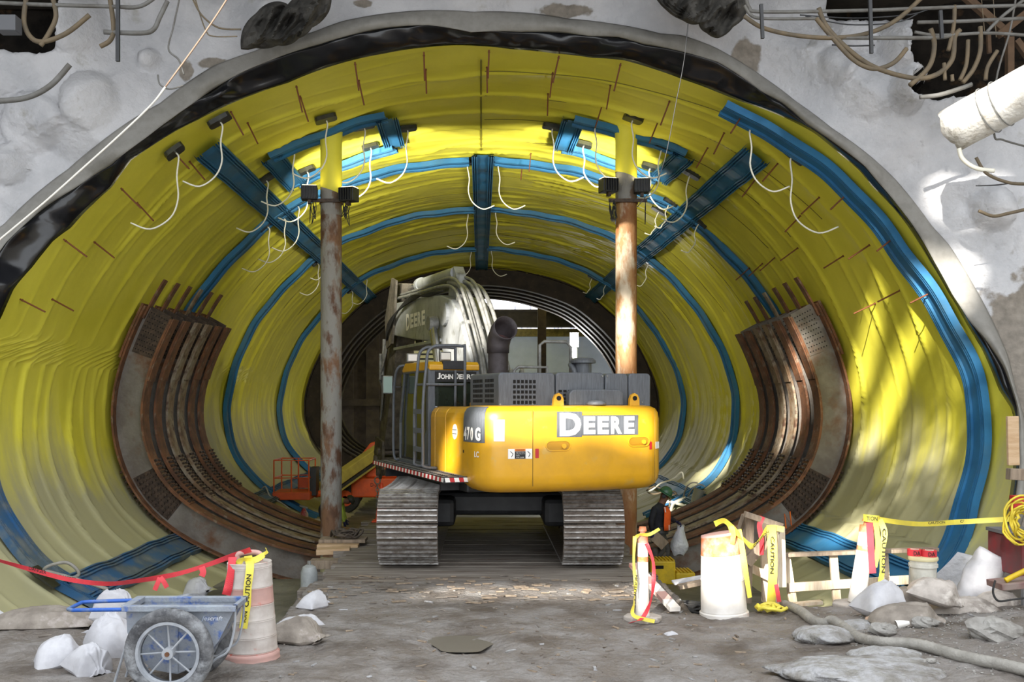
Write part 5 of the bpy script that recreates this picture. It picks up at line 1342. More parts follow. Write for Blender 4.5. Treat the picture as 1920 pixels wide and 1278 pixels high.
for yy in (WY - .09, yb + .10):
    mb = MB().lathe([(.27, -.045), (.285, -.06), (.33, -.062), (.362, -.045), (.375, -.015), (.375, .015), (.362, .045), (.33, .062), (.285, .06), (.27, .045)], (xc, yy, zc), 48, 'y', capb=False, capt=False)
    mb.grid(np.array([[(xc + .27 * math.cos(a), yy - .045, zc + .27 * math.sin(a)), (xc + .27 * math.cos(a), yy + .045, zc + .27 * math.sin(a))] for a in np.linspace(0, 2 * PI, 49)]))
    ty = build(mb, 'tyre', M_TIRE, wb, smooth=True, auto=50)
    build(MB().lathe([(.235, -.02), (.245, -.05), (.27, -.05), (.27, .05), (.245, .05), (.235, .02)], (xc, yy, zc), 48, 'y', capb=False, capt=False), 'rim_ring', M_RIM, ty, smooth=True, auto=30)
    for k in range(8):
        a = PI / 4 * k + .05
        build(MB().cyl((xc + .04 * math.cos(a), yy + .02 * (-1) ** k, zc + .04 * math.sin(a)), (xc + .242 * math.cos(a), yy, zc + .242 * math.sin(a)), .009, n=6), 'spoke', M_RIM, ty)
    build(MB().lathe([(.048, -.05), (.05, -.03), (.05, .05)], (xc, yy, zc), 18, 'y'), 'hub', M_RIM, ty, smooth=True, auto=40)
    build(MB().lathe([(.02, -.065), (.02, -.05)], (xc, yy, zc), 10, 'y'), 'axle_nut', M_RUST, ty)
build(MB().cyl((xc, WY - .1, zc), (xc, yb + .12, zc), .018, n=10), 'axle', M_RIM, wb)
build(MB().b2(xc - .06, xc + .03, ya + .005, ya + .03, .17, .62), 'axle_bracket', M_BARROW, wb)
for yy in (ya + .05, yb - .05):
    build(MB().tube([(x0 + .02, yy, zr - .25), (wx(205), yy - .02, .03), (wx(222), yy - .02, .02)], .011, 6), 'rear_leg', M_RIM, wb)
    build(MB().tube(smoothpath([(x1, yy, zr - .03), (x1 - .01, yy, zr - .2), (x1 - .06, yy, zr - .38), (x1 - .16, yy, .28), (x1 - .26, yy, .22), (xc + .1, yy, .3)], 5), .011, 6), 'front_stand', M_RIM, wb)
build(MB().tube([(wx(228), ya + .05, .26), (wx(232), ya + .05, .17), (wx(258), ya + .05, .17), (xc - .2, ya + .05, .22)], .011, 6), 'stand_bar', M_RIM, wb)

# ---------------------------------------------------------------- delineator posts
def delineator(px, py, zg, h, r, label, lean=0, wide=.2):
    p = G(px, py, zg); x, y = p.x, p.y; z0 = gz(x, y) - .01
    t = thing('delineator_post', label, 'delineator', (x, y, z0))
    q = [(wide * 1.1 * math.cos(a), wide * math.sin(a)) for a in np.linspace(0, 2 * PI, 8, endpoint=False)]
    build(MB().prism(q, lambda a, b, k: Vector((x + a, y + b, z0 + k)), 0, .06), 'base', M_BAGDIRT, t, bevel=.015)
    T = Matrix.Translation((x, y, z0 + .06)) @ Matrix.Rotation(lean, 4, 'Y')
    def seg(z0_, z1_, ra, rb, m, nm): build(MB(T).lathe([(ra, z0_), (rb, z1_)], (0, 0, 0), 16), nm, m, t, smooth=True, auto=40)
    seg(0, h * .62, r * 1.25, r, M_BARW, 'shaft'); seg(h * .62, h * .68, r, r * .99, M_DRUMO, 'orange_ring'); seg(h * .68, h * .84, r, r * .97, M_BARW, 'white_sleeve'); seg(h * .84, h * .92, r, r * .96, M_DRUMO, 'orange_ring')
    seg(h * .92, h * .97, r * .5, r * .5, M_DRUMO, 'neck'); seg(h * .97, h * 1.02, r * .75, r * .6, M_DRUMO, 'grip_knob')
    return x, y, z0, t, T
dx_, dy_, dz0, dpt, _ = delineator(1205, 1158, .05, .98, .062, 'upright orange ringed delineator post right of the right track')
ribbon([(dx_ - .1, dy_ - .06, .95), (dx_ - .05, dy_ - .1, 1.0), (dx_ + .06, dy_ - .08, 1.0), (dx_ + .18, dy_ - .05, 1.06)], .038, M_TAPEY, 'tape_knot', 'yellow tape knotted at the top of the upright delineator', twist=.8)
tp = ribbon([(dx_ - .1, dy_ - .08, .98), (dx_ - .12, dy_ - .12, .7), (dx_ - .1, dy_ - .14, .45), (dx_ - .12, dy_ - .16, .25), (dx_ - .13, dy_ - .2, .12), (dx_ + .08, dy_ - .32, .08)], .042, M_TAPEY, 'caution_tape', 'twisted yellow tape hanging down the left of the upright delineator', wdir=(1, 0, 0), twist=1.1)
tape_text('CAUTION', (dx_ - .115, dy_ - .165, .28), (dx_ - .095, dy_ - .15, .56), .03, tp, up=(-1, 0, 0))
ribbon([(dx_ + .03, dy_ - .08, .9), (dx_ + .1, dy_ - .1, .7), (dx_ + .1, dy_ - .12, .45), (dx_ + .06, dy_ - .15, .25), (dx_ - .05, dy_ - .25, .1), (dx_ - .2, dy_ - .3, .06)], .045, M_TAPER, 'danger_tape', 'red tape trailing down the right of the upright delineator', wdir=(1, 0, 0), twist=1.0)
lx, ly, lz, lpt, LT = delineator(1607, 1128, .1, 1.0, .085, 'leaning white delineator post wrapped in tape before the railing', lean=.13, wide=.27)
top = LT @ Vector((0, 0, 1.0)); mid = LT @ Vector((0, 0, .85))
tp = ribbon([top + Vector((-.07, -.04, .02)), top + Vector((-.03, -.1, .02)), top + Vector((.07, -.09, .01)), top + Vector((.13, -.02, 0))], .085, M_TAPEY, 'caution_tape', 'yellow CAUTION band wrapped around the leaning delineator top', wdir=(0, 0, 1))
tape_text('TION', top + Vector((-.055, -.095, .02)), top + Vector((.07, -.108, .015)), .05, tp)
tp = ribbon([top + Vector((.12, -.05, .0)), top + Vector((.16, -.09, -.15)), top + Vector((.13, -.1, -.35)), top + Vector((.13, -.1, -.6)), top + Vector((.1, -.1, -.8))], .07, M_TAPEY, 'caution_tape', 'yellow CAUTION tape dangling right of the leaning delineator', wdir=(1, 0, 0), twist=.35)
tape_text('CAUTION', top + Vector((.15, -.105, -.1)), top + Vector((.135, -.112, -.62)), .045, tp, up=(1, 0, 0))
ribbon([top + Vector((.05, -.11, -.03)), top + Vector((.07, -.13, -.3)), top + Vector((.03, -.13, -.55))], .06, M_TAPEY, 'caution_tape', 'plain yellow tape end on the front of the leaning delineator', wdir=(1, 0, 0))
ribbon([top + Vector((-.02, -.1, -.03)), top + Vector((-.02, -.13, -.25)), top + Vector((-.01, -.14, -.45)), top + Vector((-.0, -.15, -.62))], .08, M_TAPER, 'danger_tape', 'red DANGER tape hanging down the leaning delineator', wdir=(1, 0, 0))
e0 = top + Vector((.1, 0, 0))
tp = ribbon([e0, P(1720, 982, 12.3), P(1800, 978, 12.0), P(1905, 972, 11.8)], .06, M_TAPEY, 'caution_tape', 'yellow tape stretched from the leaning delineator to the cable coil', twist=.25)
for a in (1740, 1800, 1855): tape_text('CAUTION', P(a, 981 - (a - 1720) * .05, 12.0), P(a + 32, 979.5 - (a - 1720) * .05, 11.95), .03, tp)

# ---------------------------------------------------------------- railing and timber guard
YR = 12.75
rl = thing('wooden_railing', 'pale wooden railing along the pit edge behind the sandbags', 'railing', (P(1610, 1130, YR).x, YR, gz(P(1610, 1130, YR).x, YR) - .4))
build(MB().bar(P(1465, 1040, YR - .06), P(1757, 1029, YR - .06), .12, .045), 'top_rail', M_WOODGREY, rl, bevel=.004)
build(MB().bar(P(1478, 1101, YR - .05), P(1705, 1086, YR - .05), .04, .11), 'lower_rail', M_WOODWHITE, rl, bevel=.004)
for (a, b) in ((1473, 1490), (1562, 1571), (1657, 1664), (1743, 1748)):
    build(MB().bar(P(a, 1038, YR), P(b, 1150, YR), .10, .05, (0, 1, 0)), 'post', M_WOODWHITE, rl, bevel=.004)
build(MB().bar(P(1470, 1135, YR - .2), P(1540, 1128, YR - .2), .12, .04), 'toe_board', M_WOODWHITE, rl)
YG = 12.35
gd = thing('timber_guard', 'rough timber guard frame with diagonal brace beside the dented drum', 'guard frame', (P(1430, 1130, YG).x, YG, 0))
build(MB().bar(P(1396, 963, YG - .1), P(1466, 986, YG - .1), .10, .07), 'top_rail', M_WOODGREY, gd, bevel=.004)
for (a, b, c, d, dy, m) in ((1406, 968, 1400, 1130, 0, M_WOODGREY), (1432, 976, 1437, 1128, .25, M_WOODWHITE), (1450, 985, 1452, 1138, -.15, M_WOODWHITE), (1463, 988, 1466, 1100, .1, M_WOODWHITE)):
    build(MB().bar(P(a, b, YG + dy), P(c, d, YG + dy), .10, .06, (0, 1, 0)), 'post', m, gd, bevel=.004)
build(MB().bar(P(1455, 992, YG - .06), P(1400, 1056, YG - .06), .05, .12, (0, 0, 1)), 'brace', M_WOODGREY, gd, bevel=.004)
build(MB().bar(P(1398, 1060, YG + .1), P(1445, 1082, YG + .1), .05, .10), 'mid_rail', M_WOODWHITE, gd, bevel=.004)
build(MB().bar(P(1396, 965, YG + .1), P(1384, 1000, YG + .2), .05, .06), 'short_brace', M_WOODGREY, gd)
tp = ribbon([P(1340, 982, 11.6), P(1358, 976, 11.6), P(1375, 992, 11.55), P(1392, 1008, 11.6), P(1410, 1024, 11.8), P(1425, 1010, 12.0), P(1442, 990, 12.15), P(1470, 992, 12.1)], .07, M_TAPEY, 'caution_tape', 'yellow tape looped from the dented drum to the timber guard', twist=.5)
tape_text('CAUTION', P(1412, 1024, 11.75), P(1440, 995, 12.05), .04, tp)
tp = ribbon([P(1446, 984, 12.1), P(1448, 1020, 12.08), P(1449, 1070, 12.06), P(1446, 1128, 12.02)], .11, M_TAPEY, 'caution_tape', 'wide yellow tape hanging down the timber guard post', wdir=(1, 0, 0), twist=.2)
tape_text('CAUTION', P(1448, 1005, 12.04), P(1447, 1075, 12.04), .045, tp, up=(1, 0, 0))
ribbon([P(1385, 992, 11.6), P(1392, 1030, 11.58), P(1398, 1070, 11.56), P(1406, 1120, 11.55)], .06, M_TAPEY, 'caution_tape', 'yellow tape hanging down the right of the dented drum', wdir=(1, 0, 0), twist=.4)
ribbon([P(1370, 985, 11.55), P(1374, 1000, 11.53), P(1371, 1020, 11.53)], .07, M_TAPEY, 'tape_knot', 'short crumpled yellow tape on top of the dented drum', wdir=(1, 0, 0), twist=.6)
ribbon([P(1430, 968, 12.2), P(1424, 985, 12.2), P(1428, 1010, 12.2), P(1428, 1040, 12.2)], .06, M_TAPER, 'danger_tape', 'red tape hanging from the timber guard top rail', wdir=(1, 0, 0), twist=.4)
ribbon([P(1455, 1095, 12.0), P(1458, 1110, 11.98), P(1461, 1128, 11.97)], .05, M_TAPER, 'danger_tape', 'short red tape at the foot of the timber guard', wdir=(1, 0, 0))
x, y = gp(1440, 1142, .08); coil((x, y, gz(x, y)), .16, 4, .02, M_TAPEY, 'tape_heap', 'crumpled yellow tape heap on the mud by the timber guard', 'tape', .3, 9, 4)

# ---------------------------------------------------------------- bucket and tape roll
p = P(1731, 1100, 12.1); zb0 = gz(p.x, p.y) + .02
bk = thing('bucket', 'white plastic bucket with pale lid behind the grey sandbag', 'bucket', (p.x, p.y, zb0))
hb = P(1731, 1046, 12.1).z - zb0
build(MB().lathe([(.135, 0), (.15, hb - .1), (.165, hb - .1), (.165, hb - .06), (.152, hb - .06), (.155, hb)], (p.x, p.y, zb0), 28), 'pail', mat('bucket_white', 'dcdad0', 'c3c2b8', 6, .5), bk, smooth=True, auto=30)
build(MB().lathe([(.165, hb - .02), (.17, hb), (.165, hb + .022), (.14, hb + .025)], (p.x, p.y, zb0), 28), 'lid', mat('lid_cream', 'ded4a8', rough=.5), bk, smooth=True, auto=30)
build(MB().tube(smoothpath([(p.x - .165, p.y, zb0 + hb - .08), (p.x - .2, p.y - .08, zb0 + hb - .2), (p.x - .21, p.y - .1, zb0 + hb - .33)], 4), .006, 5), 'wire_handle', M_HOSE, bk)
def roll(x, y, z, label):
    t = thing('tape_roll', label, 'tape roll', (x, y, z))
    build(MB().lathe([(.05, 0), (.085, 0), (.085, .075), (.05, .075)], (x, y, z), 22, capb=False, capt=False), 'tape_wound', M_TAPER, t, smooth=True, auto=30)
    build(MB().lathe([(.038, 0), (.05, 0), (.05, .076), (.038, .076)], (x, y, z), 22, capb=False, capt=False), 'core', mat('roll_core', 'ece7dc', rough=.8), t, smooth=True, auto=30)
    tape_text('DA', (x - .05, y - .082, z + .037), (x + .03, y - .09, z + .037), .05, t)
roll(p.x + .06, p.y - .03, zb0 + hb + .026, 'red danger tape roll at the right on the bucket lid')
roll(p.x - .08, p.y + .05, zb0 + hb + .026, 'red danger tape roll at the left on the bucket lid')

# ---------------------------------------------------------------- hose, stones, lumps, cup
hz_ = [(1470, 1133, .07), (1500, 1150, .08), (1520, 1166, .07), (1534, 1173, .07), (1548, 1168, .12), (1560, 1163, .16), (1580, 1175, .14), (1610, 1203, .10), (1650, 1221, .10), (1720, 1232, .10), (1800, 1255, .10), (1880, 1275, .1), (1960, 1292, .1)]
pts = []
for (a, b, z) in hz_:
    q = G(a, b, z); pts.append(Vector((q.x, q.y, max(gz(q.x, q.y) + .045, z))))
sp = smoothpath(pts, 14)
build(MB().tube(sp, [.052 + .004 * (i % 2) for i in range(len(sp))], 10), 'suction_hose', M_HOSEG, smooth=True, label='thick grey ribbed hose snaking across the mud at the right', cat='hose')
def lump(name, label, cat, m, x, y, sx, sy, sz, seed, group=None, sink=.3, sharp=False, z=None):
    n, mm = (22, 12) if sharp else (56, 22); rows = []
    for i in range(mm + 1):
        t = PI * i / mm; row = []
        for k in range(n):
            a = 2 * PI * k / n
            d = 1 + (.9 if sharp else .6) * min(1, 1.6 * math.sin(t)) * float(fbm(np.array(math.cos(a) * 1.3 + seed * 3.1 + math.cos(t)), np.array(math.sin(a) * 1.3 + t), seed, 3)) + (0 if sharp else .22 * min(1, 1.6 * math.sin(t)) * float(fbm(np.array(math.cos(a) * math.sin(t) * 6 + seed), np.array(math.sin(a) * math.sin(t) * 6), seed + 4, 3)))
            if sharp: d = round(d * 4) / 4 * .5 + d * .5
            row.append((x + sx * d * math.sin(t) * math.cos(a), y + sy * d * math.sin(t) * math.sin(a), (gz(x, y) if z is None else z) + sz * (1 - sink * 1.2) + sz * d * math.cos(t)))
        rows.append(row)
    return build(MB().grid(np.array(rows), cv=True), name, m, smooth=not sharp, fix=False, label=label, cat=cat, group=group)
for (a, b, s, lab, sd_) in [(1668, 1150, .09, 'grey stone left of the pale brick fragment', 1), (1700, 1140, .06, 'small grey stone touching the white sandbag', 2), (1688, 1150, .07, 'bluish grey stone under the white sandbag edge', 3), (1655, 1193, .13, 'angular grey stone right of the kinked hose', 4), (1735, 1180, .14, 'long angular stone right of the foam cup', 5), (1640, 1188, .07, 'small flat stone left of the angular grey one', 6), (1860, 1213, .24, 'big flat pale stone at the right on the gravel', 7), (1668, 1205, .06, 'small pale stone below the angular grey one', 8), (1745, 1252, .05, 'pebble just below the grey hose', 9), (1520, 1246, .06, 'pebble on the mud left of the dry mud mound', 10)]:
    x, y = gp(a, b, .12); lump('stone', lab, 'stone', M_STONE, x, y, s, s * .7, s * .5, sd_, 'stones on the mud at the right', sharp=True)
x, y = gp(1637, 1165, .12); lump('brick_fragment', 'pale brick fragment near the sandbags', 'brick', mat('brick_pale', 'b89d88', rough=.9), x, y, .09, .06, .05, 44, sharp=True)
for (a, b, sx, sy, sz, lab, sd_) in [(1545, 1195, .32, .3, .085, 'pale dried mud mound under the hose bend', 21), (1610, 1172, .24, .2, .06, 'low pale mud crust behind the hose bend', 22), (1620, 1262, .75, .42, .09, 'large pale dried mud mound at the bottom edge', 23), (1660, 1240, .3, .25, .07, 'pale mud ridge in front of the large mound', 24)]:
    x, y = gp(a, b, .1); lump('mud_mound', lab, 'mud mound', M_MUDDRY, x, y, sx, sy, sz, sd_, 'pale dried mud mounds', sink=.75)
x, y = gp(1692, 1178, .12); zc_ = gz(x, y) + .045
cu_ = thing('foam_cup', 'white foam cup lying on its side by the stones', 'cup', (x, y, zc_ - .05))
R = Matrix.Rotation(rad(80), 3, 'Y') @ Matrix.Identity(3)
build(MB().lathe([(.034, .065), (.047, -.065), (.043, -.065), (.03, .055)], (x, y, zc_), 20, R=R, capb=False), 'cup_wall', M_WHITE, cu_, smooth=True, auto=40)
build(MB().lathe([(.049, -.07), (.05, -.06), (.047, -.055)], (x, y, zc_), 20, R=R, capb=False, capt=False), 'cup_lip', M_WHITE, cu_, smooth=True)
x, y = gp(1716, 1155, .12)
build(MB().lathe([(.04, -.12), (.04, .1), (.028, .1), (.028, -.1)], (x, y, gz(x, y) + .05), 16, 'y', capt=False), 'pipe_stub', M_BAGMUD, smooth=True, auto=40, label='short hollow pipe stub lying under the muddy sandbags', cat='pipe')
# scraps and chips on the mud (uncountable)
mb = MB()
for k in range(520):
    x = rnd.gauss(.2, 2.6); y = rnd.uniform(7.5, 13.6)
    if abs(x) > 6 or gz(x, y) < -.1: continue
    s = rnd.uniform(.008, .034)
    mb.m = rnd.choice((0, 1, 1, 2))
    mb.box((x, y, gz(x, y) + s * .15), (s * rnd.uniform(1, 4), s * rnd.uniform(.5, 1), s * .5), Matrix.Rotation(rnd.uniform(0, 3), 3, 'Z') @ Matrix.Rotation(rnd.uniform(-.4, .4), 3, 'X'))
build(mb, 'mud_debris', [M_MUDDRY, M_TIMBER, M_WOODGREY], kind='stuff', label='chips and clods scattered over the mud', cat='debris')
mb = MB()
for k in range(150):
    x = rnd.uniform(-2.2, 2.3); y = rnd.choice((rnd.uniform(13.0, 14.4), rnd.uniform(12.3, 13.4)))
    s = rnd.uniform(.02, .06); mb.m = rnd.choice((0, 1))
    mb.box((x, y, max(gz(x, y), 0) + .012), (s * rnd.uniform(2, 4), s, .012), Matrix.Rotation(rnd.uniform(-.6, .6), 3, 'Z'))
build(mb, 'wood_splinters', [M_WOODGREY, M_TIMBER], kind='stuff', label='pale wood splinters along the deck edge', cat='debris')
mb = MB()
for k in range(1500):
    x = rnd.uniform(3.6, 6.4); y = rnd.uniform(8.6, 11.6)
    s = rnd.uniform(.006, .016); mb.box((x, y, gz(x, y) + s * .2), (s * 1.4, s, s * .7), Matrix.Rotation(rnd.uniform(0, 3), 3, 'Z') @ Matrix.Rotation(rnd.uniform(0, 3), 3, 'X'))
build(mb, 'gravel', M_STONE, kind='stuff', label='fine gravel strewn over the ground at the far right', cat='gravel')
x, y = gp(1258, 1185, .06); bag('litter', 'scrap of white plastic on the mud by the delineator', M_BAG, x, y, (.14, .1, .05), .4, 61, cat='litter', neck=False)
x, y = gp(1172, 1232, .06); bag('litter', 'flat white scrap on the mud at the bottom centre right', M_BAG, x, y, (.12, .07, .02), .2, 62, cat='litter', neck=False)
x, y = gp(1630, 1205, .12); bag('litter', 'crumpled white paper beside the hose and stones', M_BAG, x, y, (.1, .08, .06), .9, 63, cat='litter', neck=False)
# ---------------------------------------------------------------- striped plank, step platform, scraps right of the tracks
sb = thing('striped_plank', 'red and white painted plank sloping down behind the delineator', 'plank', (2.0, 12.1, 0))
pa, pb = P(1188, 1058, 13.2), P(1266, 1142, 11.75)
for k in range(6):
    a = pa.lerp(pb, k / 6); b = pa.lerp(pb, (k + 1) / 6)
    build(MB().bar(a, b, .13, .05), 'painted_section', M_DRUMP if k % 2 == 0 else M_BARW, sb)
YS = 18.6
st_ = thing('step_platform', 'yellow moulded step platform below the worker', 'steps', (P(1245, 1090, YS).x, YS, -.85))
xs0 = P(1216, 1090, YS).x
build(MB().b2(xs0, xs0 + .46, YS - .2, YS + .25, -.85, -.42), 'upper_step', M_YSTEP, st_, bevel=.03)
build(MB().b2(xs0 + .46, xs0 + .82, YS - .2, YS + .25, -.85, -.63), 'lower_step', M_YSTEP, st_, bevel=.03)
mb = MB()
for k in range(7): mb.b2(xs0 + .02 + k * .065, xs0 + .055 + k * .065, YS - .2, YS + .25, -.42, -.40)
for k in range(5): mb.b2(xs0 + .48 + k * .065, xs0 + .515 + k * .065, YS - .2, YS + .25, -.63, -.61)
build(mb, 'grip_teeth', M_YSTEP, st_)
build(MB().b2(xs0 + .06, xs0 + .24, YS - .206, YS - .2, -.56, -.50), 'hand_slot', M_HOLE, st_)
x, y = P(1310, 1110, 12.9).x, 12.9
coil((P(1300, 1118, 12.4).x, 12.4, -.1), .28, 6, .018, M_RUBBER, 'cable_coil', 'loose black cable coil on the ground left of the dented drum', 'cable', .25, 12, 7)
board(P(1272, 1100, 12.9), P(1330, 1088, 12.9), .16, .05, M_WOODGREY, 'flat grey board beside the black cable coil')
board(P(1262, 1092, 13.3), P(1318, 1082, 13.3), .22, .03, M_BAG, 'pale folded sheet behind the flat grey board', name='folded_sheet', cat='sheet')
bag('litter', 'dull crumpled sheet between delineator and dented drum', M_BAGDIRT, P(1275, 1100, 12.7).x, 12.7, (.5, .35, .12), .3, 66, cat='litter', neck=False, z=-.12)
# cone on the deck
cx_, cy_ = -2.06, 20.9
cn = thing('traffic_cone', 'orange traffic cone with white bands beyond the left track', 'traffic cone', (cx_, cy_, 0))
build(MB().b2(cx_ - .19, cx_ + .19, cy_ - .19, cy_ + .19, 0, .03), 'base', M_CONE, cn, bevel=.01)
for (z0, z1, m) in ((.03, .32, M_CONE), (.32, .46, M_REFL), (.46, .53, M_CONE), (.53, .68, M_REFL), (.68, .80, M_CONE)):
    f = lambda z: .14 - .115 * z / .8
    build(MB().lathe([(f(z0), z0), (f(z1), z1)], (cx_, cy_, 0), 18), 'cone_body' if m is M_CONE else 'reflective_band', m, cn, smooth=True, auto=40)

# ---------------------------------------------------------------- boom lift deep in the tunnel
YLf = 29.5
def LP(px, py, Y=YLf): return P(px, py, Y)
lf = thing('boom_lift', 'orange boom lift with lowered basket behind the left column', 'boom lift', (-3.6, 32.5, -1.1))
bx0, bx1, by0, by1, bz = LP(521, 0).x, LP(590, 0).x, 28.7, 29.9, LP(0, 932).z
build(MB().b2(bx0, bx1, by0, by1, bz, bz + .22), 'basket_floor', M_LIFT, lf, bevel=.02)
zt = bz + 1.12
for (x, y) in ((bx0 + .04, by0 + .04), (bx1 - .04, by0 + .04), (bx0 + .04, by1 - .04), (bx1 - .04, by1 - .04), ((bx0 + bx1) / 2, by0 + .04), ((bx0 + bx1) / 2, by1 - .04)):
    build(MB().cyl((x, y, bz + .2), (x, y, zt), .022, n=6), 'basket_post', M_LIFT, lf)
for z in (zt, bz + .62):
    build(MB().tube([(bx0 + .04, by0 + .04, z), (bx1 - .04, by0 + .04, z), (bx1 - .04, by1 - .04, z), (bx0 + .04, by1 - .04, z)], .024, 6, closed=True), 'basket_rail', M_LIFT, lf)
build(MB().b2(bx0 + .55, bx0 + .85, by1 - .1, by1 - .05, bz + .25, bz + .55), 'control_box', M_LIFT, lf)
build(MB().b2(bx1 - .05, bx1 + .12, by0 + .3, by1 - .3, bz + .1, bz + .9), 'basket_mount', M_CHARDK, lf)
build(MB().tube(smoothpath([(bx1 + .05, 29.4, bz + .1), (bx1 + .25, 29.6, bz + .15), (bx1 + .32, 29.8, bz + .4)], 4), .1, 10), 'mount_arm', M_LIFT, lf, smooth=True)
p0, p1 = P(606, 915, 30.2), P(735, 826, 33.0)
build(MB().bar(p0, p1, .3, .34), 'boom_tube', M_LIFTBOOM, lf, bevel=.02)
off = Vector((0, -.1, -.32)); build(MB().bar(p0 + off, p1 + off, .12, .09), 'cable_track', M_RUBBER, lf)
off = Vector((0, -.12, -.22)); build(MB().bar(p0 + off, p1 + off, .05, .06), 'boom_strip', M_LIFT, lf)
off = Vector((0, -.16, -.42)); build(MB().bar(p0 + off, p1 + off, .06, .06), 'boom_strip', M_LIFTBOOM, lf)
build(MB().b2(P(664, 0, 33).x, P(752, 0, 33).x, 32.2, 34, P(0, 928, 33).z, P(0, 893, 33).z), 'chassis', M_LIFT, lf, bevel=.05)
build(MB().b2(P(690, 0, 33).x, P(760, 0, 33).x, 32.4, 34, P(0, 893, 33).z, P(0, 872, 33).z), 'engine_cover', M_LIFT, lf, bevel=.06)
tq = [(P(672, 0, 33).x, .15), (P(676, 0, 33).x, .75), (P(692, 0, 33).x, 1.1), (P(712, 0, 33).x, 1.15), (P(735, 0, 33).x, .9), (P(760, 0, 33).x, .9), (P(760, 0, 33).x, .15)]
build(MB().prism(tq, lambda a, b, k: Vector((a, k, b)), 33.4, 34.4), 'turntable', M_LIFT, lf, bevel=.04)
letters('D-3N', .3, .12, M_INK, lf, (P(700, 0, 33).x, 32.19, P(0, 908, 33).z), (1, 0, 0), (0, 0, 1))
for (px, Y) in ((648, 32.4), (655, 34.2), (752, 32.3)):
    x = P(px, 0, Y).x
    w_ = build(MB().lathe([(.28, -.16), (.44, -.17), (.48, -.08), (.48, .08), (.44, .17), (.28, .16)], (x, Y, -.62), 22, 'y' if 0 else 'y'), 'wheel', M_RUBBER, lf, smooth=True, auto=40)
    build(MB().lathe([(.26, -.17), (.2, -.12), (.08, -.17)], (x, Y, -.62), 16, 'y'), 'wheel_hub', M_LIFT, w_)
# extinguisher and scraps on the slab beside the ribs
xe, ye = P(570, 970, 27.7).x, 27.7
fe = thing('fire_extinguisher', 'small red and white extinguisher standing beyond the ribs', 'extinguisher', (xe, ye, -.95))
build(MB().lathe([(.12, -.95), (.12, -.6), (.06, -.5), (.04, -.45)], (xe, ye, 0), 16), 'cylinder', mat('ext_red', '8f2a2a', 'c9c5bf', 3, .5), fe, smooth=True, auto=40)
build(MB().bar((xe - .12, ye, -.38), (xe + .1, ye, -.44), .04, .05), 'handle', M_HOSE, fe)
bag('sack_bundle', 'pale bundle lying beside the extinguisher', M_BAGDIRT, xe + .35, ye, (.6, .3, .25), -.3, 71, z=-.95, cat='bundle')
# ---- loose hoses and bucket on the slab at right
def hose(pts, r, m, label, name='loose_hose', cat='hose', group=None, n=6, seg=8):
    return build(MB().tube(smoothpath(pts, seg), r, n), name, m, smooth=True, label=label, cat=cat, group=group)
HY = 28.6
for i, (pts, r, m, lab) in enumerate([
    ([(1232, 951), (1250, 940), (1275, 945), (1290, 950), (1275, 955), (1262, 962)], .045, M_HOSEW, 'thick white hose looped right of the worker'),
    ([(1258, 965), (1262, 945), (1280, 935), (1286, 933)], .05, M_HOSEW, 'short thick white hose end beside the grey pail'),
    ([(1196, 930), (1222, 918), (1240, 905), (1262, 898), (1278, 885), (1282, 898)], .025, M_HOSEW, 'thin white hose arching behind the worker'),
    ([(1255, 950), (1258, 930), (1268, 925), (1262, 921), (1256, 928)], .025, M_HOSEOCH, 'ochre hose curl beside the worker helmet'),
    ([(1212, 920), (1225, 912), (1238, 915), (1240, 922), (1226, 926), (1213, 922)], .025, M_HOSEOCH, 'ochre hose ring on the slab under the counterweight'),
    ([(1280, 938), (1286, 915), (1296, 905), (1308, 905)], .022, M_HOSEG, 'grey hose rising left of the pail'),
    ([(1290, 930), (1300, 915), (1312, 908), (1322, 912)], .022, M_HOSEG, 'grey hose rising behind the pail'),
    ([(1302, 925), (1310, 918), (1330, 944)], .02, M_HOSEOCH, 'ochre hose lying right of the pail')]):
    P3 = []
    for a, b in pts:
        f_, Y_ = onlin(a, b); Y_ = min(Y_ - .5, HY); P3.append(P(a, b, Y_))
    hose(P3, r, m, lab, group='loose hoses on the slab at the right')
pp = P(1303, 945, 27.6)
gpail = thing('grey_pail', 'grey pail tilted on the slab among white hoses', 'pail', (pp.x, pp.y, pp.z))
R = Matrix.Rotation(.35, 3, 'Y')
build(MB().lathe([(.13, 0), (.17, .42), (.18, .43), (.16, .43)], (pp.x, pp.y, pp.z), 20, R=R), 'pail_body', mat('pail_grey', 'b9b8b2', rough=.6), gpail, smooth=True, auto=40)
build(MB().lathe([(.155, .431), (.0, .431)], (pp.x, pp.y, pp.z), 20, R=R), 'pail_mouth', M_CONC, gpail)
# slab hoses left
for i, (pts, lab) in enumerate([([(470, 945), (485, 925), (497, 912), (505, 928), (515, 940)], 'thin grey hose arching on the slab left of the basket'), ([(480, 950), (500, 935), (520, 938), (545, 955)], 'thin grey hose lying left of the basket'), ([(475, 935), (490, 918), (500, 935), (512, 948)], 'second thin grey hose arch beside the slab edge')]):
    hose([P(a, b, min(onlin(a, b)[1] - .4, 28.3)) for a, b in pts], .025, M_HOSEG, lab, group='thin hoses on the slab at the left')

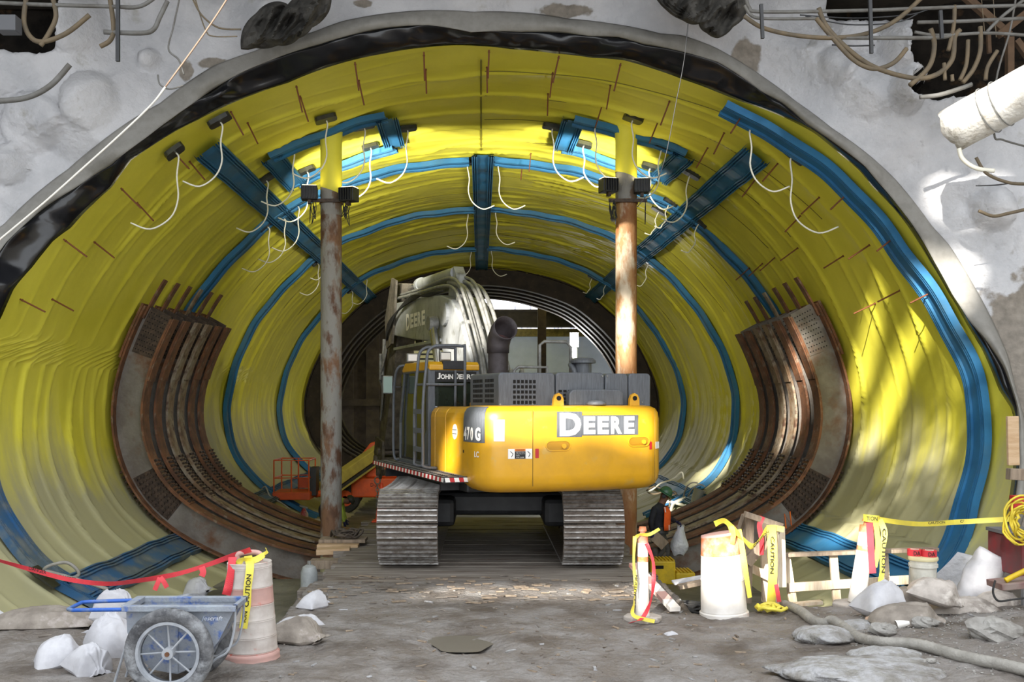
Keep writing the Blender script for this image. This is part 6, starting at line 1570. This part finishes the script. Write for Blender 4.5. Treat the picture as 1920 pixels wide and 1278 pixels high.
# ---------------------------------------------------------------- right edge: red cart, cable, boards
p = P(1915, 1000, 11.9)
rc = thing('red_cart', 'dark red steel cart cut off by the right edge', 'cart', (p.x + .3, p.y, gz(p.x, p.y)))
z1, z0 = P(0, 1005, 11.9).z, P(0, 1078, 11.9).z
build(MB().b2(p.x - .1, p.x + .9, 11.7, 12.5, z0, z1), 'cart_box', mat('cart_red', '7d2f34', '6a3a3c', 5, .6), rc, bevel=.02)
build(MB().b2(p.x - .12, p.x + .9, 11.68, 12.5, z1, z1 + .04), 'cart_rim', mat('cart_grey', '77777a', rough=.7), rc)
build(MB().b2(p.x - .06, p.x, 11.75, 11.8, gz(p.x, p.y) - .02, z0), 'cart_leg', mat('cart_grey', ''), rc)
build(MB().b2(p.x - .06, p.x + .5, 11.95, 12.05, P(0, 960, 11.9).z, P(0, 930, 11.9).z), 'red_flag_board', M_RED, rc)
board(P(1864, 1096, 11.2), P(1990, 1085, 11.2), .35, .07, mat('red_grey_plank', '8d7d76', '7a5a58', 5, .85), 'thick worn plank jutting in from the right edge')
hose([P(1866, 1088, 11.0), P(1862, 1110, 10.95), P(1872, 1126, 10.9), P(1895, 1124, 10.9), P(1925, 1120, 10.9)], .012, M_RUBBER, 'black cable drooping under the worn plank', name='black_cable', cat='cable')
hose([P(1885, 1088, 11.1), P(1900, 1080, 11.1), P(1925, 1068, 11.1)], .03, M_YSTEP, 'yellow plug and cable end on the worn plank', name='yellow_cable_plug', cat='cable')
cc = P(1912, 975, 11.6)
coil((cc.x, cc.y, cc.z), .2, 6, .013, mat('yellow_cable', 'd9c23a', rough=.5), 'yellow_cable_coil', 'yellow extension cable coil hanging at the right edge', 'cable', .5, 5, 9, tilt=Matrix.Rotation(rad(90), 3, 'X') @ Matrix.Diagonal((.9, 1.35, 1)).to_3x3())
board(P(1898, 780, 12.6), P(1900, 872, 12.6), .14, .05, M_WOOD, 'upright pale board at the right edge above the cable coil', up=(0, 1, 0))
board(P(1890, 888, 12.5), P(1930, 890, 12.5), .12, .14, M_WOODGREY, 'short timber block under the upright pale board')

# ---------------------------------------------------------------- overhead pipes and hoses
YP = 13.0
def pipe(pts, rpx, m, label, name, cat, Y=YP, sm=True, group=None):
    q = [P(a, b, Y + (c if len(t) > 2 else 0)) for t in pts for a, b, c in [t if len(t) > 2 else (*t, 0)]]
    r = rpx * Y / F * .78
    return build(MB().tube(smoothpath(q, 6) if sm else q, r, 8), name, m, smooth=True, label=label, cat=cat, group=group)
gL = 'pipes and hoses over the upper left wall'; gR = 'pipes and hoses over the upper right wall'
for pts, r, m, lab, nm, ct in [
    ([(-40, 3), (60, 8), (200, 12), (258, 13), (290, -4)], 5, M_PIPEDULL, 'grey conduit along the top edge at the upper left', 'conduit', 'pipe'),
    ([(50, -10), (45, 40), (58, 70), (82, 78), (125, 62), (168, 28)], 6, M_HOSEOCH, 'ochre hose curling into a wide U at the upper left', 'hanging_hose', 'hose'),
    ([(97, -10), (105, 30), (92, 62), (76, 86)], 6, M_HOSEOCH, 'short ochre hose crossing the U shaped one', 'hanging_hose', 'hose'),
    ([(205, -10), (213, 50), (207, 75), (188, 87)], 6, M_HOSEOCH, 'ochre hose hooking left beside the black bar', 'hanging_hose', 'hose'),
    ([(195, 60), (265, 62), (288, 55), (299, 33), (314, 2)], 6, M_PIPEDULL, 'dark bent pipe right of the black bar', 'bent_pipe', 'pipe'),
    ([(-10, 190), (50, 183), (95, 160), (131, 121)], 7, M_PIPEDULL, 'grey half buried pipe in the left shotcrete', 'buried_pipe', 'pipe'),
    ([(337, -5), (325, 50), (316, 92), (335, 112), (345, 140)], 2.2, M_PIPEDULL, 'thin dark cable drooping left of the tarp bundle', 'thin_cable', 'cable'),
    ([(360, -5), (378, 28), (410, 52), (452, 55)], 2.2, M_HOSEOCH, 'thin ochre cable running to the tarp bundle', 'thin_cable', 'cable'),
    ([(365, -5), (385, 55), (400, 68), (445, 68)], 1.6, M_HOSEOCH, 'lower thin cable running to the tarp bundle', 'thin_cable', 'cable'),
    ([(296, 140), (300, 158), (318, 167), (344, 160)], 2, M_PIPEDULL, 'thin cable loop lying at the felt strip', 'thin_cable', 'cable')]:
    pipe(pts, r, m, lab, nm, ct, group=gL)
build(MB().bar(P(221, -10, 12.9), P(221, 115, 12.9), .045, .045, (0, 1, 0)), 'hanger_bar', M_CHARDK, label='black vertical hanger bar at the upper left', cat='bar')
rp = [P(426, -2, 12.2), P(400, 38, 12.15), P(360, 95, 12.1), P(310, 163, 12.0), P(285, 195, 12.0), P(230, 248, 11.9), P(150, 320, 11.8), P(80, 382, 11.7), P(-20, 465, 11.6)]
rpt = thing('rope', 'long thin rope slanting down across the felt strip at the upper left', 'rope', rp[-1])
build(MB().tube(smoothpath(rp[:4], 8), .011, 6), 'brown_stretch', mat('rope_brown', '7a6656', rough=.8), rpt, smooth=True)
build(MB().tube(smoothpath(rp[3:], 8), .012, 6), 'pale_stretch', mat('rope_white', 'd8d4cb', rough=.8), rpt, smooth=True)
for pts, r, m, lab, nm, ct in [
    ([(1398, -8), (1405, 14), (1428, 22), (1600, 20), (1800, 13), (1930, 10)], 4.5, M_PIPEDULL, 'upper grey conduit running along the top right', 'conduit', 'pipe'),
    ([(1396, 10), (1410, 30), (1440, 35), (1532, 35)], 4, M_PIPEDULL, 'short grey conduit below the upper one', 'conduit', 'pipe'),
    ([(1395, 30), (1430, 52), (1490, 66), (1560, 71), (1625, 63), (1680, 38), (1730, -6)], 5.5, M_HOSEOCH, 'long ochre hose sagging across the top right', 'hanging_hose', 'hose'),
    ([(1550, 70), (1640, 71), (1760, 70), (1800, 62)], 5, M_PIPEDULL, 'dull conduit crossing the lower hose loops', 'conduit', 'pipe'),
    ([(1535, 15), (1550, 50), (1590, 92), (1640, 126), (1710, 146), (1755, 140), (1785, 112), (1790, 70), (1800, 56)], 6, M_HOSEOCH, 'big ochre hose loop reaching lowest at the top right', 'hanging_hose', 'hose'),
    ([(1530, 34), (1560, 70), (1600, 112), (1638, 129), (1675, 118), (1700, 91)], 5.5, M_HOSEOCH, 'inner ochre hose loop ending on the white nozzle', 'hanging_hose', 'hose'),
    ([(1745, 54), (1752, 85), (1742, 125), (1706, 160)], 6, M_HOSEOCH, 'ochre hose dropping onto the lower white nozzle', 'hanging_hose', 'hose'),
    ([(1790, 10), (1788, 50), (1778, 95)], 5, M_HOSEOCH, 'short ochre hose hanging beside the dark cavity', 'hanging_hose', 'hose'),
    ([(1838, 50), (1838, 95), (1825, 130), (1805, 155)], 5.5, M_HOSEOCH, 'ochre hose curving down in the dark cavity', 'hanging_hose', 'hose'),
    ([(1870, 95), (1852, 125), (1848, 150)], 5, M_HOSEOCH, 'short ochre hose low in the dark cavity', 'hanging_hose', 'hose'),
    ([(1720, 42), (1800, 40), (1925, 34)], 4.5, M_PIPEDULL, 'middle conduit across the dark cavity', 'conduit', 'pipe'),
    ([(1905, -5), (1893, 60), (1868, 150), (1864, 250), (1880, 262), (1925, 275)], 2.5, M_PIPEDULL, 'thin grey cable strapping the white duct', 'thin_cable', 'cable'),
    ([(1798, 278), (1805, 298), (1830, 315), (1864, 320)], 5.5, M_HOSEW, 'white hose end curling below the duct', 'hanging_hose', 'hose'),
    ([(1830, 295), (1850, 325), (1890, 342), (1925, 345)], 4, M_HOSEOCH, 'ochre hose sweeping right below the duct', 'hanging_hose', 'hose'),
    ([(1290, 45), (1283, 110), (1270, 180), (1240, 320), (1195, 388)], 1.0, M_CHARDK, 'thin cable hanging down in front of the right roof', 'thin_cable', 'cable')]:
    pipe(pts, r, m, lab, nm, ct, group=gR)
for pts, r, m, lab, nm, ct in [
    ([(1500, 28), (1600, 34), (1700, 28), (1740, 18)], 1.6, M_CHARDK, 'thin black cable sagging under the upper conduit', 'thin_cable', 'cable'),
    ([(1510, 30), (1590, 46), (1680, 42), (1720, 26)], 1.6, M_CHARDK, 'second thin black cable sagging lower under the conduit', 'thin_cable', 'cable'),
    ([(1560, 84), (1600, 86), (1640, 85)], 2.0, M_CHARDK, 'short black rod left of the longer hanger bar', 'thin_cable', 'cable'),
    ([(1715, 60), (1760, 66), (1850, 62), (1925, 66)], 4.0, M_PIPEDULL, 'lowest grey conduit in the dark cavity', 'conduit', 'pipe'),
    ([(1850, 60), (1880, 30), (1925, -4)], 4.0, M_PIPEDULL, 'grey pipe rising to the upper right corner', 'conduit', 'pipe'),
    ([(1815, 75), (1812, 120), (1800, 150)], 5.0, M_HOSEOCH, 'ochre hose just inside the cavity edge', 'hanging_hose', 'hose'),
    ([(1770, 118), (1772, 150)], 4.5, M_HOSEOCH, 'short straight hose stub at the cavity rim', 'hanging_hose', 'hose'),
    ([(1785, 140), (1786, 152)], 4.5, M_HOSEOCH, 'tiny hose stub beside the straight one', 'hanging_hose', 'hose'),
    ([(1725, 182), (1760, 178), (1800, 166), (1822, 158)], 5.5, M_PIPEDULL, 'white dusted pipe lying under the cavity', 'conduit', 'pipe'),
    ([(1840, -5), (1846, 60)], 1.0, M_HOSEOCH, 'thin string hanging in the cavity', 'thin_cable', 'cable'),
    ([(1862, -5), (1868, 70)], 1.0, M_HOSEOCH, 'second thin string hanging in the cavity', 'thin_cable', 'cable'),
    ([(1835, 395), (1862, 405), (1890, 400), (1925, 392)], 4.0, M_HOSEOCH, 'ochre hose lying on the rock at the right edge', 'hanging_hose', 'hose'),
    ([(1830, 348), (1865, 347), (1905, 342)], 1.6, M_CHARDK, 'thin dark wire on the shotcrete below the duct', 'thin_cable', 'cable')]:
    pipe(pts, r, m, lab, nm, ct, group=gR)
for (x, y0, y1, lab) in ((1631, -10, 100, 'longer black hanger bar at the upper right'), (1427, 8, 72, 'short black hanger bar left of the hose loops'), (1763, 20, 72, 'short black hanger bar at the cavity edge')):
    build(MB().bar(P(x, y0, 12.85), P(x + 3, y1, 12.85), .04, .04, (0, 1, 0)), 'hanger_bar', M_CHARDK, label=lab, cat='bar', group='black hanger bars at the upper right')
mbr = mat('brown_timber', '5b4633', '4a3828', 4, .85)
for (a, b, c, d, w, lab) in ((1808, -8, 1892, 66, .09, 'brown diagonal brace falling right in the cavity'), (1872, 66, 1930, 20, .1, 'brown diagonal brace rising right in the cavity'), (1893, 70, 1893, 145, .09, 'brown post below the crossing braces'), (1853, 60, 1855, 100, .05, 'small rusty post left of the brown post'), (1905, 75, 1930, 110, .08, 'brown brace falling at the right edge')):
    board(P(a, b, 13.6), P(c, d, 13.6), w, w, mbr, lab, name='cavity_timber', group='brown timbers in the dark cavity', up=(0, 1, 0), cat='timber')
# junction box in the upper left
jb = build(MB().box(P(17, 47, 12.9), (.25, .2, .2)), 'junction_box', mat('box_grey', '55565a', rough=.6), label='grey junction box in the dark upper left corner', cat='junction box', bevel=.01)
# white duct at right
pa, pb = P(1800, 236, 13.1), P(1960, 150, 12.3)
du = thing('white_duct', 'thick white coated pipe with a ragged end at the right', 'pipe', (pa.x, pa.y, pa.z - .3))
d = (pb - pa).normalized(); n = 30; rows = []
xv = d.cross(Vector((0, 0, 1))).normalized(); yv = xv.cross(d)
for t in np.linspace(0, 1, 12):
    row = []
    for k in range(n):
        a = 2 * PI * k / n
        r = .29 * (1 + .04 * float(fbm(np.array(a), np.array(t * 4), 15, 3)) * 2)
        q = pa.lerp(pb, t) + (xv * math.cos(a) + yv * math.sin(a)) * r
        if t == 0: q = q - d * (.12 * float(vn(np.array(a * 2.5), np.array(.5), 19)) + .05)
        row.append(q[:])
    rows.append(row)
build(MB().grid(np.array(rows), cv=True), 'duct_shell', mat('duct_white', 'dcdad4', 'cbc6bc', 5, .8, bump=.5, bscale=18, c3='9a8f80', s3=5, lo3=.6, hi3=.7), du, smooth=True, fix=False).modifiers.new('thick', 'SOLIDIFY').thickness = .03
build(MB().cyl(pa + d * .08, pb, .2, n=18), 'inner_pipe', M_ROCK, du, smooth=True, auto=40)
for t in (.35, .5):
    c = pa.lerp(pb, t); build(MB().tube([c + (xv * math.cos(a) + yv * math.sin(a)) * .305 for a in np.linspace(0, 2 * PI, 24, endpoint=False)], .008, 5, closed=True), 'strap', M_HOSE, du)
# tarp bundles above the mouth
def tarp(pts, Y, label, seed, th=.25):
    """crumpled sheet: outline measured in the frame, filled and puffed"""
    cx = sum(p[0] for p in pts) / len(pts); cy = sum(p[1] for p in pts) / len(pts)
    n = 72; ang = np.array([math.atan2(p[1] - cy, p[0] - cx) for p in pts]); rr = np.array([math.hypot(p[0] - cx, p[1] - cy) for p in pts])
    o = np.argsort(ang); ang, rr = ang[o], rr[o]; rows = []
    for t in np.linspace(0.03, 1, 26):
        row = []
        for k in range(n):
            a = -PI + 2 * PI * k / n; r = float(np.interp(a, ang, rr, period=2 * PI)) * t
            b = th * math.sqrt(max(0, 1 - t ** 4)) * (.35 + 1.5 * (1 - abs(4 * float(fbm(np.array(r * math.cos(a) / 24 + r * math.sin(a) / 40), np.array(r * math.sin(a) / 50), seed, 3)))) + .5 * float(fbm(np.array(r * math.cos(a) / 9), np.array(r * math.sin(a) / 9), seed + 3, 2)))
            row.append(P(cx + r * math.cos(a), cy + r * math.sin(a), Y - b)[:])
        rows.append(row)
    back = [[P(VX + (v[0] / v[1]) * F, VY - (v[2] - HC) / v[1] * F, Y + .05)[:] for v in rows[-1]]]
    mb = MB().grid(np.array(rows + back), cv=True); mb.add(rows[0], [tuple(range(n))]); mb.add(back[0], [tuple(range(n))])
    return build(mb, 'tarp_bundle', M_DARK, fix=False, smooth=True, label=label, cat='tarp', auto=55)
tarp([(452, 95), (455, 55), (480, 25), (540, 8), (590, -15), (622, -10), (618, 20), (585, 52), (560, 72), (520, 85), (480, 90)], 14.7, 'dark crumpled tarp bundle above the left of the mouth', 5)
tarp([(1225, -10), (1400, -15), (1398, 30), (1375, 50), (1345, 72), (1325, 62), (1310, 45), (1280, 38), (1250, 20)], 14.5, 'dark tarp bundle at the top right of the mouth', 8)
# ---------------------------------------------------------------- people
def skin_body(joints, bones, root, mats_of_bone, matlist, name, parent, sub=2):
    """one continuous body grown around a posed skeleton; joints: name -> (point, radius)"""
    names = list(joints); idx = {n: i for i, n in enumerate(names)}
    o0 = ROOT[root_of(parent)]
    me = bpy.data.meshes.new(name)
    me.from_pydata([(Vector(joints[n][0]) - o0)[:] for n in names], [(idx[a], idx[b]) for a, b in bones], [])
    ob = bpy.data.objects.new(name, me); COL.objects.link(ob)
    ob.modifiers.new('skin', 'SKIN')
    sv = me.skin_vertices[0].data
    for n in names:
        r = joints[n][1]; r = r if hasattr(r, '__len__') else (r, r)
        sv[idx[n]].radius = r; sv[idx[n]].use_root = (n == root)
    s = ob.modifiers.new('sub', 'SUBSURF'); s.levels = sub; s.render_levels = sub
    bpy.context.view_layer.update()
    m2 = bpy.data.meshes.new_from_object(ob.evaluated_get(bpy.context.evaluated_depsgraph_get()))
    bpy.data.objects.remove(ob)
    m2.materials.clear()
    for m in matlist: m2.materials.append(m)
    segs = [(Vector(joints[a][0]) - o0, Vector(joints[b][0]) - o0, mats_of_bone.get((a, b), 0)) for a, b in bones]
    for p in m2.polygons:
        c = Vector(p.center); best = 9e9; bi = 0
        for a, b, mi in segs:
            d = b - a; t = max(0, min(1, (c - a).dot(d) / max(d.length_squared, 1e-9)))
            e = (c - (a + d * t)).length
            if e < best: best, bi = e, mi
        p.material_index = bi; p.use_smooth = True
    m2.name = name
    o = bpy.data.objects.new(name, m2); COL.objects.link(o); o.parent = parent
    return o
def hand(parent, wrist, d, side, m, curl=.9, name='glove'):
    """palm with four unequal bent fingers and a thumb leaving its side"""
    d = Vector(d).normalized(); side = Vector(side); side = (side - d * side.dot(d)).normalized(); n = d.cross(side)
    w = Vector(wrist); mb = MB()
    rows = []
    for t, hw, th in ((0, .028, .022), (.03, .038, .024), (.07, .043, .022), (.095, .041, .018)):
        c = w + d * t
        rows.append([(c + side * (hw * math.cos(a)) + n * (th * math.sin(a)))[:] for a in np.linspace(0, 2 * PI, 12, endpoint=False)])
    mb.grid(np.array(rows), cv=True); mb.add(rows[0], [tuple(range(12))]); mb.add(rows[-1], [tuple(range(12))])
    for k, L in enumerate((.07, .08, .076, .06)):
        b = w + d * .09 + side * (.032 - .0215 * k); q = [b]
        a = 0
        for seg in (.45, .32, .23):
            a += curl * .62; b = b + (d * math.cos(a) + n * math.sin(a)) * (L * seg); q.append(b)
        mb.tube(q, [.0105, .010, .009, .007], 8)
    b = w + d * .03 + side * .034
    mb.tube([b, b + (d * .6 + side * .7 + n * .3) * .035, b + (d * 1.2 + side * .75 + n * .8) * .045], [.013, .012, .009], 8)
    return build(mb, name, m, parent, smooth=True, auto=60)

YPn = 19.25
def W_(px, py, dy=0): return P(px, py, YPn + dy)
feet = -.68
wk = thing('person', 'worker in green helmet and orange vest stepping down with a white bag', 'person', (W_(1240, 1060).x, YPn, W_(0, 1064).z))
J = {
 'pelvis': (W_(1236, 1003), .125), 'waist': (W_(1234, 988), .135), 'chest': (W_(1234, 968), .165), 'upper': (W_(1236, 953), .13), 'neck': (W_(1240, 944), .06), 'head': (W_(1246, 933), .09), 'crown': (W_(1247, 922), .09),
 'shR': (W_(1228, 954, -.17), .075), 'elR': (W_(1220, 977, -.24), .058), 'wrR': (W_(1222, 994, -.22), .042),
 'shL': (W_(1241, 955, .17), .075), 'elL': (W_(1256, 972, .16), .055), 'wrL': (W_(1268, 977, .06), .04),
 'hipR': (W_(1235, 1008, -.09), .1), 'knR': (W_(1243, 1031, -.1), .075), 'anR': (W_(1228, 1048, -.1), .055), 'toR': (W_(1238, 1054, -.1), .045),
 'hipL': (W_(1240, 1008, .09), .1), 'knL': (W_(1252, 1032, .08), .075), 'anL': (W_(1243, 1056, .06), .055), 'toL': (W_(1256, 1062, .04), .045)}
B = [('pelvis', 'waist'), ('waist', 'chest'), ('chest', 'upper'), ('upper', 'neck'), ('neck', 'head'), ('head', 'crown'), ('upper', 'shR'), ('shR', 'elR'), ('elR', 'wrR'), ('upper', 'shL'), ('shL', 'elL'), ('elL', 'wrL'), ('pelvis', 'hipR'), ('hipR', 'knR'), ('knR', 'anR'), ('anR', 'toR'), ('pelvis', 'hipL'), ('hipL', 'knL'), ('knL', 'anL'), ('anL', 'toL')]
mo = {b: 0 for b in B}
for b in B:
    if b[1] in ('hipR', 'hipL', 'knR', 'knL', 'anR', 'anL'): mo[b] = 1
    if b[1] in ('head', 'crown'): mo[b] = 2
    if b[1] in ('toR', 'toL'): mo[b] = 3
mo[('pelvis', 'waist')] = 1
body = skin_body(J, B, 'pelvis', mo, [M_NAVY, M_TROUSER, M_SKIN, M_BOOT], 'body', wk)
# face, helmet, ear muffs
hc0 = W_(1247.5, 928); hd = Vector((.8, -.25, -.45)).normalized()
build(MB().cyl(hc0 + hd * .085 + Vector((0, 0, -.01)), hc0 + hd * .118 + Vector((0, 0, -.03)), .016, .010, 8), 'nose', M_SKIN, wk, smooth=True)
for s in (-1, 1):
    sd3 = Vector((0, 0, 1)).cross(hd).normalized() * s
    build(MB().lathe([(.0, -.008), (.01, 0), (.0, .008)], hc0 + hd * .088 + sd3 * .035 + Vector((0, 0, .018)), 8), 'eye', M_INK, wk)
    e = hc0 + sd3 * .095 + Vector((-.01, 0, -.005))
    build(MB().cyl(e, e + sd3 * .035, .042, .036, 12), 'ear_muff', M_CHARDK, wk, smooth=True, auto=40)
build(MB().cyl(hc0 + hd * .082 + Vector((0, 0, -.06)), hc0 + hd * .094 + Vector((0, 0, -.062)), .018, .014, 8), 'mouth', mat('lips', '4a2c26', rough=.6), wk)
Rh = Matrix.Rotation(.55, 3, 'Y')
hp = hc0 + Vector((-.005, 0, .03))
pr = [(.135, 0), (.132, .03), (.122, .07), (.095, .115), (.055, .14), (.0, .148)]
hm = build(MB().lathe(pr, hp, 26, R=Rh, capt=False), 'hard_hat', M_HELM, wk, smooth=True)
mb = MB(); rows = []
for r_, z_ in ((.13, .01), (.165, -.008), (.165, -.014), (.13, .0)):
    rows.append([(hp + Rh @ Vector(((r_ + (.03 if math.cos(a) > .3 and r_ > .14 else 0) * math.cos(a)) * math.cos(a), r_ * .95 * math.sin(a), z_)))[:] for a in np.linspace(0, 2 * PI, 28, endpoint=False)])
build(mb.grid(np.array(rows), cv=True, cu=True), 'hat_brim', M_HELM, hm, smooth=True)
# vest: front and back shells following the torso
def shell(joint_pts, m, name, a0, a1, grow=1.12):
    rows = []
    for (p, rx, ry) in joint_pts:
        rows.append([(Vector(p) + Vector((rx * grow * math.cos(a), ry * grow * math.sin(a), 0)))[:] for a in np.linspace(a0, a1, 22)])
    o = build(MB().grid(np.array(rows)), name, m, wk, smooth=True, fix=False); o.modifiers.new('thick', 'SOLIDIFY').thickness = .012
    return o
tor = [(W_(1238, 992), .155, .175), (W_(1237, 982), .165, .185), (W_(1237, 970), .175, .2), (W_(1238, 958), .16, .19), (W_(1239, 949), .11, .14)]
shell(tor, M_VEST, 'safety_vest', rad(-78), rad(100), 1.12)
for aa in (-70, -40): build(MB().tube([Vector(p) + Vector((rx * 1.17 * math.cos(rad(aa)), ry * 1.17 * math.sin(rad(aa)), 0)) for p, rx, ry in (tor[:2] if aa == -40 else tor[3:])], .014, 6), 'reflective_stripe', M_REFL, wk)
build(MB().lathe([(.17, -.03), (.175, 0), (.17, .03)], W_(1236, 997), 22, capb=False, capt=False), 'tool_belt', M_CHARDK, wk)
hand(wk, J['wrR'][0], Vector((.15, -.1, -1)), Vector((.6, -.8, 0)), M_GLOVE, 1.0)
hand(wk, J['wrL'][0], Vector((.8, -.3, -.5)), Vector((.2, -.9, .3)), M_GLOVE, 1.1)
for (k, t_) in (('anR', 'toR'), ('anL', 'toL')):
    a = Vector(J[k][0]); b = Vector(J[t_][0])
    mb = MB(); mb.tube([a + Vector((-.0, 0, .22)), a + Vector((0, 0, .05)), a + Vector((.01, 0, -.01)), a.lerp(b, .5) + Vector((.01, 0, 0)), b + Vector((.05, 0, -.005))], [.075, .07, .07, .06, .045], 12)
    build(mb, 'rubber_boot', M_BOOT, wk, smooth=True)
    so = build(MB().bar(a + Vector((-.06, 0, -.065)), b + Vector((.09, 0, -.045)), .10, .025), 'boot_sole', mat('boot_sole', 'a08c6c', rough=.8), wk, bevel=.01)
# what he carries
q0 = W_(1226, 1002, -.24)
build(MB().box(q0 + Vector((.10, 0, -.11)), (.30, .03, .20), Matrix.Rotation(.75, 3, 'Y')), 'carried_board', M_WOODGREY, label='short board held in the worker\'s near hand', cat='board', bevel=.004)
n = 24; rows = []; bp0 = W_(1276, 985, .05)
for i, t in enumerate(np.linspace(0, 1, 14)):
    r_ = .05 * max(0, 1 - t * 9) + .022 + .15 * min(1, t * 1.6) ** .8 * (1 - .45 * max(0, t - .75) / .25)
    c = bp0 + Vector((.0 - .03 * t, 0, .0 - .55 * t))
    rows.append([(c + Vector((r_ * (1 + .5 * float(fbm(np.array(a * 1.4), np.array(t * 3), 88, 3))) * math.cos(a), r_ * .7 * math.sin(a), .02 * math.sin(3 * a))))[:] for a in np.linspace(0, 2 * PI, n, endpoint=False)])
mb = MB().grid(np.array(rows), cv=True); mb.add(rows[-1], [tuple(range(n))]); mb.add(rows[0], [tuple(range(n))])
build(mb, 'carried_bag', mat('clear_bag', 'c9ccd2', 'b3b7be', 6, .4, bump=.5, bscale=20), smooth=True, fix=False, label='pale plastic bag hanging from the worker\'s far hand', cat='bag')

# second worker, bent over behind the left column
YQ = 25.3
def V_(px, py, dy=0): return P(px, py, YQ + dy)
w2 = thing('person', 'worker in lime shirt bent over behind the left column', 'person', (V_(606, 0).x, YQ, -1.1))
gz2 = -1.08; sx = V_(604, 0).x
J2 = {'pelvis': ((sx, YQ, -.18), .13), 'waist': ((sx + .12, YQ, -.04), .13), 'chest': ((sx + .34, YQ, .02), .16), 'upper': ((sx + .46, YQ, .0), .12), 'neck': ((sx + .54, YQ, -.01), .055), 'head': ((sx + .63, YQ, -.02), .09), 'crown': ((sx + .70, YQ, .0), .085),
      'shR': ((sx + .46, YQ - .18, -.05), .07), 'elR': ((sx + .52, YQ - .22, -.3), .055), 'wrR': ((sx + .58, YQ - .2, -.52), .04), 'shL': ((sx + .46, YQ + .18, -.05), .07), 'elL': ((sx + .5, YQ + .22, -.3), .055), 'wrL': ((sx + .56, YQ + .2, -.5), .04),
      'hipR': ((sx, YQ - .1, -.22), .1), 'knR': ((sx + .08, YQ - .12, -.62), .075), 'anR': ((sx - .02, YQ - .12, -1.0), .05), 'toR': ((sx + .14, YQ - .12, -1.04), .04), 'hipL': ((sx, YQ + .1, -.22), .1), 'knL': ((sx + .1, YQ + .12, -.62), .075), 'anL': ((sx, YQ + .12, -1.0), .05), 'toL': ((sx + .16, YQ + .12, -1.04), .04)}
skin_body(J2, B, 'pelvis', mo, [M_LIME, mat('dark_jeans', '23262e', rough=.9), M_SKIN, M_BOOT], 'body', w2)
build(MB().lathe([(.13, 0), (.125, .05), (.09, .11), (.0, .14)], (sx + .69, YQ, .0), 20, R=Matrix.Rotation(1.0, 3, 'Y'), capt=False), 'hard_hat', mat('dark_helmet', '2d2f2c', rough=.5), w2, smooth=True)
hand(w2, J2['wrR'][0], (.2, 0, -1), (.7, -.7, 0), M_GLOVE, .7, 'hand'); hand(w2, J2['wrL'][0], (.2, 0, -1), (.7, .7, 0), M_GLOVE, .7, 'hand')
